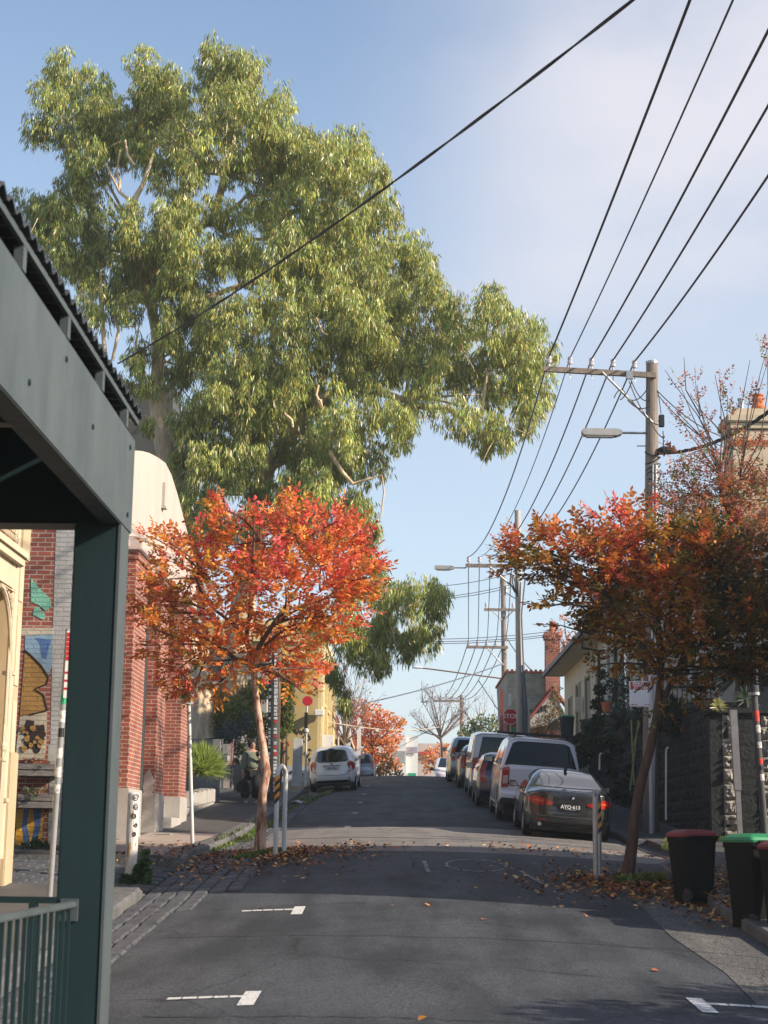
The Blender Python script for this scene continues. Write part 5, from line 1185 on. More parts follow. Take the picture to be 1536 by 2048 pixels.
# pale kiosk slab
d = 52; a, c_ = P(583, 1566, d), P(604, 1475, d)
kt = thing('information_pillar', 'pale grey slab pillar with a small notice, on the left footpath before the white hatchback', 'pillar', ((a.x+c_.x)/2, d, a.z))
b = MB(); b.prism([(a.x, a.z-.1), (c_.x, a.z-.1), (c_.x+.02, c_.z-.03), (a.x+.04, c_.z)], 'y', d, d+.22); b.build('body', M_WPOST, kt)
b = MB(); pa_, pb_ = P(588, 1512, d), P(598, 1496, d); b.box(pa_.x, pb_.x, d-.012, d-.001, pa_.z, pb_.z); nb_ = b.build('notice', M_SIGNW, kt)
b = MB()
for k in range(4): b.box(pa_.x+.02, pb_.x-.02, d-.0145, d-.0125, pa_.z+.03+k*.055, pa_.z+.045+k*.055)
b.build('notice_text', mat('grey_ink', (.2, .25, .28), .8), nb_)
# sign seen from behind near the yellow building
d = 56; q0, q1 = P(611, 1560, d), P(614, 1400, d)
sb = thing('sign_post', 'thin sign post with a red plate and grey box before the yellow building', 'sign post', (q0.x, d, q0.z))
b = MB(); b.tube([q0-Vector((0, 0, .2)), q1], .035, 10); b.build('post', M_WPOST, sb)
q = P(615, 1402, d-.1); b = MB(); r_ = .24
b.prism([(q.x+r_*math.cos(math.pi/8+k*math.pi/4)*.75, q.z+r_*math.sin(math.pi/8+k*math.pi/4)*.7) for k in range(8)], 'y', d-.12, d-.10); b.build('plate', M_SIGNR, sb)
b = MB(); w = P(612, 1447, d-.06); b.box(w.x-.055, w.x+.055, d-.09, d-.04, w.z-.28, w.z+.36); b.build('vertical_plate', M_BLACKP, sb)
b = MB(); w = P(613, 1461, d-.1); b.lathe([(.02, -.07), (.07, -.04), (.07, .04), (.02, .07)], w.x, d-.1, w.z, 10); b.build('lamp', M_SIGNW, sb)
b = MB(); b.lathe([(.12, 0), (.12, .08), (.05, .1)], q0.x, d, zfl(q0.x, d)-.02, 12); b.build('base', M_DGREY, sb)

# right side poles and pipes
d = 33.6; q0, q1 = P(1480, 1664, d), P(1466, 1420, d)
gp = thing('square_steel_post', 'galvanised square steel post in front of the stone gate wall', 'post', (q0.x, d, q0.z))
b = MB(); m_ = q1.lerp(q0, .66)
def sqpost(b, A, B, hw):
    vs = []
    for p in (A, B):
        for sx, sy in ((-1, -1), (1, -1), (1, 1), (-1, 1)): vs.append((p.x+sx*hw, p.y+sy*hw, p.z))
    b.add(vs, [(0, 1, 2, 3), (4, 5, 6, 7)]+[(k, (k+1) % 4, (k+1) % 4+4, k+4) for k in range(4)])
sqpost(b, q0-Vector((0, 0, .1)), m_, .048); b.build('post', M_GALV, gp); b = MB(); sqpost(b, m_, q1, .066); b.build('sleeve', M_GALV, gp)
d = 32.4; q0, q1 = P(1533, 1690, d), P(1503, 1322, d)
sp3 = thing('stickered_sign_pole', 'dark leaning pole with red and white stickers at the right edge', 'sign post', (q0.x, d, q0.z))
b = MB(); b.tube([q0-Vector((0, 0, .2)), q1], .062, 14); b.build('post', M_DGREY, sp3)
b = MB(); b.tube([q1+(q0-q1)*.0, q1+(q0-q1)*.18], .10, 14); b.build('collar', M_PIPE, sp3)
for (ya, yb, m, rr) in ((1322, 1328, M_GALV, .104), (1386, 1392, M_GALV, .104), (1423, 1445, M_STKR, .064), (1452, 1467, M_STKW, .064), (1486, 1498, M_STKW, .064), (1519, 1530, M_STKR, .0638), (1534, 1542, M_BLACKP, .0642), (1550, 1563, M_STKW, .064)):
    onpole((yb-1690)/(1322-1690.), (ya-1690)/(1322-1690.), m, 'sticker', sp3, q0, q1, rr)
def cane(px, py0, py1, d, lab):
    p, q = P(px, py0, d), P(px, py1, d); b = MB(); b.tube([p, Vector((q.x, d, q.z-.12)), Vector((q.x+.01, d, q.z-.04)), Vector((q.x+.05, d, q.z))], .022, 8); return tag(b.build('bent_pipe', M_WPOST), lab, 'pipe')
cane(1332, 1640, 1494, 36.2, 'white bent top pipe standing against the dark wall behind the red lid bin')
cane(1199, 1540, 1506, 40.3, 'white bent top pipe above the boot of the dark coupe')
b = MB(); 
for (pa_, pb_) in (((1260, 1580), (1277, 1440)), ((1264, 1500), (1280, 1445)), ((1262, 1440), (1268, 1570))): b.tube([P(*pa_, 36.6), P(*pb_, 36.6)], .018, 5)
tag(b.build('garden_stakes', mat('green_bamboo', (.20, .24, .10), .8)), 'thin yellow green stakes leaning on the wall left of the nearest pole', 'stakes')

# ------------------------------------------------------------------ wheelie bins
def wheelie(name_lab, X, Y, rz, lidm, hgt=.93, w=.48, gzv=None, tilt=0, body=M_DARK, grp=None):
    z0 = zr(min(X, 4.6), Y) if gzv is None else gzv
    t = thing('wheelie_bin', name_lab, 'wheelie bin', (X, Y, z0), grp); t.rotation_euler = (0, tilt, rz)
    b = MB(); hw, hd = w/2, w*.56; s = .80; zt_ = hgt-.10
    vs = []; prof = [(s, .04), (s+.02, .2), (.90, zt_*.62), (.97, zt_-.06), (1.0, zt_-.055), (1.0, zt_)]
    rad = .05
    ringn = []
    for sc, z in prof:
        pts = []
        for (cx, cy, a0) in ((1, 1, 0), (-1, 1, 90), (-1, -1, 180), (1, -1, 270)):
            for k in range(4):
                a = R(a0+k*30); pts.append((cx*(hw*sc-rad)+rad*math.cos(a), cy*(hd*sc-rad)+rad*math.sin(a)+(1-sc)*hd*.5, z))
        ringn.append(pts)
    n = len(ringn[0])
    for r_ in ringn: vs += r_
    fs = [(i*n+j, i*n+(j+1) % n, (i+1)*n+(j+1) % n, (i+1)*n+j) for i in range(len(prof)-1) for j in range(n)]+[tuple(range(n))[::-1], tuple((len(prof)-1)*n+j for j in range(n))]
    b.add(vs, fs); b.build('body', body, t, smooth=True, local=True)
    b = MB(); vs = []; lp = [(1.03, hgt-.098), (1.05, hgt-.075), (1.0, hgt-.045), (.75, hgt-.01), (.4, hgt)]
    for sc, z in lp:
        for (cx, cy, a0) in ((1, 1, 0), (-1, 1, 90), (-1, -1, 180), (1, -1, 270)):
            for k in range(4):
                a = R(a0+k*30); vs.append((cx*(hw*sc-rad*sc)+rad*sc*math.cos(a), cy*(hd*sc-rad*sc)+rad*sc*math.sin(a), z))
    fs = [(i*n+j, i*n+(j+1) % n, (i+1)*n+(j+1) % n, (i+1)*n+j) for i in range(len(lp)-1) for j in range(n)]+[tuple(range(n))[::-1], tuple((len(lp)-1)*n+j for j in range(n))]
    b.add(vs, fs); b.build('lid', lidm, t, smooth=True, local=True)
    b = MB(); b.tube([(-hw*.8, hd+.03, hgt-.12), (-hw*.8, hd+.09, hgt-.09), (hw*.8, hd+.09, hgt-.09), (hw*.8, hd+.03, hgt-.12)], .016, 8); b.build('handle', body, t, local=True)
    for sx in (-1, 1):
        b = MB(); b.lathe([(.02, sx*hw*.70), (.095, sx*hw*.70), (.10, sx*(hw*.70+.012)), (.10, sx*(hw*.70+.04)), (.09, sx*(hw*.70+.05)), (.02, sx*(hw*.70+.05))], hd*.78, .10, 0, 18, axis='x'); b.build('wheel', M_BLACKP, t, local=True, smooth=True)
    return t
M_LIDR = mat('red_lid_plastic', (.22, .02, .025), .5, var=.3, scale=6, spec=.5); M_LIDG = mat('green_lid_plastic', (.025, .25, .10), .5, var=.2, scale=6, spec=.5)
M_BIN = mat('dark_green_plastic', (.0035, .006, .006), .7, var=.3, scale=5, spec=.15)
q = P(1385, 1778, 22.0); wheelie('dark wheelie bin with a red lid standing alone beside the leaning tree', q.x, 22.0, R(-160), M_LIDR, body=M_BIN, w=.46, grp='wheelie bins')
q = P(1500, 1838, 19.6); wheelie('dark wheelie bin with a bright green lid behind the red lidded one at the edge', 4.05, 19.75, R(-158), M_LIDG, hgt=1.08, w=.54, body=M_BIN, grp='wheelie bins')
wheelie('dark wheelie bin with a red lid cut by the right edge of the picture', 4.28, 19.0, R(-172), M_LIDR, hgt=1.08, w=.56, body=M_BIN, grp='wheelie bins')
lz_ = P(1135, 1492, 58).z
wheelie('distant dark green bin standing high on the stair landing by the white house', P(1135, 1490, 58).x, 58.2, R(175), M_LIDG, hgt=1.05, w=.5, gzv=lz_, body=M_GREENP, grp='wheelie bins')
# manhole on the right footpath, cover on left footpath
b = MB(); q = (-3.95, 24.7); b.lathe([(.30, 0), (.30, .012)], 0, 0, 0, 20); b.v = [(x-4.2, y+26.6, z+zfl(-4.2, 26.6)+.004) for x, y, z in b.v]; tag(b.build('pit_lid', M_CONC), 'round pale pit lid set in the footpath near the old white post', 'pit lid')
o = MB(); o.box(-4.75, -4.45, 33.4, 33.9, zfl(-4.6, 33.6)+.007, zfl(-4.6, 33.6)+.02); tag(o.build('pit_lid', M_PLINTH), 'small square lid in the footpath beside the second brick pier', 'pit lid')
b = MB(); q = mark_px(600+200, 1132) if False else None
rnd = random.Random(8); p_ = P(594, 1591, 52); vs = []
for k in range(14): a = 2*math.pi*k/14; vs.append((-3.0+.30*math.cos(a)*rnd.uniform(.6, 1), 50.6+.45*math.sin(a)*rnd.uniform(.6, 1), zr(-3.0, 50.6)+rnd.uniform(.02, .09)))
b = MB(); b.add(vs+[(-3.0, 50.6, zr(-3, 50.6)+.12)], [(k, (k+1) % 14, 14) for k in range(14)]); tag(b.build('litter', M_STKW), 'crumpled pale litter lying in the left gutter before the hatchback', 'litter')
o = MB(); x, y = mark_px(400, 1752); o.add([(x-.05, y-.06, zr(x, y)+.035), (x+.16, y-.03, zr(x, y)+.05), (x+.15, y+.05, zr(x, y)+.04), (x-.06, y+.03, zr(x, y)+.03)], [(0, 1, 2, 3)]); tag(o.build('paper_scrap', mat('lilac_paper', (.30, .28, .42), .8)), 'small lilac paper scrap lying on the cobbles', 'litter')
# ------------------------------------------------------------------ parked cars
def carpaint(name, col, metal=0.0, rough=0.3):
    m, nt, b = newmat(name); b.inputs['Base Color'].default_value = (*col, 1); b.inputs['Metallic'].default_value = metal
    b.inputs['Roughness'].default_value = rough; b.inputs['Coat Weight'].default_value = .9; b.inputs['Coat Roughness'].default_value = .04
    n = nt.nodes.new('ShaderNodeTexNoise'); n.inputs['Scale'].default_value = 3; n.inputs['Detail'].default_value = 5; nt.links.new(coords(nt), n.inputs['Vector'])
    mr = nt.nodes.new('ShaderNodeMapRange'); mr.inputs[3].default_value = rough*.7; mr.inputs[4].default_value = rough*1.5; nt.links.new(n.outputs[0], mr.inputs[0]); nt.links.new(mr.outputs[0], b.inputs['Roughness'])
    return m
M_CARW = carpaint('white_car_paint', (.66, .66, .68), 0, .35); M_CARD = carpaint('graphite_car_paint', (.022, .025, .029), .15, .25)
M_CARB = carpaint('navy_car_paint', (.03, .05, .09), .4, .28); M_CARS = carpaint('silver_blue_car_paint', (.28, .33, .42), .5, .3); M_CARG = carpaint('grey_car_paint', (.14, .15, .17), .5, .3)
M_CGLASS = mat('car_glass', (.012, .016, .018), .04, var=.3, scale=2, spec=1.0, coat=1.0); M_CGLASS2 = mat('tinted_car_glass', (.006, .009, .011), .08, var=.3, scale=2, spec=.35); M_TYRE = mat('tyre_rubber', (.018, .018, .019), .85, var=.2)
M_RIM = mat('alloy_rim', (.42, .43, .44), .3, metal=.8, var=.2); M_TLR = mat('tail_light_red', (.50, .022, .015), .12, var=.5, scale=14, spec=.8); M_TLW = mat('lamp_clear', (.62, .56, .54), .12, var=.4, scale=16, spec=.8)
M_TLO = mat('tail_light_orange', (.65, .12, .03), .12, var=.4, scale=14, spec=.8)
M_TRIM = mat('black_car_trim', (.012, .013, .015), .5, var=.2); M_PLATEB = mat('plate_black', (.012, .012, .014), .45, var=.1); M_CHROME = mat('chrome', (.75, .75, .76), .12, metal=1, var=.05)
M_SEAT = mat('seat_fabric', (.03, .03, .035), .9)

def smoothprof(pts, n=4):
    out = []; k = len(pts)
    for i in range(k-1):
        p0, p1, p2, p3 = [Vector(pts[max(0, min(k-1, j))]) for j in (i-1, i, i+1, i+2)]
        for q in range(n):
            t = q/n; out.append(.5*((2*p1)+(p2-p0)*t+(2*p0-5*p1+4*p2-p3)*t*t+(3*p1-p0-3*p2+p3)*t**3))
    out.append(Vector(pts[-1])); return out

class Car:
    def __init__(s, name, label, spec, loc, yaw=0, group='cars parked along the kerb', cat='car'):
        s.S = spec; s.t = thing(name, label, cat, loc, group)
        x, y, z = loc; slope = (zr(x, y+spec['L'])-zr(x, y))/spec['L']; camb = (zr(x+.7, y+1)-zr(x-.7, y+1))/1.4
        s.t.rotation_mode = 'XYZ'; s.t.rotation_euler = (math.atan(slope), -math.atan(camb), yaw)
        s.hw = spec['W']/2
    def f(s, x, y, z):
        S = s.S; L_, hw, belt, H = S['L'], s.hw, S['belt'], S['H']
        W = hw
        r = S.get('rr', .5); 
        if y < r: W *= 1-S.get('tr', .10)*((r-y)/r)**2
        if y > L_-.8: W *= 1-.16*((y-L_+.8)/.8)**2
        if z < .5: W *= 1-.06*((.5-z)/.3)**1.5
        elif z > belt: W *= 1-(1-S['tw'])*min(1.1, (z-belt)/(H-belt))**1.15
        else: W *= 1-.015*((z-.6)/max(.05, belt-.6))**2 if z > .6 else 1
        sh = S.get('shoulder', .0)
        ax = abs(x); X = x*W
        bow = S.get('bow', .14)
        y2 = y+bow*ax**3*max(0, 1-y/.9)**1.0 - .22*ax**3*max(0, (y-L_+.9)/.9)
        w = max(0, min(1, (z-belt*.82)/(H-belt*.82)))
        rd = S.get('rd', .09)
        z2 = z-rd*max(0, (ax-.72)/.28)**2*w**.7 - .035*max(0, (ax-.7)/.3)**2*(1 if z > .75 else 0)*(1-w)
        z2 += .02*(1-ax*ax)*w
        return Vector((X, y2, z2))
    def body(s, mat_):
        S = s.S; top = smoothprof(S['prof'], 4); L_ = S['L']; R_ = S['wr']+.055; bz = .22
        bot = []
        for wc in (S['w2'], S['w1']):
            pts = []
            a0 = math.asin(max(-1, min(1, (bz-S['wr'])/R_)))
            for k in range(13):
                a = a0+(math.pi-2*a0)*k/12; pts.append(Vector((wc+R_*math.cos(a), S['wr']+R_*math.sin(a))))
            bot += pts
        poly = list(top)+bot
        bm = bmesh.new(); vs = [bm.verts.new((-1, p.x, p.y)) for p in poly]; f = bm.faces.new(vs)
        r = bmesh.ops.extrude_face_region(bm, geom=[f]); 
        for v in [g for g in r['geom'] if isinstance(g, bmesh.types.BMVert)]: v.co.x = 1
        def cut(co, no): bmesh.ops.bisect_plane(bm, geom=bm.verts[:]+bm.edges[:]+bm.faces[:], plane_co=co, plane_no=no)
        for x in (.25, .5, .72, .80, .87, .93, .97): cut((x, 0, 0), (1, 0, 0)); cut((-x, 0, 0), (1, 0, 0))
        cut((0, 0, 0), (1, 0, 0))
        for y in [0.05, .1, .16, .24, .34, .45]+lin(.6, L_-.1, .22)+[L_-.04]: cut((0, y, 0), (0, 1, 0))
        z = .3
        while z < S['H']: cut((0, 0, z), (0, 0, 1)); z += .09
        cut((0, 0, S['belt']), (0, 0, 1))
        for v in bm.verts: v.co = s.f(*v.co)
        bmesh.ops.recalc_face_normals(bm, faces=bm.faces)
        b = MB(); b.addbm(bm); o = b.build('body', mat_, s.t, smooth=True, local=True, angle=R(38)); return o
    def patch(s, kind, poly, m, name, off=.008, thick=.0, parent=None, seg=(None, None), cut=.06):
        """poly in (x, z) on the rear skin, or (y, z) on a side (kind 'L' or 'R')"""
        bm = bmesh.new()
        vs = [bm.verts.new((p[0], p[1], 0)) for p in poly]; bm.faces.new(vs)
        us = [p[0] for p in poly]; ws = [p[1] for p in poly]
        for u in lin(min(us), max(us), cut)[1:-1]: bmesh.ops.bisect_plane(bm, geom=bm.verts[:]+bm.edges[:]+bm.faces[:], plane_co=(u, 0, 0), plane_no=(1, 0, 0))
        for w in lin(min(ws), max(ws), cut)[1:-1]: bmesh.ops.bisect_plane(bm, geom=bm.verts[:]+bm.edges[:]+bm.faces[:], plane_co=(0, w, 0), plane_no=(0, 1, 0))
        rearp = smoothprof(s.S['prof'], 4)
        # rear outline as y(z) up to the highest point
        zz = [p.y for p in rearp]; kt = zz.index(max(zz)); rz = [rearp[i].y for i in range(kt+1)]; ry = [rearp[i].x for i in range(kt+1)]
        for i in range(1, len(rz)): rz[i] = max(rz[i], rz[i-1]+1e-4)
        for v in bm.verts:
            u, w = v.co.x, v.co.y
            if kind == 'rear':
                yy = float(np.interp(w, rz, ry)); p = s.f(u, yy, w); e = .01
                n = (s.f(u+e, yy, w)-p).cross(s.f(u, float(np.interp(w+e, rz, ry)), w+e)-p).normalized()
                if n.y > 0: n = -n
            else:
                sx = -1 if kind == 'L' else 1; p = s.f(sx, u, w); e = .01
                n = (s.f(sx, u+e, w)-p).cross(s.f(sx, u, w+e)-p).normalized()
                if n.x*sx < 0: n = -n
            v.co = p+n*off
        if thick:
            pass
        b = MB(); b.addbm(bm); return b.build(name, m, parent or s.t, smooth=True, local=True)
    def wheels(s, rimm=None):
        S = s.S
        for y in (S['w1'], S['w2']):
            for sx in (-1, 1):
                xo = sx*(s.hw-.015); r = S['wr']; tw = .19
                b = MB(); prof = [(r*.62, xo-sx*tw), (r*.97, xo-sx*tw), (r, xo-sx*(tw-.03)), (r, xo-sx*.03), (r*.96, xo), (r*.66, xo+sx*.002), (r*.62, xo-sx*.02)]
                b.lathe(prof, y, r, 0, 28, axis='x'); w = b.build('wheel', M_TYRE, s.t, smooth=True, local=True)
                b = MB(); b.lathe([(.03, xo+sx*.0), (.06, xo+sx*.002), (.07, xo-sx*.03)], y, r, 0, 12, axis='x')
                for k in range(10):
                    a = 2*math.pi*k/10; ca, sa = math.cos(a), math.sin(a); n_ = Vector((0, -sa, ca))*.022; c0 = Vector((xo-sx*.012, y+.05*ca, r+.05*sa)); c1 = Vector((xo-sx*.006, y+r*.64*ca, r+r*.64*sa))
                    b.add([c0-n_, c0+n_, c1+n_*.8, c1-n_*.8], [(0, 1, 2, 3)])
                b.lathe([(r*.60, xo-sx*.03), (r*.66, xo+sx*.004), (r*.62, xo+sx*.004), (r*.58, xo-sx*.028)], y, r, 0, 28, axis='x')
                rim = b.build('rim', rimm or M_RIM, w, local=True)
                b = MB(); b.lathe([(.0, xo-sx*.05), (r*.6, xo-sx*.05), (r*.6, xo-sx*.052)], y, r, 0, 20, axis='x'); b.build('brake', M_TRIM, w, local=True)
    def mirror(s, sx, y, z, m, scale=1):
        q = s.f(sx, y, z); b = MB(); k = scale
        x0, x1 = q.x+sx*.03, q.x+sx*(.03+.19*k); b.box(min(x0, x1), max(x0, x1), q.y-.05, q.y+.06, z-.01, z+.13*k, bev=.03)
        b.box(min(q.x-sx*.02, x0), max(q.x-sx*.02, x0)+0, q.y-.02, q.y+.02, z+.0, z+.03); o = b.build('mirror', m, s.t, smooth=True, local=True)
        b = MB(); b.box(min(x0, x1)+.02, max(x0, x1)-.02, q.y-.055, q.y-.0505, z+.01, z+.11*k); b.build('mirror_glass', M_CHROME, o, local=True)
    def under(s):
        S = s.S; b = MB(); b.box(-s.hw*.86, s.hw*.86, .25, S['L']-.3, .16, .55); b.build('underbody', M_TRIM, s.t, local=True)
    def plate(s, z, m, txt, mt, w=.372, hh=.13, size=.092):
        rear = smoothprof(s.S['prof'], 4); zz = [p.y for p in rear]; kt = zz.index(max(zz)); y = float(np.interp(z, [rear[i].y for i in range(kt+1)], [rear[i].x for i in range(kt+1)]))-.022
        b = MB(); b.box(-w/2, w/2, y, y+.02, z-hh/2, z+hh/2, bev=.004); p = b.build('number_plate', m, s.t, local=True)
        text_mesh(txt, size, mt, p, Matrix.Translation((0, y-.002, z)) @ Matrix.Rotation(R(90), 4, 'X'), 'lettering', bold=.002)
        return y
def rrect(x0, x1, z0, z1, r=.05, skew=0):
    pts = []
    for (cx, cz, a0) in ((x1-r, z1-r, 0), (x0+r, z1-r, 90), (x0+r, z0+r, 180), (x1-r, z0+r, 270)):
        for k in range(4):
            a = R(a0+k*30); pts.append((cx+r*math.cos(a), cz+r*math.sin(a)))
    return pts
def basez(x, y): return zr(x, y)

# white hatchback, left
S = dict(L=3.6, W=1.60, H=1.49, belt=.98, tw=.80, wr=.29, w1=.62, w2=2.98, rd=.10, bow=.20, tr=.12, rr=.5,
         prof=[(.12, .27), (.02, .36), (0, .50), (.02, .66), (.07, .80), (.11, .95), (.16, 1.05), (.25, 1.25), (.33, 1.40), (.44, 1.455), (.9, 1.488), (1.6, 1.485), (2.1, 1.42), (2.6, 1.16), (2.85, 1.02), (3.3, .90), (3.53, .74), (3.6, .5), (3.56, .28)])
hx = -2.30; cw = Car('hatchback', 'small white hatchback seen from behind, parked on the left before the crest', S, (hx, 58.4, basez(hx, 59.5)+.0), R(-2.0))
cw.t.location.z = zr(hx, 58.4); cw.body(M_CARW); cw.under(); cw.wheels()
cw.patch('rear', [(-.78, 1.02), (-.70, 1.335), (-.55, 1.37), (0, 1.385), (.55, 1.37), (.70, 1.335), (.78, 1.02), (.6, .985), (0, .965), (-.6, .985)], M_CGLASS, 'rear_window')
for sx in (-1, 1):
    pl = [(.73*sx, .98), (.86*sx, 1.03), (.985*sx, .99), (.99*sx, .82), (.93*sx, .66), (.74*sx, .60), (.80*sx, .74), (.72*sx, .90)]
    tl = cw.patch('rear', pl, M_TLR, 'tail_light', .014, cut=.04)
    cw.patch('rear', [(.83*sx, .84), (.91*sx, .86), (.92*sx, .68), (.78*sx, .625)], M_TLW, 'lamp_lens', .020, parent=tl, cut=.04)
    cw.patch('R' if sx > 0 else 'L', [(.02, .96), (.20, .99), (.22, .85), (.08, .70), (.02, .68)], M_TLR, 'lamp_side', .012, parent=tl, cut=.05)
    cw.patch('rear', [(.82*sx, .47), (.90*sx, .36), (.87*sx, .35), (.79*sx, .46)], M_TRIM, 'vent_slot', .012)
    k = 'R' if sx > 0 else 'L'
    cw.patch(k, [(.55, 1.04), (.75, 1.34), (1.45, 1.38), (1.42, 1.0)], M_CGLASS, 'side_window'); cw.patch(k, [(1.52, 1.0), (1.54, 1.38), (1.95, 1.36), (2.45, 1.10), (2.5, 1.0)], M_CGLASS, 'side_window')
    cw.patch(k, rrect(1.46, 1.50, .35, 1.0, .01), M_TRIM, 'door_gap', .004)
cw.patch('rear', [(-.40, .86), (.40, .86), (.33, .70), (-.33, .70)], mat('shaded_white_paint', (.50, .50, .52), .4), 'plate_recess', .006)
cw.patch('rear', rrect(-.42, .42, .855, .872, .006), M_TRIM, 'tailgate_grip', .012)
cw.patch('rear', [(-.80, .575), (-.6, .555), (0, .548), (.6, .555), (.80, .575), (.80, .567), (.6, .546), (0, .539), (-.6, .546), (-.80, .567)], M_TRIM, 'tailgate_gap', .006)
cw.patch('rear', [(-.9, .31), (-.7, .375), (.7, .375), (.9, .31), (.85, .285), (-.85, .285)], M_TRIM, 'bumper_valance', .006)
cw.patch('rear', rrect(-.15, .15, 1.372, 1.40, .01), M_TRIM, 'brake_light', .02)
cw.plate(.775, mat('plate_white', (.60, .60, .64), .5), '1EV\u00b71EU', mat('plate_ink', (.10, .12, .2), .6))
b = MB(); b.lathe([(.0, .0), (.035, 0), (.035, .012), (.028, .014), (.0, .014)], 0, 0, 0, 14); b.v = [(x, .085-z, .925+y) for x, y, z in b.v]; b.build('badge', M_CHROME, cw.t, local=True)
cw.mirror(1, 2.42, .98, M_CARW); cw.mirror(-1, 2.42, .98, M_CARW)
b = MB(); b.tube([(0.0, .75, 1.49), (-.0, .62, 1.66)], .006, 5); b.build('aerial', M_TRIM, cw.t, local=True)
# seats glimpsed through the glass
# dark coupe
S = dict(L=4.64, W=1.83, H=1.37, belt=.93, tw=.74, wr=.335, w1=.86, w2=3.68, rd=.10, bow=.26, tr=.13, rr=.6,
         prof=[(.16, .25), (.05, .33), (.0, .48), (.02, .62), (.03, .76), (.035, .90), (.07, .965), (.14, .975), (.45, .985), (.75, 1.05), (1.25, 1.24), (1.65, 1.345), (2.1, 1.37), (2.6, 1.34), (3.1, 1.12), (3.4, .96), (4.1, .86), (4.5, .72), (4.62, .5), (4.6, .27)])
bx = 3.46; cb = Car('coupe', 'dark graphite coupe with red tail lights and plate AYQ 613, nearest on the right', S, (bx, 35.6, zr(bx, 35.6)), R(0))
cb.body(M_CARD); cb.under(); cb.wheels()
def topskin(c, x0a, x1a, ya, x0b, x1b, yb, m, name, off=.008, nx=10, ny=12, mid=0.0, parent=None):
    """patch on the upper skin between two rows, given by y"""
    pr = smoothprof(c.S['prof'], 4); zz = [p.y for p in pr]; ki = [i for i, p in enumerate(pr) if p.y > .7]
    ys = [pr[i].x for i in ki]; zs = [pr[i].y for i in ki]
    for i in range(1, len(ys)): ys[i] = max(ys[i], ys[i-1]+1e-4)
    vs = []
    for j in range(ny+1):
        t = j/ny
        for i in range(nx+1):
            u = i/nx; x = (x0a+(x0b-x0a)*t)*(1-u)+(x1a+(x1b-x1a)*t)*u; y = ya+(yb-ya)*t - mid*(1-(2*u-1)**2)*(1-t)
            z = float(np.interp(y, ys, zs)); p = c.f(x, y, z); e = .02
            n = (c.f(x+e, y, z)-p).cross(c.f(x, y+e, float(np.interp(y+e, ys, zs)))-p).normalized()
            if n.z < 0: n = -n
            vs.append(p+n*off)
    b = MB(); b.add(vs, [(j*(nx+1)+i, j*(nx+1)+i+1, (j+1)*(nx+1)+i+1, (j+1)*(nx+1)+i) for j in range(ny) for i in range(nx)]); return b.build(name, m, parent or c.t, smooth=True, local=True)
topskin(cb, -.80, .80, .72, -.74, .74, 1.52, M_CGLASS, 'rear_window', .008, mid=.05)
topskin(cb, -.74, .74, 2.55, -.84, .84, 3.12, M_CGLASS, 'windscreen', .008)
for sx in (-1, 1):
    pl = [(.64*sx, .80), (.985*sx, .885), (1.0*sx, .74), (.90*sx, .675), (.66*sx, .665)]
    tl = cb.patch('rear', pl, M_TLR, 'tail_light', .016, cut=.05)
    cb.patch('rear', [(.42*sx, .735), (.45*sx, .70), (.62*sx, .665), (.63*sx, .795), (.58*sx, .79)], M_TLR, 'tail_light', .016, cut=.05)
    cb.patch('rear', [(.67*sx, .765), (.93*sx, .81), (.95*sx, .765), (.68*sx, .725)], M_TLO, 'lamp_bar', .021, parent=tl, cut=.05)
    k = 'R' if sx > 0 else 'L'
    cb.patch(k, [(.0, .86), (.28, .88), (.26, .78), (.02, .70)], M_TLR, 'lamp_side', .012, parent=tl, cut=.05)
    cb.patch(k, [(1.15, .98), (1.62, 1.25), (2.15, 1.28), (2.15, .96)], M_CGLASS, 'side_window'); cb.patch(k, [(2.22, .96), (2.22, 1.28), (2.6, 1.26), (3.05, 1.02), (3.08, .96)], M_CGLASS, 'side_window')
    cb.patch(k, rrect(2.16, 2.2, .3, .95, .01), M_TRIM, 'door_gap', .003)
    cb.patch('rear', rrect(min(.60*sx, .85*sx), max(.6*sx, .85*sx), .375, .40, .01), M_TLR, 'reflector', .012)
cb.patch('rear', [(-.62, .60), (-.5, .585), (.5, .585), (.62, .60), (.62, .594), (.5, .577), (-.5, .577), (-.62, .594)], M_TRIM, 'boot_gap', .006)
cb.patch('rear', [(-.40, .72), (.40, .72), (.33, .60), (-.33, .60)], M_TRIM, 'plate_recess', .004)
cb.patch('rear', [(-.88, .47), (.88, .47), (.84, .455), (-.84, .455)], M_CARG, 'bumper_crease', .008)
cb.patch('rear', [(-.85, .33), (.85, .33), (.75, .27), (-.75, .27)], M_TRIM, 'diffuser', .008)
for sx in (-.62, .62):
    b = MB(); b.lathe([(.035, 0), (.042, 0), (.042, .1), (.035, .1)], 0, 0, 0, 14); b.v = [(x+sx, z-.02, y+.29) for x, y, z in b.v]; b.build('exhaust_tip', M_CHROME, cb.t, local=True)
yp = cb.plate(.665, M_PLATEB, 'AYQ\u00b7613', M_SIGNW, w=.372, hh=.134, size=.105)
text_mesh('VICTORIA - THE PLACE TO BE', .018, M_SIGNW, cb.t, Matrix.Translation((0, yp-.002, .612)) @ Matrix.Rotation(R(90), 4, 'X'), 'lettering')
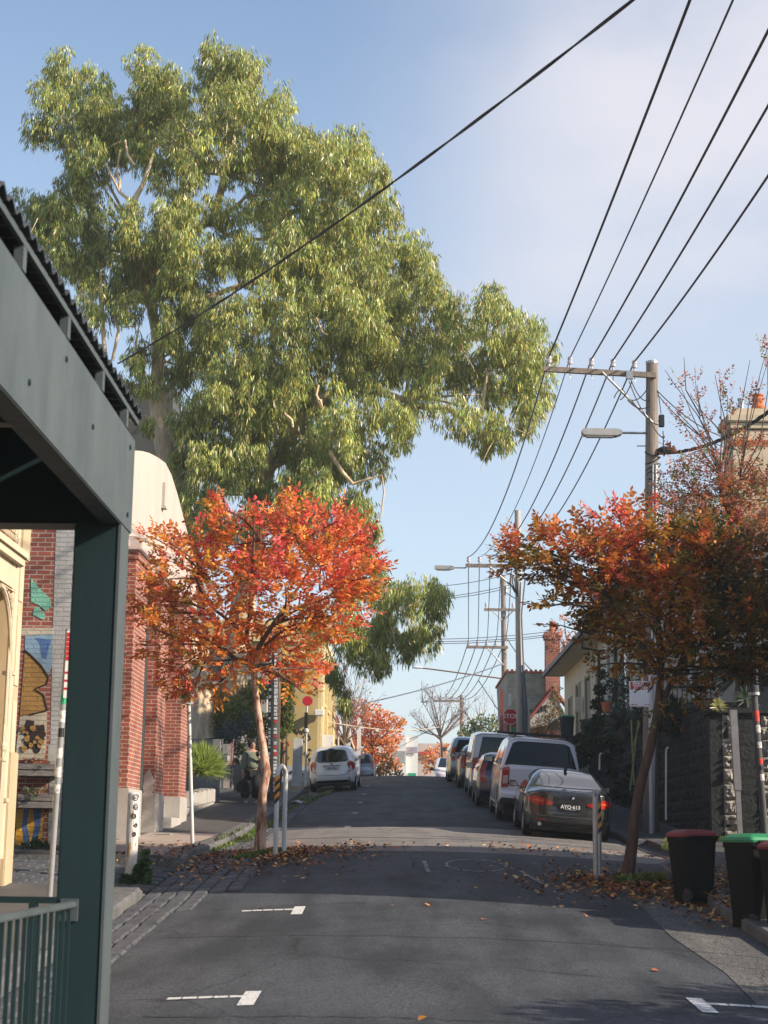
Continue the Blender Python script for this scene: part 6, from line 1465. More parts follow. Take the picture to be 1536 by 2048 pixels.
# round emblem with quartered centre
def disc(c, x, y, z, r, m, name, dy=.0, a0=0, a1=360, par=None):
    b = MB(); n = 16; vs = [(x, y-dy, z)]+[(x+r*math.cos(R(a0+(a1-a0)*k/n)), y-dy, z+r*math.sin(R(a0+(a1-a0)*k/n))) for k in range(n+1)]
    b.add(vs, [(0, k+1, k+2) for k in range(n)]); return b.build(name, m, par or c.t, local=True)
e_ = disc(cb, .05, .018, .85, .041, M_CHROME, 'emblem'); disc(cb, .05, .016, .85, .037, M_PLATEB, 'emblem_ring', par=e_)
for a in (0, 90, 180, 270): disc(cb, .05, .014, .85, .023, M_SIGNW if a in (0, 180) else mat('emblem_blue', (.05, .25, .6), .4), 'emblem_quarter', a0=a, a1=a+90, par=e_)
text_mesh('435i', .05, M_CHROME, cb.t, Matrix.Translation((.50, .012, .775)) @ Matrix.Rotation(R(90), 4, 'X'), 'lettering', bold=.001)
cb.mirror(-1, 2.85, .94, M_TRIM); cb.mirror(1, 2.85, .94, M_TRIM)
b = MB(); b.prism([(1.52, 1.375), (1.72, 1.37), (1.60, 1.44), (1.53, 1.45)], 'x', -.03, .03); b.build('roof_fin', M_TRIM, cb.t, local=True)
# white ute with canopy
S = dict(L=5.3, W=1.90, H=2.03, belt=1.32, tw=.82, wr=.40, w1=1.2, w2=4.35, rd=.07, bow=.05, tr=.03, rr=.3,
         prof=[(.10, .50), (.0, .52), (.0, .70), (.05, .74), (.06, 1.20), (.08, 1.34), (.22, 1.68), (.32, 1.94), (.44, 2.01), (1.6, 2.03), (2.4, 2.01), (3.1, 1.88), (3.7, 1.42), (3.9, 1.30), (4.9, 1.14), (5.2, .95), (5.3, .6), (5.26, .4)])
ux = 3.27; cu_ = Car('ute', 'white ute with a canopy and black roof bars parked behind the dark coupe', S, (ux, 41.2, zr(ux, 41.2)), R(0)); cu_.body(M_CARW); cu_.under(); cu_.wheels()
cu_.patch('rear', [(-.93, 1.37), (-.84, 1.88), (-.7, 1.92), (.7, 1.92), (.84, 1.88), (.93, 1.37)], M_CGLASS2, 'rear_window', .01)
for sx in (-1, 1):
    tl = cu_.patch('rear', rrect(min(.80*sx, .985*sx), max(.80*sx, .985*sx), .84, 1.32, .02), M_TLR, 'tail_light', .02, cut=.04)
    cu_.patch('rear', rrect(min(.83*sx, .95*sx), max(.83*sx, .95*sx), .93, 1.12, .01), M_TLW, 'lamp_lens', .026, parent=tl, cut=.04)
    k = 'R' if sx > 0 else 'L'
    cu_.patch(k, [(.62, 1.40), (.85, 1.84), (2.1, 1.86), (2.1, 1.40)], M_CGLASS, 'side_window', .01); cu_.patch(k, [(2.35, 1.36), (2.35, 1.84), (3.05, 1.78), (3.5, 1.46), (3.55, 1.36)], M_CGLASS, 'side_window', .01)
    for y in (2.22, 3.1): cu_.patch(k, rrect(y, y+.03, .5, 1.1, .01), M_TRIM, 'door_gap', .004)
    b = MB(); b.box(sx*.62-.03, sx*.62+.03, .55, 3.0, 2.045, 2.08, bev=.01); b.build('roof_rail', M_TRIM, cu_.t, local=True)
for y in (.75, 1.8, 2.9):
    b = MB(); b.box(-.95, .90, y-.07, y+.07, 2.082, 2.14, bev=.01); b.build('roof_bar', M_TRIM, cu_.t, local=True)
b = MB(); b.box(-.93, .93, -.10, .12, .42, .58, bev=.03); b.build('bumper', M_TRIM, cu_.t, local=True)
b = MB(); b.box(-.16, .16, .035, .06, .77, .86, bev=.01); b.build('tailgate_grip', M_TRIM, cu_.t, local=True)
b = MB(); b.box(-.955, -.82, 1.85, 3.9, .36, .42, bev=.015); b.build('side_step', M_GALV, cu_.t, local=True)
b = MB(); b.tube([(.0, .10, 1.44), (.25, .14, 1.52), (.42, .15, 1.48)], .012, 5); b.build('wiper', M_TRIM, cu_.t, local=True)
text_mesh('PX', .14, M_TRIM, cu_.t, Matrix.Translation((-.62, .045, .78)) @ Matrix.Rotation(R(90), 4, 'X'), 'lettering') if False else None
cu_.mirror(-1, 3.45, 1.34, M_TRIM, 1.25); cu_.mirror(1, 3.45, 1.34, M_TRIM, 1.25)
# generic neighbours
def suv(name, lab, x, y, S, paint, cat='car', lights=True, van=False, face=False):
    c = Car(name, lab, S, (x, y, zr(x, y)), R(180) if face else 0, cat=cat)
    if face: c.t.rotation_euler = (-c.t.rotation_euler[0], -c.t.rotation_euler[1], R(180))
    c.body(paint); c.under(); c.wheels(); H, be = S['H'], S['belt']
    c.patch('rear', [(-.80, be+.05), (-.74, H-.12), (.74, H-.12), (.80, be+.05)], M_CGLASS2, 'rear_window', .01)
    for sx in (-1, 1):
        c.patch('rear', rrect(min(.80*sx, .985*sx), max(.80*sx, .985*sx), be-.28, be+(.25 if not van else .1), .03), M_TLR, 'tail_light', .018, cut=.05)
        k = 'R' if sx > 0 else 'L'; L_ = S['L']; ws = S['ws']
        c.patch(k, [(.55, be+.08), (.68, H-.17), (L_*.30, H-.15), (L_*.30, be+.05)], M_CGLASS, 'side_window', .01)
        c.patch(k, [(L_*.32, be+.05), (L_*.32, H-.15), (L_*.5, H-.15), (L_*.5, be+.04)], M_CGLASS, 'side_window', .01)
        c.patch(k, [(L_*.52, be+.04), (L_*.52, H-.15), (ws-.1, H-.2), (ws+.5, be+.06), (ws+.5, be+.02)], M_CGLASS, 'side_window', .01)
        for yy in (L_*.31, L_*.51): c.patch(k, rrect(yy-.01, yy+.01, .4, be, .004), M_TRIM, 'door_gap', .004)
    c.mirror(-1, ws+.42, be+.02, M_TRIM, 1.15); c.mirror(1, ws+.42, be+.02, M_TRIM, 1.15)
    if face:
        topskin(c, -.72, .72, ws+.02, -.82, .82, ws+.62, M_CGLASS, 'windscreen', .012)
    else: topskin(c, -.72, .72, ws+.0, -.82, .82, ws+.6, M_CGLASS, 'windscreen', .012)
    if 'navy' not in lab: c.plate(be-.22 if not van else .62, mat('plate_white', (.6, .6, .64)), '1DK\u00b78TN', mat('plate_ink', (.1, .12, .2)))
    return c
S1 = dict(L=4.1, W=1.76, H=1.50, belt=.98, tw=.78, wr=.31, w1=.75, w2=3.3, rd=.09, bow=.14, ws=2.55, prof=[(.12, .28), (.0, .45), (.02, .7), (.08, .95), (.3, 1.3), (.5, 1.44), (.9, 1.5), (1.9, 1.5), (2.4, 1.44), (2.95, 1.14), (3.2, 1.02), (3.8, .92), (4.05, .75), (4.1, .5), (4.06, .3)])
suv('hatchback', 'dark navy small car squeezed between the white ute and the white van', 2.98, 48.0, S1, M_CARB)
S2 = dict(L=5.3, W=1.95, H=2.02, belt=1.18, tw=.90, wr=.35, w1=.95, w2=4.25, rd=.07, bow=.04, tr=.03, ws=3.7, prof=[(.06, .38), (.0, .5), (.0, .8), (.03, 1.2), (.08, 1.7), (.14, 1.95), (.3, 2.02), (2.0, 2.03), (3.4, 2.02), (3.8, 1.92), (4.4, 1.32), (4.6, 1.2), (5.1, 1.05), (5.28, .8), (5.3, .5), (5.26, .35)])
suv('van', 'tall white van parked in the middle of the right hand row', 3.08, 53.3, S2, M_CARW, 'van', van=True)
suv('hatchback', 'dark grey low car between the white van and the silver blue four wheel drive', 2.86, 60.2, S1, M_CARG)
S3 = dict(L=4.6, W=1.84, H=1.72, belt=1.10, tw=.80, wr=.35, w1=.9, w2=3.65, rd=.08, bow=.10, ws=2.75, prof=[(.10, .32), (.0, .5), (.02, .8), (.08, 1.1), (.25, 1.5), (.42, 1.66), (.8, 1.72), (2.0, 1.72), (2.6, 1.66), (3.2, 1.28), (3.45, 1.15), (4.2, 1.05), (4.5, .9), (4.6, .6), (4.56, .34)])
suv('four_wheel_drive', 'silver blue four wheel drive at the far end of the right row', 2.70, 65.6, S3, M_CARS)
c = suv('estate_car', 'dark roofed silver estate car dipping over the crest beyond the white hatchback', -2.25, 93.5, S3, M_CARG)
c.patch('rear', [(-.95, .78), (-.6, .95), (0, .98), (.6, .95), (.95, .78)], M_CARS, 'bumper', .012)
S4 = dict(S2); suv('van', 'small pale van facing us just beyond the crest, left of the right hand row', 2.9, 106, S4, M_CARW, 'van', van=True, face=True)

# ------------------------------------------------------------------ person walking on the left footpath
def skinbody(name, verts, edges, radii, m, parent, sub=2, smooth=True):
    me = bpy.data.meshes.new(name); me.from_pydata(verts, edges, []); o = bpy.data.objects.new(name, me); C.objects.link(o)
    o.modifiers.new('s', 'SKIN'); sub_ = o.modifiers.new('u', 'SUBSURF'); sub_.levels = sub; sub_.render_levels = sub
    for i, sv in enumerate(me.skin_vertices[0].data):
        r = radii[i]; sv.radius = r if isinstance(r, tuple) else (r, r); sv.use_root = (i == 0)
    dg = bpy.context.evaluated_depsgraph_get(); me2 = bpy.data.meshes.new_from_object(o.evaluated_get(dg)); bpy.data.objects.remove(o)
    me2.materials.clear(); me2.materials.append(m); me2.shade_smooth(); me2.name = name
    o = bpy.data.objects.new(name, me2); C.objects.link(o); o.parent = parent; return o
pd_ = 47.6; q = P(502, 1592, pd_)
per = thing('person', 'person in loose sage shirt and wide black trousers with a bag, beside the poster pole', 'person', (q.x, pd_, zfl(q.x, pd_)))
per.rotation_euler = (0, 0, R(200)); per.scale = (1.0, 1.0, 1.0)
M_SKIN = mat('skin', (.42, .24, .17), .55, var=.12); M_HAIR = mat('dark_hair', (.018, .014, .012), .6); M_SHIRT = mat('sage_shirt', (.20, .22, .16), .9, col2=(.11, .125, .095), scale=6, bump=.4)
M_TROU = mat('black_cloth', (.010, .012, .016), .9, var=.3); M_SHOE = mat('pale_shoe', (.45, .42, .36), .7)
# local frame: x right, y forward (walks towards the viewer), z up
V_ = [(0, 0, .95), (0, .01, 1.10), (0, .0, 1.28), (0, 0, 1.42), (0, .01, 1.50), (0, .03, 1.58), (0, .03, 1.66), (0, .02, 1.70),
      (-.17, 0, 1.40), (-.24, .06, 1.16), (-.16, .26, 1.22), (-.06, .30, 1.33), (.17, 0, 1.40), (.24, -.01, 1.14), (.26, .05, .90), (.26, .07, .83),
      (-.09, 0, .90), (-.10, .06, .50), (-.10, .02, .09), (.09, 0, .90), (.10, -.06, .50), (.10, -.20, .12)]
E_ = [(0, 1), (1, 2), (2, 3), (3, 4), (4, 5), (5, 6), (6, 7), (3, 8), (8, 9), (9, 10), (10, 11), (3, 12), (12, 13), (13, 14), (14, 15), (0, 16), (16, 17), (17, 18), (0, 19), (19, 20), (20, 21)]
Rr = [.13, .125, .15, .10, .052, .085, .085, .055, .06, .045, .036, .03, .06, .045, .036, .03, .085, .062, .042, .085, .062, .042]
skinbody('body', V_, E_, Rr, M_SKIN, per)
skinbody('hair', [(0, .03, 1.745), (0, -.02, 1.68), (0, -.06, 1.50)], [(0, 1), (1, 2)], [.125, .135, .10], M_HAIR, per, 2)
sh = [(0, 0, .93), (0, .01, 1.10), (0, .0, 1.28), (0, 0, 1.41), (-.18, 0, 1.385), (-.25, .06, 1.15), (-.17, .24, 1.20), (.18, 0, 1.385), (.255, -.01, 1.13), (.265, .05, .92)]
skinbody('shirt', sh, [(0, 1), (1, 2), (2, 3), (3, 4), (4, 5), (5, 6), (3, 7), (7, 8), (8, 9)], [.21, .185, .185, .12, .092, .078, .062, .092, .078, .062], M_SHIRT, per)
skinbody('trousers', [(0, 0, .93), (-.10, .0, .85), (-.13, .06, .50), (-.14, .03, .13), (.10, 0, .85), (.13, -.06, .50), (.14, -.18, .15)], [(0, 1), (1, 2), (2, 3), (0, 4), (4, 5), (5, 6)], [.17, .13, .135, .15, .13, .135, .15], M_TROU, per)
for (sx, y, z) in ((-.11, .05, .045), (.11, -.17, .065)):
    b = MB(); b.box(sx-.045, sx+.045, y-.10, y+.18, z-.045, z+.03, bev=.03); b.build('shoe', M_SHOE, per, smooth=True, local=True)
# face: nose, mouth, eyes, ears as small pieces on the head
b = MB(); b.lathe([(.0, 0), (.014, .01), (.012, .04), (.0, .055)], 0, .115, 1.585, 8); b.build('nose', M_SKIN, per, smooth=True, local=True)
for sx in (-.03, .03):
    b = MB(); b.lathe([(.0, 0), (.011, .005), (.0, .012)], sx, .108, 1.632, 8); b.build('eye', M_BLACKP, per, local=True)
    b = MB(); b.lathe([(.0, 0), (.014, .02), (.012, .045), (.0, .06)], sx*2.85, .02, 1.595, 8); b.build('ear', M_SKIN, per, smooth=True, local=True)
b = MB(); b.box(-.022, .022, .108, .116, 1.555, 1.562, bev=.003); b.build('mouth', mat('lip', (.35, .10, .09), .5), per, local=True)
# hands with five fingers; the raised one holds a phone
def hand(px, py, pz, sx, curl, par):
    b = MB(); b.box(px-.038, px+.038, py-.012, py+.014, pz-.045, pz+.045, bev=.012)
    for k, (dx, ln) in enumerate(((-.028, .060), (-.010, .072), (.010, .068), (.028, .052))):
        b.tube([(px+dx, py, pz-.04), (px+dx, py+.012*curl, pz-.04-ln*.55), (px+dx, py+.045*curl, pz-.04-ln*.8)], [.0095, .0085, .007], 6)
    b.tube([(px+sx*.034, py, pz+.015), (px+sx*.056, py+.02, pz-.015), (px+sx*.05, py+.035, pz-.04)], [.011, .010, .008], 6)
    b.build('hand', M_SKIN, par, smooth=True, local=True)
hand(.26, .08, .80, -1, 1.0, per)
b = MB(); b.box(-.10, -.02, .27, .33, 1.30, 1.38, bev=.02)
for k in range(4): b.tube([(-.10+.0*k, .30, 1.31+.018*k), (-.12, .335, 1.315+.018*k), (-.085, .352, 1.318+.018*k)], [.0095, .0085, .007], 6)
b.tube([(-.03, .30, 1.36), (-.015, .33, 1.385), (-.035, .35, 1.40)], [.011, .010, .008], 6); b.build('hand', M_SKIN, per, smooth=True, local=True)
o = MB(); A_ = per.matrix_basis if False else None
ph = bpy.data.objects.new('phone', None)
def wpt(x, y, z):
    a = R(200); return Vector((per.location.x+x*math.cos(a)-y*math.sin(a), per.location.y+x*math.sin(a)+y*math.cos(a), per.location.z+z))
w = wpt(-.06, .35, 1.36); o.box(w.x-.036, w.x+.036, w.y-.006, w.y+.006, w.z-.07, w.z+.07, bev=.005)
bpy.data.objects.remove(ph); tag(o.build('phone', M_BLACKP), 'dark phone held up at chest height by the walking person', 'phone')
w = wpt(.27, .08, .78)
bag = thing('handbag', 'slouchy black handbag hanging from the walking person\'s hand', 'bag', (w.x, w.y, w.z-.5))
b = MB(); rnd = random.Random(2); rows = [(.05, .02), (.15, .03), (.19, .12), (.17, .26), (.10, .34), (.03, .38)]; vs = []
for r_, z in rows:
    for k in range(14): a = 2*math.pi*k/14; rr = r_*(1+.12*math.sin(3*a+z*9)); vs.append((rr*math.cos(a), rr*.5*math.sin(a), z))
b.add(vs, [(i*14+j, i*14+(j+1) % 14, (i+1)*14+(j+1) % 14, (i+1)*14+j) for i in range(5) for j in range(14)]); b.build('body', M_TROU, bag, smooth=True, local=True)
b = MB(); b.tube([(-.09, 0, .33), (-.05, 0, .47), (0, 0, .51), (.05, 0, .47), (.09, 0, .33)], .012, 8); b.build('strap', M_TROU, bag, smooth=True, local=True)
# ------------------------------------------------------------------ foliage
def leaves(name, pos, dirs, nrm, length, width, col, m, parent=None, bend=0.0):
    """pos, dirs, nrm: (n,3); one bent leaf of 6 vertices each (base, two shoulders, two lower shoulders, tip)"""
    n = len(pos); d = dirs/np.linalg.norm(dirs, axis=1, keepdims=True); s = np.cross(d, nrm); s /= (np.linalg.norm(s, axis=1, keepdims=True)+1e-9); nn = np.cross(s, d)
    Lh = length[:, None]; W = width[:, None]; bd = (bend*length)[:, None]
    v = np.empty((n, 6, 3), np.float32)
    v[:, 0] = pos; v[:, 1] = pos+d*Lh*.33+s*W*.5; v[:, 2] = pos+d*Lh*.33-s*W*.5
    v[:, 3] = pos+d*Lh*.68+s*W*.40+nn*bd*.5; v[:, 4] = pos+d*Lh*.68-s*W*.40+nn*bd*.5; v[:, 5] = pos+d*Lh+nn*bd
    base = (np.arange(n)*6)[:, None]
    tri1 = base+np.array([0, 2, 1]); q = base+np.array([1, 2, 4, 3]); tri2 = base+np.array([3, 4, 5])
    if parent is not None: 
        p = parent; off = np.zeros(3)
        while p is not None: off += np.array(p.location); p = p.parent
        v -= off.astype(np.float32)
    me = bpy.data.meshes.new(name); me.vertices.add(n*6); me.vertices.foreach_set('co', v.reshape(-1))
    loops = np.concatenate([np.concatenate([tri1, q, tri2], axis=1).reshape(-1)]).astype(np.int32)
    me.loops.add(len(loops)); me.loops.foreach_set('vertex_index', loops)
    st = (np.arange(n)*10)[:, None]+np.array([0, 3, 7]); tot = np.tile(np.array([3, 4, 3]), n)
    me.polygons.add(n*3); me.polygons.foreach_set('loop_start', st.reshape(-1).astype(np.int32)); me.polygons.foreach_set('loop_total', tot.astype(np.int32))
    me.update(calc_edges=True)
    ca = me.color_attributes.new('Col', 'FLOAT_COLOR', 'POINT'); c4 = np.ones((n, 6, 4), np.float32); c4[:, :, :3] = col[:, None, :]; ca.data.foreach_set('color', c4.reshape(-1))
    me.materials.append(m); o = bpy.data.objects.new(name, me); C.objects.link(o)
    if parent is not None: o.parent = parent
    return o
RG = np.random.default_rng(5)
def rdir(n):
    v = RG.normal(size=(n, 3)); return v/np.linalg.norm(v, axis=1, keepdims=True)
def palette(n, cols, jit=.18):
    c = np.array(cols)[RG.integers(0, len(cols), n)]; return np.clip(c*(1+RG.normal(size=(n, 1))*jit)*(1+RG.normal(size=(n, 3))*.06), .003, 1)
def blobs3(lst, Y, f=1.0, ydep=1.0, yj=1.0, seed=0):
    r = random.Random(seed); out = []
    for b_ in lst:
        px, py, pr = b_[:3]; dy = b_[3] if len(b_) > 3 else r.uniform(-yj, yj)
        c = P(px, py, Y+dy); rad = pr*(Y+dy)/FPX*f; out.append((np.array(c), rad, ydep))
    return out
def curve3(p, q, lift, n=8, jit=.0, rnd=random):
    p, q = Vector(p), Vector(q); m = p.lerp(q, .5)+Vector((rnd.uniform(-jit, jit), rnd.uniform(-jit, jit), lift+rnd.uniform(-jit, jit)))
    return [p*(1-t)**2+m*2*t*(1-t)+q*t*t for t in [i/n for i in range(n+1)]]
def pathpx(lst, Y, dy=None):
    return [P(a, b_, Y+(dy[i] if dy else 0)) for i, (a, b_) in enumerate(lst)]

# ---- the big gum
GYD = 50.0
gum = thing('gum_tree', 'huge spreading gum tree with drooping grey green leaves towering over the left side', 'tree', tuple(P(356, 1100, GYD))[:2]+(3.2,))
gb_ = [(450,118,50),(470,150,60),(300,150,60),(335,190,60),(140,140,42),(125,160,35),(100,205,42),(88,250,30),(190,200,62),(150,240,55),(240,255,72),(330,235,78),(440,220,85),(540,230,65),(575,280,60),(600,310,62),
(520,330,80),(400,310,60),(320,300,50),(180,300,40),(150,350,38),(185,345,40),(700,300,55),(660,320,62),(745,345,42),(600,400,78),(690,420,82),(765,430,52),(520,410,60),(340,370,38),(375,430,42),(95,415,42),(60,400,28),(160,420,60),(250,445,52),(330,450,55),(120,480,50),
(150,520,55),(220,530,70),(310,530,72),(400,500,58),(480,500,55),(580,510,78),(680,530,85),(780,520,72),(840,525,42),(860,560,30),(205,610,45),(250,600,35),(380,600,58),(340,640,40),(460,640,72),(560,620,82),(660,640,85),(760,620,72),(820,610,45),
(390,700,58),(450,760,72),(540,740,82),(640,760,82),(740,720,82),(830,700,60),(255,770,22),(270,720,18),(400,820,50),(470,850,68),(370,860,30),(570,850,78),(680,850,72),(780,830,58),(850,790,45),(890,740,55),
(900,650,58),(890,610,28),(985,640,52),(990,600,30),(1040,670,55),(1075,720,48),(1000,740,72),(1065,790,48),(930,820,42),(990,850,38),(1040,835,35),(970,880,22),(620,920,58),(640,960,40),(440,930,56),(400,980,45),(430,1010,35),(700,930,38),(745,915,35),(560,1010,25),
(720,1020,30),(735,1075,24),(745,1120,22),(765,1165,28),(830,1190,38),(875,1180,24),(870,1215,26),(790,1230,48),(845,1260,36),(750,1270,42),(700,1250,38),(700,1300,30),(760,1310,28),(810,1290,22),(670,1340,16),(690,1385,14),(688,1400,10),(690,1180,25),(700,1140,25),(640,1240,30),(400,900,45),(360,930,25),(480,930,40),(520,800,60),(430,420,40),(260,300,45),(620,560,60),(720,620,60),(500,900,30),(350,560,50),(120,440,40),(90,460,30),(180,480,40),(240,810,14),(290,840,14),(620,1010,30),(660,990,28),(285,700,24),(345,745,28),(365,830,30),(335,650,30),(290,760,20),(300,500,40),(560,1040,32),(500,1040,30),(610,1050,30),(680,1050,24),(705,1000,28),(450,1060,30),(520,960,34),(590,970,30),(745,1050,16),(400,1050,26)]
bl = blobs3([(a, b_, r, -1.2+((i*37) % 17)/17*2.6-1.3) for i, (a, b_, r) in enumerate(gb_)], GYD, 1.10, 1.4, 2.2, 3)
# extra depth layer so the crown is thick
bl2 = blobs3([(a+7, b_+5, r*.8, 3.6) for a, b_, r in gb_ if r > 52], GYD, 1.0, 1.3, 1, 4)
P_, D_, N_, C_, CC_ = [], [], [], [], []
tufts = []
for c, r, yd_ in bl+bl2:
    # small sub-clumps near the surface of each mass
    ns = int(4+(r/.9)**2*13)
    dd = rdir(ns); rr = r*RG.uniform(.45, 1.0, ns)[:, None]
    cen = c+dd*rr*np.array([1, yd_, .92])
    sr = RG.uniform(.22, .42, ns)*min(1, r/.6+.25)
    for k in range(ns):
        nt_ = int(10+sr[k]*44)
        off = rdir(nt_)*sr[k]*RG.uniform(.2, 1, nt_)[:, None]**.6; off[:, 2] = off[:, 2]*1.35-.1; off[:, :2] *= .9
        tone = RG.normal()*.16
        for j in range(nt_): tufts.append((cen[k]+off[j], off[j]/ (np.linalg.norm(off[j])+1e-6), tone))
tufts_n = len(tufts); per_t = 7
tp = np.array([t[0] for t in tufts]); tdn = np.array([t[1] for t in tufts]); tt = np.array([t[2] for t in tufts])
n = tufts_n*per_t
pos = np.repeat(tp, per_t, axis=0)+RG.normal(size=(n, 3))*.045
dn = np.repeat(tdn, per_t, axis=0); tone = np.repeat(tt, per_t)
sp_ = RG.uniform(.3, .95, n)[:, None]
dirs = np.array([0, 0, -1.0])*1.3+rdir(n)*.42+dn*sp_*np.array([.75, .75, .25])
length = RG.uniform(.12, .28, n); width = RG.uniform(.018, .036, n)
col = palette(n, [(.36, .42, .09), (.28, .36, .095), (.46, .47, .10), (.22, .30, .095), (.36, .41, .13), (.48, .40, .10), (.25, .30, .09)], .2)*(1+tone[:, None])
yl = RG.random(n) < .05; col[yl] = palette(int(yl.sum()), [(.28, .20, .04), (.24, .12, .05)], .2)
leaves('crown', pos.astype(np.float32), dirs, rdir(n), length, width, col.astype(np.float32), M_LEAFG, gum, .12)
print('gum leaves', n)
b = MB()
def limb(lst, rad, dy=None, m=8):
    b.tube(pathpx(lst, GYD, dy), rad, m)
limb([(400,1480),(372,1120),(352,985),(338,920),(322,850),(314,790),(318,720),(312,660),(302,610),(300,560),(320,500),(370,470),(425,440),(440,390),(452,340),(465,310),(470,220),(460,140)], [.5,.46,.40,.36,.30,.26,.20,.17,.155,.14,.13,.13,.125,.12,.10,.075,.05,.03], [0]*18, 14)
limb([(455,1470),(490,1180),(520,985),(535,935),(560,895),(590,850),(640,800),(690,770),(760,785),(810,800),(850,815),(895,815),(925,838),(962,834),(968,790),(975,740)], [.42,.38,.30,.26,.20,.17,.15,.13,.12,.10,.095,.085,.085,.075,.05,.03], [1,1,1,.5,0,-.5,-.8,-1,-1,-1,-1,-1,-1,-1,-1,-1], 12)
limb([(560,895),(545,930),(600,905),(640,880),(690,860)], [.16,.2,.14,.1,.05])
limb([(560,870),(575,830),(590,790),(560,750),(548,720)], [.12,.10,.08,.05,.03])
limb([(300,600),(255,480),(265,430),(268,400),(285,370),(300,330),(310,290)], [.12,.11,.10,.095,.07,.05,.03], [0,-1,-2,-2.4,-2.4,-2.3,-2])
limb([(265,405),(240,385),(222,350),(213,330)], [.06,.05,.04,.025], [-2.4]*4); limb([(238,382),(240,360),(233,345),(240,300)], [.05,.045,.035,.02], [-2.4]*4)
limb([(268,330),(255,310),(250,280)], [.05,.04,.03], [-2.6]*3)
limb([(212,740),(206,660),(204,600),(200,540)], [.07,.065,.05,.035], [-1.5]*4); limb([(225,720),(237,660),(228,625),(240,600),(270,580)], [.05,.045,.04,.03,.02], [-1.6]*5)
limb([(285,770),(270,700),(278,650),(250,655),(230,640)], [.05,.04,.03,.02,.015], [-1.5]*5)
limb([(430,440),(470,415),(490,395),(520,390)], [.09,.07,.05,.03]); limb([(425,445),(455,470),(500,480),(560,475)], [.1,.08,.06,.04])
limb([(310,540),(380,600),(430,590),(480,570),(510,565),(530,545)], [.12,.10,.09,.07,.05,.03], [-1]*6)
limb([(660,905),(685,945),(706,968),(735,958),(752,955)], [.06,.06,.055,.04,.02], [-2.2]*5)
limb([(735,958),(764,950),(768,985),(762,1030),(752,1040),(760,1062),(758,1085)], [.03,.028,.025,.022,.02,.015,.01], [-2.2]*7)
limb([(640,800),(650,830),(632,790),(637,770)], [.06,.05,.05,.03], [-2]*4); limb([(545,800),(560,820),(583,840),(586,855)], [.03,.045,.05,.03], [-2.4]*4)
limb([(700,1180),(740,1195),(785,1215),(800,1222),(840,1200)], [.05,.045,.04,.03,.02], [-1]*5)
limb([(640,640),(632,635),(645,665),(655,670)], [.02,.03,.035,.02], [-2.5]*4)
rnd = random.Random(12)
nodes = [(430,440),(450,350),(320,720),(300,600),(590,850),(690,770),(810,800),(300,520),(380,600),(480,570),(520,985)]
for (px, py, r) in gb_:
    if r < 36: continue
    nd = min(nodes, key=lambda q: (q[0]-px)**2+(q[1]-py)**2+(300 if q[1] < py else 0)); p0 = P(nd[0], nd[1], GYD); p1 = P(px, py, GYD+rnd.uniform(-1.5, 1.5))
    b.tube(curve3(p0, p1, rnd.uniform(-.3, .6), 7, .4, rnd), [.05, .045, .038, .03, .024, .018, .013, .008], 6)
for k in range(60):
    px, py, r = rnd.choice(gb_[60:]); p1 = P(px+rnd.uniform(-r, r), py+rnd.uniform(-r, r), GYD-rnd.uniform(.5, 2.5)); b.tube(curve3(p1, p1+Vector((rnd.uniform(-.8, .8), rnd.uniform(-.3, .3), -rnd.uniform(.3, 1.0))), .1, 5, .15, rnd), [.014, .013, .012, .010, .008, .005], 4)
b.build('trunk', M_GUMBARK, gum, smooth=True)

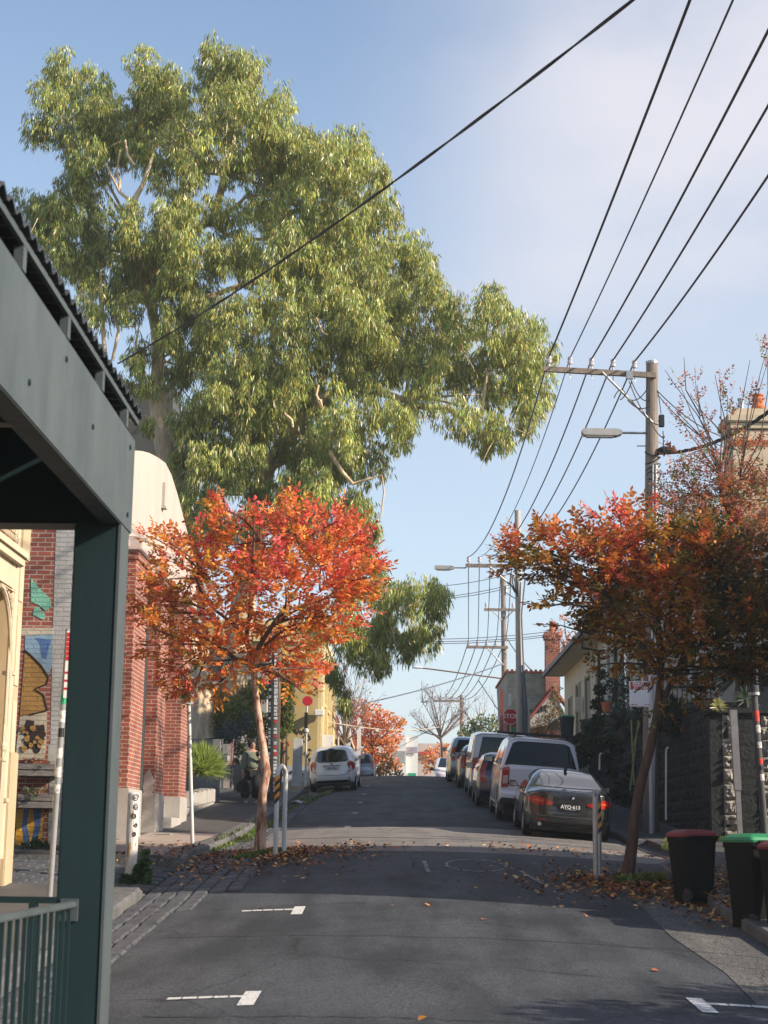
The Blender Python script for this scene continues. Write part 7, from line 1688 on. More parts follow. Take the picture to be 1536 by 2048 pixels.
# ---- street trees with sprays of oval leaves
def spraytree(root, bl, cols_fn, nspray, lpl, lw, trunk_pts, trunk_r, mbark, mtwig, nodes, lname='crown', seed=1, twigr=.011, ext=None, leafscale=1.0, droop=.25, densef=1.0, twigs_per=3):
    rnd = random.Random(seed); b = MB(); b.tube(trunk_pts, trunk_r, 12); 
    tb = b.build('trunk', mbark, root, smooth=True)
    tw = MB(); pos, dirs, nr, cl = [], [], [], []
    nds = [Vector(q) for q in nodes]
    for c, r, yd_ in bl:
        cv = Vector(c); nd = min(nds, key=lambda q: (q-cv).length+(1.2 if q.z > cv.z+.1 else 0))
        tw.tube(curve3(nd, cv, rnd.uniform(-.1, .15), 6, .12, rnd), [twigr*2.0, twigr*1.9, twigr*1.7, twigr*1.5, twigr*1.3, twigr*1.1, twigr*.8], 6)
        ns = max(5, int(nspray*densef*(r/.45)**1.8))
        for k in range(ns):
            d = Vector(RG.normal(size=3)).normalized(); q = cv+Vector((d.x*r, d.y*r*yd_, d.z*r))*(RG.random()**.5)
            out = (q-nd).normalized()*.8+Vector((d.x, d.y, d.z*.5))*.8+Vector((0, 0, .15)); out.normalize()
            Ls = rnd.uniform(.16, .32)*leafscale; e = q+out*Ls
            if k % (twigs_per*3) == 0: tw.tube([cv.lerp(q, .3), q, q.lerp(e, .55), e], [twigr*.7, twigr*.5, twigr*.4, twigr*.25], 4, cap=False)
            elif k % 5 == 0: tw.tube([q, e], [twigr*.35, twigr*.2], 3, cap=False)
            nl = rnd.randint(*lpl); side = out.cross(Vector((0, 0, 1))+Vector(RG.normal(size=3))*.5).normalized(); up = side.cross(out)
            base_c = cols_fn(q, rnd)
            for j in range(nl):
                t = (j+.5)/nl; s_ = 1 if j % 2 else -1
                ld = out*.55+side*s_*.8+Vector((0, 0, -droop))+Vector(RG.normal(size=3))*.18
                pos.append(q+out*Ls*t); dirs.append(ld); nr.append(up+Vector(RG.normal(size=3))*.45); cl.append(base_c)
            pos.append(e); dirs.append(out); nr.append(up); cl.append(base_c)
    n = len(pos); ln = RG.uniform(lw[0], lw[1], n); col = np.array([list(c) for c in cl])
    col = np.clip(col*(1+RG.normal(size=(n, 1))*.2)*(1+RG.normal(size=(n, 3))*.10), .004, 1)
    leaves(lname, np.array([list(p) for p in pos], np.float32), np.array([list(p) for p in dirs]), np.array([list(p) for p in nr]), ln, ln*RG.uniform(.40, .55, n), col.astype(np.float32), M_LEAF, root, .10)
    o = tw.build('branches', mtwig, root, smooth=True)
    print(lname, n); return o

def nz3(q, s, o=0): return mnoise.noise(Vector((q.x*s+o, q.y*s, q.z*s)))
LY = 28.0
ltr = thing('red_street_tree', 'young street tree with bright red and orange leaves on the left, fully sunlit', 'tree', tuple(P(520, 1694, LY)))
def lcol(q, rnd):
    v = nz3(q, 1.5)+rnd.uniform(-.35, .35); hgt = (q.z-P(520, 1250, LY).z)
    v += .22*hgt/1.4 + .18*(q.x+2.2)/1.5
    if v > .22: return rnd.choice([(.70, .11, .07), (.76, .16, .07), (.66, .09, .08), (.78, .22, .07)])
    if v > -.25: return rnd.choice([(.76, .26, .05), (.80, .34, .06), (.74, .21, .06), (.68, .22, .05)])
    return rnd.choice([(.62, .28, .04), (.52, .24, .04), (.70, .38, .06), (.34, .25, .05), (.70, .18, .06)])
lb = [(520,1020,34),(440,1010,34),(600,1015,46),(655,1030,44),(700,1070,46),(735,1110,30),(740,1155,30),(650,1095,58),(560,1080,62),(470,1075,56),(395,1085,45),(340,1055,26),(345,1110,26),(325,1160,36),(400,1160,55),(480,1165,64),(570,1170,68),(660,1175,58),(715,1190,34),(320,1205,34),(285,1225,20),(300,1255,20),(360,1240,52),(440,1245,62),(530,1250,50),(610,1245,55),(680,1230,38),(320,1290,36),(385,1315,50),(455,1315,46),(565,1305,58),(615,1335,28),(350,1345,30),(390,1375,28),(430,1370,22),(585,1370,18),(605,1385,12),(660,1270,26),(645,1140,40),(520,1110,50),(300,1040,16),(575,985,25),(690,1010,26),(440,985,20),(510,1345,20)]
tp_ = pathpx([(519,1705),(523,1650),(525,1590),(532,1545),(527,1500),(518,1440),(511,1380),(507,1335)], LY)
nd_ = pathpx([(507,1335),(470,1318),(440,1290),(505,1290),(530,1290),(500,1230),(560,1240),(430,1230),(500,1160),(580,1170),(420,1160),(640,1180),(520,1080),(600,1090)], LY)
lb = [(a, b_+(32 if b_ < 1060 else 14 if b_ < 1120 else 0), r) for a, b_, r in lb]
spraytree(ltr, blobs3(lb, LY, .95, 1.35, .9, 5), lcol, 80, (6, 10), (.065, .115), tp_, [.10, .082, .068, .080, .064, .056, .052, .05], M_MYRTLE, M_MYRTLE2, nd_, seed=3, densef=1.0)
b = MB()
def lb_(lst, rad, dy=0): b.tube(pathpx(lst, LY, [dy]*len(lst)), rad, 8)
lb_([(507,1338),(495,1325),(470,1318),(450,1300),(425,1290),(395,1262)], [.062,.05,.042,.035,.028,.018]); lb_([(508,1338),(505,1310),(490,1280),(500,1230),(502,1165),(508,1090),(507,1020)], [.06,.05,.04,.035,.028,.02,.012])
lb_([(508,1330),(520,1290),(545,1250),(580,1200),(620,1140),(650,1080)], [.05,.042,.035,.028,.02,.012]); lb_([(498,1290),(470,1250),(430,1220),(400,1180),(380,1120)], [.035,.03,.025,.02,.012]); lb_([(545,1250),(600,1230),(660,1190),(710,1150)], [.03,.025,.018,.012])
b.build('limb', M_MYRTLE2, ltr, smooth=True)

RY = 24.3
rtr = thing('red_street_tree', 'leaning street tree on the right, red on top and amber in the shade below', 'tree', tuple(P(1258, 1740, RY)))
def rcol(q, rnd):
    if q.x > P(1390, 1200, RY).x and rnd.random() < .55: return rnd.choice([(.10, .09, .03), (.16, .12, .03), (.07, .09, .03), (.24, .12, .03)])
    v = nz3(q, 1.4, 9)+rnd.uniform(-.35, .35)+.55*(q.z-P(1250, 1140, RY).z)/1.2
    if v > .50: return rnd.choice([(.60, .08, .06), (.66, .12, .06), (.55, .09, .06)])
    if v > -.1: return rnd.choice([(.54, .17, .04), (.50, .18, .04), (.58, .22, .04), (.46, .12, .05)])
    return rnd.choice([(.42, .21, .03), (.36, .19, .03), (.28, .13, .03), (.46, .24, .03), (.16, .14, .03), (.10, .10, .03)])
rbl = [(1025,1100,24),(1050,1090,30),(1015,1125,18),(1065,1130,30),(1110,1060,38),(1170,1055,42),(1100,1135,42),(1165,1130,55),(1250,1075,55),(1260,1030,30),(1330,1040,36),(1340,1100,60),(1250,1150,62),(1190,1195,50),(1135,1165,30),(1280,1225,65),(1350,1195,65),(1430,1150,62),(1500,1120,55),(1430,1085,50),(1185,1265,22),(1215,1255,36),(1235,1300,32),(1330,1310,50),(1400,1280,58),(1480,1230,60),(1540,1180,55),(1450,1325,36),(1510,1290,48),(1325,1415,16),(1370,1370,34),(1110,1200,18),(1090,1215,12),(1120,1250,10),(1300,1250,55),(1380,1120,55),(1460,1200,55),(1200,1010,14),(1090,1030,14),(1240,1005,18),(1310,1350,26),(1200,1330,14),(1290,1000,20),(1420,1220,60),(1500,1260,55),(1390,1330,40),(1480,1340,30),(1340,1150,55),(1420,1100,50),(1530,1230,50),(1250,1110,40),(1530,1320,30),(1200,1100,40)]
tp_ = pathpx([(1256,1748),(1264,1690),(1272,1620),(1283,1560),(1300,1500),(1312,1440),(1318,1390),(1322,1340),(1318,1280)], RY)
nd_ = pathpx([(1320,1340),(1318,1280),(1270,1290),(1310,1220),(1240,1210),(1190,1170),(1300,1150),(1380,1200),(1440,1180),(1330,1110),(1130,1120),(1400,1290),(1240,1100)], RY)
rbl = [(a, b_+(26 if b_ < 1080 else 0), r) for a, b_, r in rbl]
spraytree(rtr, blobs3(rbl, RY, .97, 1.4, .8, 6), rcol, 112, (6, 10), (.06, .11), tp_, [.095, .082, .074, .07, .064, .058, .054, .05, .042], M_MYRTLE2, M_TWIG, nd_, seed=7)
b = MB()
def rb_(lst, rad): b.tube(pathpx(lst, RY), rad, 8)
rb_([(1318,1345),(1290,1300),(1262,1262),(1225,1200),(1180,1160),(1120,1130),(1060,1110)], [.05,.042,.035,.03,.024,.018,.01]); rb_([(1320,1300),(1316,1240),(1305,1170),(1300,1100),(1290,1030)], [.05,.04,.03,.022,.012])
rb_([(1312,1440),(1340,1370),(1370,1310),(1410,1250),(1460,1190),(1510,1130)], [.045,.04,.035,.03,.022,.014]); rb_([(1320,1320),(1350,1260),(1385,1200),(1400,1120)], [.04,.03,.024,.014])
b.build('limb', M_TWIG, rtr, smooth=True)

# sparse maple behind, right edge
BYD = 31.0
mtr = thing('maple_tree', 'thin rusty brown maple with bare twig tips reaching over the nearest pole, right edge', 'tree', (8.2, 31.5, zfr(8, 31)-.2))
def mcol(q, rnd):
    v = rnd.random()
    return (.35, .12, .07) if v < .4 else (.30, .09, .05) if v < .6 else (.42, .17, .06) if v < .85 else (.22, .24, .06)
mb_ = [(1345,960,20),(1365,985,28),(1350,1010,26),(1400,960,32),(1405,920,22),(1440,935,30),(1475,960,36),(1430,990,44),(1490,1000,46),(1530,960,30),(1385,1020,38),(1450,1050,44),(1520,1050,44),(1345,1050,28),(1530,880,16),(1440,760,9),(1455,790,10),(1462,830,10),(1500,790,11),(1497,815,10),(1533,700,12),(1535,725,10),(1362,775,9),(1395,800,10),(1355,830,9),(1370,850,10),(1415,840,8),(1450,870,12),(1400,880,14),(1350,905,12),(1325,985,14),(1500,900,20),(1470,895,18),(1400,1080,40),(1490,1100,44),(1390,760,5),(1430,1020,40),(1500,960,36),(1380,940,22),(1460,1000,36),(1520,1010,40),(1340,1000,20)]
tp_ = [Vector((8.2, 31.5, zfr(8, 31)-.2)), Vector((8.1, 31.3, 4.2))]+pathpx([(1590,1140),(1536,1085),(1490,1055),(1460,1025),(1445,990),(1440,950)], BYD)
nd_ = pathpx([(1440,950),(1446,985),(1480,1045),(1536,1085),(1480,960),(1400,990),(1530,1000)], BYD)
spraytree(mtr, blobs3(mb_, BYD, 1.0, 1.3, .6, 8), mcol, 120, (5, 8), (.045, .08), tp_, [.16, .13, .11, .095, .085, .07, .055, .04], M_TWIG, M_TWIG, nd_, seed=9, twigr=.006, twigs_per=4)
b = MB()
for lst in ([(1440,950),(1430,890),(1395,830),(1350,770),(1330,740)], [(1445,960),(1470,880),(1485,800),(1500,720)], [(1446,960),(1460,880),(1440,800),(1430,750)], [(1430,900),(1390,860),(1350,820)], [(1400,830),(1372,780),(1368,715)], [(1480,960),(1520,880),(1536,780),(1534,700)], [(1440,950),(1400,900),(1330,930)], [(1470,900),(1430,850),(1410,830),(1380,790)], [(1536,1080),(1500,1100),(1440,1110),(1370,1070)], [(1500,1060),(1536,1000),(1545,930)], [(1440,950),(1420,880),(1400,840),(1395,770)]):
    k = len(lst); b.tube(pathpx(lst, BYD), [.016-.011*i/(k-1) for i in range(k)], 5)
b.build('twig', M_TWIG, mtr, smooth=True)

# generic clumped shrub / distant tree
def bush(name, label, cat, Y, blist, cols, n_per, ls, wid, trunk=None, kind=None, m=None, yd_=1.2, yj=.5, up=.2, seed=1, base=None, group=None, bark=None):
    c0 = P(blist[0][0], blist[0][1], Y); zz = zr(min(max(c0.x, -7), 7), Y) if base is None else base
    t = thing(name, label, cat, (c0.x, Y, zz), group); pos, nrm_ = [], []
    for c, r, q in blobs3(blist, Y, 1.0, yd_, yj, seed):
        k = int(n_per*(r/.5)**2*(1+.5/max(r, .08)*.35))+12; d = rdir(k); pos.append(c+d*r*RG.uniform(.35, 1.0, k)[:, None]*np.array([1, yd_, 1])); nrm_.append(d)
    pos = np.concatenate(pos); n = len(pos); dn = np.concatenate(nrm_); ln = RG.uniform(ls*.7, ls*1.3, n)
    leaves('crown' if trunk else 'foliage', pos.astype(np.float32), dn*.7+rdir(n)*.8+np.array([0, 0, up]), rdir(n)+dn*.5, ln, ln*wid, palette(n, cols, .22).astype(np.float32), m or M_LEAF, t, .1)
    b = MB(); rnd = random.Random(seed)
    if trunk:
        pts = pathpx(trunk[0], Y); b.tube(pts, trunk[1], 8)
        for c, r, q in blobs3(blist, Y, 1.0, yd_, yj, seed): b.tube(curve3(pts[-1], c, .2, 5, .2, rnd), [.05, .04, .035, .03, .02, .01], 5)
    else:
        for c, r, q in blobs3(blist, Y, 1.0, yd_, yj, seed): sc_ = min(1, r/.45); b.tube(curve3((c0.x+rnd.uniform(-.2, .2)*sc_, Y, zz), c, .1*sc_, 5, .1*sc_, rnd), [q_*sc_**1.5 for q_ in (.03, .028, .024, .02, .014, .008)], 5)
    b.build('trunk' if trunk else 'stem', bark or M_TWIG, t, smooth=True); return t
G1 = [(.10, .15, .035), (.13, .18, .04), (.07, .11, .03), (.16, .19, .05)]; G2 = [(.045, .07, .025), (.06, .09, .03), (.08, .10, .03), (.16, .12, .04)]
GB = [(.14, .20, .20), (.18, .24, .23), (.10, .16, .15)]; OR = [(.78, .30, .09), (.82, .38, .10), (.72, .20, .09), (.66, .36, .09), (.80, .25, .12)]
bush('leafy_shrub', 'broad dark green shrub with bronze tips above the grey garden screen', 'shrub', 50.5, [(400,1420,32),(440,1405,38),(420,1450,30),(470,1430,36),(490,1400,30),(395,1390,26),(450,1470,22),(410,1480,18),(500,1450,26),(520,1380,26)], [(.20, .27, .07), (.26, .31, .08), (.14, .19, .06), (.32, .25, .08)], 900, .09, .5, seed=2, base=3.0)
bush('blue_shrub', 'pale blue green feathery shrub hanging over the garden gate', 'shrub', 49.8, [(462,1460,20),(478,1452,18),(448,1470,16),(470,1475,16),(488,1440,18)], GB, 1500, .08, .25, seed=3, base=3.0)
bush('ivy_hedge', 'bright yellow green clipped hedge behind the walking person', 'hedge', 51.5, [(510,1480,22),(515,1520,22),(500,1550,16),(530,1450,24),(535,1500,24),(470,1530,14),(478,1560,14),(480,1500,14)], [(.17, .21, .04), (.14, .18, .04), (.26, .29, .08)], 1200, .07, .55, seed=4, base=2.9)
bush('climbing_hedge', 'tall bright green creeper hanging on the yellow building wall', 'creeper', 63.6, [(572,1400,20),(570,1430,20),(574,1455,14),(566,1370,20),(575,1380,14),(560,1440,12),(564,1468,10)], [(.18, .22, .05), (.15, .19, .04), (.12, .16, .03)], 900, .09, .6, yd_=.5, yj=.2, seed=5, base=3.8)
# bright grass tuft
t = thing('grass_tuft', 'round bright green ornamental grass tuft on the low grey planter wall', 'grass', (P(402, 1550, 43.5).x, 43.5, P(402, 1560, 43.5).z))
n = 4200; th = RG.uniform(0, 2*np.pi, n); el = RG.uniform(.1, 1.5, n); c0 = np.array(P(400, 1548, 43.5))
dr = np.stack([np.cos(th)*np.cos(el), np.sin(th)*np.cos(el), np.sin(el)], 1); ln = RG.uniform(.34, .62, n)
st_ = c0+dr*(RG.random(n)*.35)[:, None]
leaves('blades', st_.astype(np.float32), dr+np.array([0, 0, -.12])+rdir(n)*.18, rdir(n), ln, RG.uniform(.010, .018, n), palette(n, [(.30, .42, .07), (.38, .48, .10), (.20, .32, .06), (.44, .46, .16)], .25).astype(np.float32), M_LEAF, t, -.3)
# far autumn trees
bush('autumn_tree', 'full orange street tree beyond the crest on the left side', 'tree', 100, [(720,1420,22),(700,1440,18),(745,1430,26),(770,1440,22),(795,1445,14),(720,1460,32),(755,1465,30),(790,1470,18),(725,1500,32),(760,1500,32),(785,1490,16),(735,1525,26),(765,1530,24),(790,1530,14),(700,1480,20),(805,1445,8),(705,1520,14)], OR, 120, .17, .55, trunk=([(742,1575),(741,1540),(742,1500)], [.2, .16, .12]), yd_=1.3, yj=1.0, seed=6, group=None)
bush('small_gold_tree', 'golden green lower tree tucked under the orange one', 'tree', 96, [(775,1520,14),(785,1540,12),(765,1545,14),(798,1548,8),(755,1550,12)], [(.40, .26, .05), (.30, .28, .05), (.45, .20, .06)], 130, .15, .55, seed=7, yj=.5)
bush('autumn_shrub', 'small orange and yellow tree in front of the white warehouse on the right', 'tree', 118, [(862,1508,16),(880,1500,14),(850,1520,12),(872,1525,16),(890,1515,12),(855,1540,8),(895,1495,8),(880,1545,12)], OR+[(.42, .30, .06)], 90, .18, .55, trunk=([(872,1580),(872,1540)], [.12, .09]), seed=8, yj=.5)
bush('green_tree', 'green trees beyond the right hand parked cars', 'tree', 125, [(940,1455,16),(960,1448,18),(985,1445,16),(1000,1452,12),(925,1470,12),(950,1475,20),(980,1475,20)], [(.14, .18, .06), (.12, .16, .05), (.18, .20, .07)], 70, .22, .6, seed=9, yj=.8)
bush('pink_shrub', 'orange pink shrub behind the stair railing', 'shrub', 78, [(1072,1450,14),(1085,1440,14),(1098,1455,14),(1062,1462,10),(1108,1462,12),(1090,1468,14)], [(.45, .22, .12), (.40, .24, .08), (.35, .26, .08)], 150, .10, .5, seed=10, base=5.5)
bush('vine_tree', 'leafy green and orange vine beside the red chimney house', 'tree', 81, [(1100,1420,13),(1110,1400,14),(1105,1440,12),(1115,1425,13),(1095,1440,8),(1112,1378,10),(1118,1450,12)], [(.08, .11, .03), (.10, .12, .03), (.35, .16, .06)], 160, .12, .5, seed=11, base=5.0)
bush('pink_autumn_tree', 'pale pink orange tree above the chimney house and white eave', 'tree', 84, [(1140,1290,20),(1125,1275,18),(1160,1265,20),(1110,1265,14),(1150,1310,16),(1130,1310,14),(1115,1300,12),(1100,1290,8),(1170,1245,16),(1128,1235,10)], [(.50, .20, .12), (.55, .26, .16), (.45, .16, .08)], 75, .13, .5, trunk=([(1150,1500),(1148,1400),(1145,1330)], [.14, .11, .08]), seed=12)
# dark ivy, flax and creepers on the shaded right-hand wall
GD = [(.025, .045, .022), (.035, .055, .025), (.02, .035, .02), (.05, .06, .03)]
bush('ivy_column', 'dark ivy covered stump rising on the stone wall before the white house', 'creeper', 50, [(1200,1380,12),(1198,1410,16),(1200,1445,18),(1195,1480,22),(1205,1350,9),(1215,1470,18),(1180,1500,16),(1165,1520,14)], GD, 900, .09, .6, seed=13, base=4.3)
bush('dark_shrub', 'dense dark shrub on top of the wall left of the nearest pole', 'shrub', 44, [(1240,1400,24),(1255,1370,22),(1230,1440,24),(1262,1440,26),(1280,1410,18),(1225,1370,14),(1250,1470,22),(1290,1450,18),(1235,1345,10)], GD+[(.05, .07, .07)], 900, .08, .35, seed=14, base=4.0)
bush('dark_shrub', 'dark hedge along the wall top behind the leaning trunk', 'shrub', 39, [(1330,1430,26),(1365,1425,26),(1395,1420,22),(1350,1455,20),(1385,1445,20),(1310,1450,18),(1345,1405,14)], GD, 900, .08, .5, seed=15, base=4.0)
bush('wall_creeper', 'dark creeper trailing over the stone wall by the parked ute', 'creeper', 55, [(1165,1500,12),(1172,1480,12),(1180,1460,10),(1160,1520,10)], GD, 900, .09, .6, seed=16, base=4.2)
def spiky(label, px, py, Y, r, n, cols, name='spiky_plant', el0=-.4, droop=0, wl=.07, base=None, stem=.9):
    c0 = np.array(P(px, py, Y)); t = thing(name, label, 'plant', (c0[0], Y, c0[2]-.8 if base is None else base)); th = RG.uniform(0, 2*np.pi, n); el = RG.uniform(el0, 1.5, n)
    dr = np.stack([np.cos(th)*np.cos(el), np.sin(th)*np.cos(el), np.sin(el)], 1); ln = r*RG.uniform(.75, 1.1, n)
    leaves('blades', np.repeat(c0[None], n, 0).astype(np.float32)+dr.astype(np.float32)*.05, dr, rdir(n)*.4+np.array([0, -1, .2]), ln, RG.uniform(wl*.8, wl*1.2, n), palette(n, cols, .2).astype(np.float32), M_LEAFG, t, droop)
    b = MB(); b.tube([(c0[0], Y, c0[2]), (c0[0]+.02, Y, c0[2]-stem)], [.03+.06*stem, .03+.08*stem], 8); b.build('stem', M_TWIG, t); return t
spiky('large dark yucca with stiff pointed leaves behind the stone gate wall', 1478, 1345, 36.2, .62, 130, [(.035, .05, .04), (.05, .065, .05)], el0=-.9)
spiky('second dark spiky yucca at the right edge above the block pier', 1535, 1350, 37, .6, 110, [(.035, .05, .04), (.06, .075, .05)], el0=-.9)
spiky('dark strappy flax on the wall top by the thin stakes', 1245, 1455, 40, .55, 110, [(.03, .045, .03), (.04, .055, .035)], droop=-.25, wl=.035, stem=.3)
spiky('small sunlit succulent tuft on the gate wall coping', 1437, 1415, 34.95, .17, 90, [(.35, .34, .10), (.28, .30, .08), (.40, .36, .16)], name='succulent', wl=.02, el0=-.6, stem=.12)
spiky('small strappy plant on the coping behind the square steel post', 1492, 1400, 35.2, .3, 60, [(.05, .08, .04)], droop=-.2, wl=.02, stem=.15)
o = MB(); q = P(1213, 1416, 42); o.lathe([(.09, 0), (.13, .2), (.14, .2), (.14, .24)], q.x, 42, q.z-.1, 14); tag(o.build('flower_pot', M_TERRA), 'small orange flower pot among the dark plants on the wall', 'flower pot')
# ivy at the foot of the white bollard, weeds and planter greenery on the left
bush('ivy_clump', 'green ivy clump growing round the foot of the old white bollard', 'ivy', 23.6, [(280,1745,14),(288,1730,12),(272,1762,13),(290,1752,12),(250,1758,9),(291,1708,6),(284,1768,8)], [(.045, .10, .03), (.06, .13, .035), (.035, .08, .03)], 1500, .055, .8, seed=20, yd_=1.0, yj=.1, up=.4)
bush('weed_bank', 'dark weeds growing along the foot of the mural wall', 'weeds', 26.7, [(60,1700,16),(75,1690,14),(90,1700,14),(45,1710,10),(105,1705,10),(80,1712,10)], [(.035, .07, .03), (.05, .09, .035)], 900, .06, .6, seed=21, yd_=1.0, yj=.15, up=.6)
bush('trailing_plant', 'trailing grey green plant spilling over the lower timber planter', 'plant', 26.75, [(60,1582,7),(72,1582,7),(84,1580,6),(50,1580,6),(66,1596,5)], [(.16, .20, .10), (.20, .24, .13)], 600, .035, .6, seed=22, yd_=.8, yj=.05)
bush('rusty_plant', 'low rust coloured plant on the upper timber planter', 'plant', 26.75, [(52,1520,5),(66,1520,5),(80,1522,5),(94,1524,4)], [(.30, .10, .05), (.35, .18, .06), (.14, .10, .05)], 600, .03, .6, seed=23, yd_=.8, yj=.05)
# bare trees
def baretree(label, Y, pts, r, tips, seed, m=M_TWIGP, cols=None):
    rnd = random.Random(seed); t = thing('bare_tree', label, 'tree', tuple(P(pts[0][0], pts[0][1], Y))); b = MB(); tr = pathpx(pts, Y); k = len(tr); b.tube(tr, [r*(1-.5*i/(k-1)) for i in range(k)], 8); b.build('trunk', m, t, smooth=True)
    b = MB(); ends = []
    for (px, py) in tips:
        e = P(px, py, Y+rnd.uniform(-1, 1)); s0 = tr[-1].lerp(tr[-2], rnd.random()*.6); cv = curve3(s0, e, -.15, 8, .25, rnd); b.tube(cv, [r*.42*(1-.85*i/8) for i in range(9)], 5)
        for q in range(9):
            s1 = cv[rnd.randint(3, 8)]; e1 = s1+(e-s0).normalized()*rnd.uniform(.4, 1.0)+Vector((rnd.uniform(-.55, .55), rnd.uniform(-.4, .4), rnd.uniform(-.1, .6))); cv2 = curve3(s1, e1, 0, 4, .08, rnd); b.tube(cv2, [r*.13, r*.11, r*.09, r*.07, r*.05], 3, cap=False)
            for w in range(3):
                s2 = cv2[rnd.randint(1, 4)]; e2 = s2+Vector((rnd.uniform(-.3, .3), rnd.uniform(-.3, .3), rnd.uniform(-.05, .35))); b.tube([s2, e2], [r*.06, r*.03], 3, cap=False); ends.append(e2)
    b.build('branches', m, t)
    if cols:
        ends = [e for e in ends if rnd.random() < .75]; n = len(ends); leaves('leaf', np.array([list(e) for e in ends], np.float32), rdir(n), rdir(n), RG.uniform(.08, .14, n), RG.uniform(.05, .08, n), palette(n, cols).astype(np.float32), M_LEAF, t, 0)
    return t
baretree('leafless pale street tree in front of the farthest pole, centre right', 112, [(887,1565),(886,1520),(884,1490),(880,1470)], .14, [(820,1428),(835,1440),(845,1405),(862,1385),(880,1390),(855,1378),(900,1400),(915,1425),(930,1410),(945,1405),(870,1425),(905,1450),(838,1460),(920,1445)], 3, cols=[(.30, .18, .20), (.35, .16, .12)])
baretree('thin bare tree with a few buds beyond the white hatchback', 78, [(688,1540),(689,1500),(690,1480)], .10, [(700,1350),(712,1370),(690,1340),(720,1395),(675,1375),(650,1400),(655,1430),(640,1395),(705,1410),(668,1350),(715,1345),(730,1420)], 4, cols=[(.35, .14, .12), (.4, .2, .12)])
baretree('faint twiggy bare tree above the right hand green trees', 130, [(965,1540),(966,1480)], .14, [(930,1420),(950,1405),(970,1400),(990,1415),(1000,1430),(940,1440)], 5)

# ---- fallen leaves and weeds on the ground
def litter(label, cx, cy, sx, sy, n, cols, seed, size=(.05, .10), grp=None):
    r = np.random.default_rng(seed); x = r.normal(cx, sx, n); y = r.normal(cy, sy, n); z = np.array([(zr(max(a, XL+.02), b_) if a > XL else zfl(a, b_)) if a < XR(b_)-.01 else (fprr(a, b_)) for a, b_ in zip(x, y)])+r.uniform(.012, .035, n)
    th = r.uniform(0, 2*np.pi, n); d = np.stack([np.cos(th), np.sin(th), r.normal(0, .22, n)], 1); nn = np.stack([r.normal(0, .35, n), r.normal(0, .35, n), np.ones(n)], 1); ln = r.uniform(*size, n)
    o = leaves('fallen_leaves', (np.stack([x, y, z], 1)).astype(np.float32), d, nn, ln, ln*r.uniform(.45, .65, n), palette(n, cols, .25).astype(np.float32), M_LITTER, None, .22)
    return tag(o, label, 'leaf litter', kind='stuff')
LC = [(.10, .06, .04), (.16, .09, .05), (.50, .20, .05), (.42, .12, .04), (.60, .30, .08), (.30, .10, .05), (.55, .36, .16), (.38, .16, .06)]
litter('dense orange leaf litter round the foot of the left red tree', -2.2, 27.2, .75, 1.3, 1500, LC, 1)
litter('leaf litter drifting over the lit strip right of the left tree', -1.2, 29.2, .7, 1.2, 300, LC, 2)
litter('scattered leaves on the cobbles and kerb corner', -3.0, 25.2, .5, 1.0, 120, LC, 3)
litter('carpet of dark orange leaves round the foot of the right tree', 3.25, 23.5, .75, 1.0, 1900, LC, 4)
litter('leaves scattered in front of the dark coupe', 2.8, 29.5, 1.0, 1.6, 200, LC, 5)
litter('a few stray leaves on the open road', -.4, 19, 2.0, 4, 16, LC, 6, (.06, .12))
litter('leaves gathered under the wheelie bins', 3.9, 21.3, .3, .9, 260, LC, 7)
def weeds(label, pts, Y, cols, n, ln=.09):
    ps = []
    for (x0, y0, x1, y1, k) in pts:
        for i in range(k):
            t_ = RG.random(); ps.append((x0+(x1-x0)*t_+RG.normal()*.05, y0+(y1-y0)*t_+RG.normal()*.05))
    n = len(ps); z = [ (zr(max(a, XL+.02), b_) if a > XL-.02 else zfl(a, b_)) if a < 4.4 else fprr(a, b_) for a, b_ in ps]
    th = RG.uniform(0, 2*np.pi, n); d = np.stack([np.cos(th)*.5, np.sin(th)*.5, np.ones(n)], 1); l_ = RG.uniform(ln*.5, ln*1.4, n)
    o = leaves('weeds', np.array([(a, b_, c+.005) for (a, b_), c in zip(ps, z)], np.float32), d, rdir(n), l_, l_*.35, palette(n, cols, .25).astype(np.float32), M_LEAF, None, .2); return tag(o, label, 'weeds', kind='stuff')
GW = [(.12, .18, .04), (.09, .14, .04), (.16, .20, .06)]
weeds('moss and weeds along the left gutter', [(XL+.05, 30, XL+.05, 42, 900), (XL+.25, 34, XL+.3, 56, 1200), (XL+.5, 50, XL+1.2, 63, 900), (-2.5, 26.6, -1.9, 27.8, 900)], 0, GW, 0, .08)
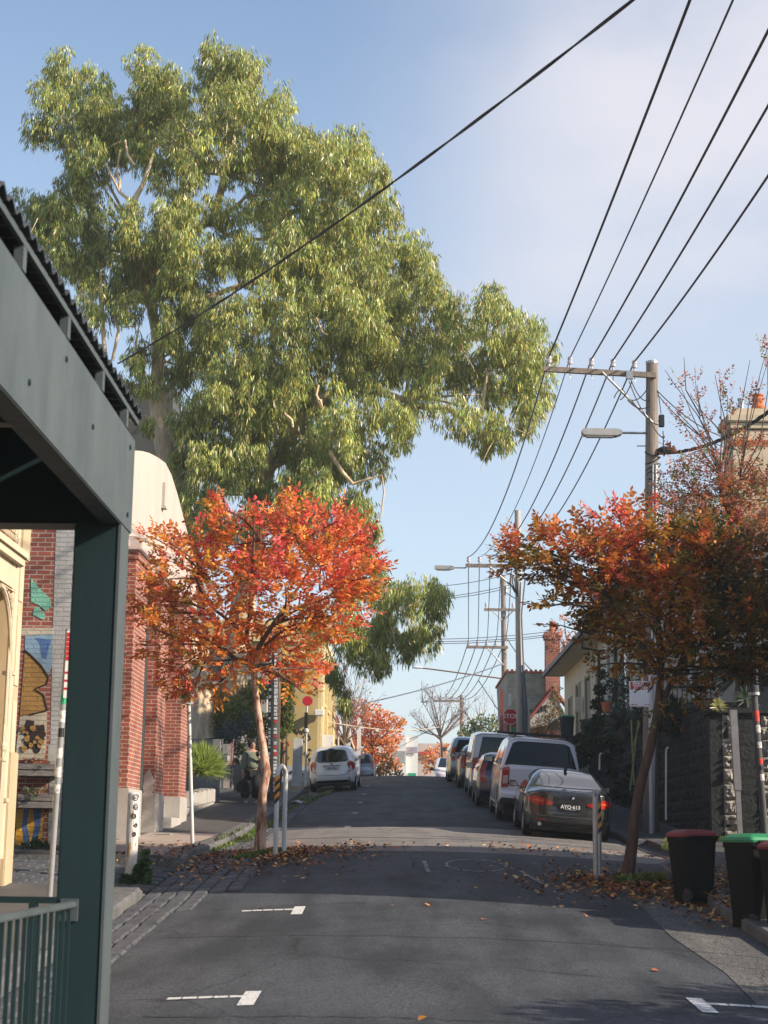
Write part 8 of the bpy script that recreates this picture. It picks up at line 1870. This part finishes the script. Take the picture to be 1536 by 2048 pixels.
weeds('grassy weeds round the right tree and footpath edge', [(3.0, 23.8, 3.7, 24.8, 700), (4.7, 30.5, 5.4, 33, 500), (5.2, 33.8, 7.6, 34.6, 500), (3.9, 15, 4.3, 17, 200)], 0, GW+[(.30, .30, .06)], 0, .10)
# soil mounds of the two tree pits
for (x, y, r_, lab) in ((-2.2, 27.6, .75, 'left'), (3.15, 24.2, .8, 'right')):
    vs = [(x, y, zr(x, y)+.05)]+[(x+r_*math.cos(a*math.pi/12)*(1+.1*math.sin(a*2.1)), y+1.1*r_*math.sin(a*math.pi/12), zr(x+r_*math.cos(a*math.pi/12), y+1.1*r_*math.sin(a*math.pi/12))+.004) for a in range(24)]
    b = MB(); b.add(vs, [(0, k+1, (k+1) % 24+1) for k in range(24)]); struct(b.build('tree_pit_soil', M_SOIL))

bush('garden_hedge', 'loose garden hedge on the right outside the frame', 'hedge', 11.5, [(2900, 1560, 230), (3150, 1420, 260), (2800, 1350, 180), (3300, 1250, 200)], G2, 900, .12, .5, yd_=1.8, yj=1.5, seed=31)

bush('wall_creeper', 'dark creeper patches clinging to the shaded stone wall right of the dark coupe', 'creeper', 41.5, [(1215,1520,12),(1225,1545,12),(1235,1500,14),(1245,1570,12),(1232,1590,12),(1260,1540,12),(1222,1480,14),(1252,1600,12)], GD, 1100, .07, .6, seed=33, yd_=.6, yj=.1, base=2.4)

# ---- thin autumn haze: one closed box of even air round the camera and the street
b = MB(); b.box(-410, 410, -70, 510, -8, 29)
hm = bpy.data.materials.new('haze_air'); hm.use_nodes = True; ht = hm.node_tree
for n_ in list(ht.nodes): ht.nodes.remove(n_)
ho = ht.nodes.new('ShaderNodeOutputMaterial'); hv = ht.nodes.new('ShaderNodeVolumePrincipled'); hv.inputs['Color'].default_value = (.86, .93, 1.0, 1); hv.inputs['Density'].default_value = .0006; hv.inputs['Anisotropy'].default_value = .2
ht.links.new(hv.outputs[0], ho.inputs['Volume'])
o = b.build('haze', hm); o['kind'] = 'stuff'; o['label'] = 'thin milky autumn haze filling the street'; o.display_type = 'WIRE'
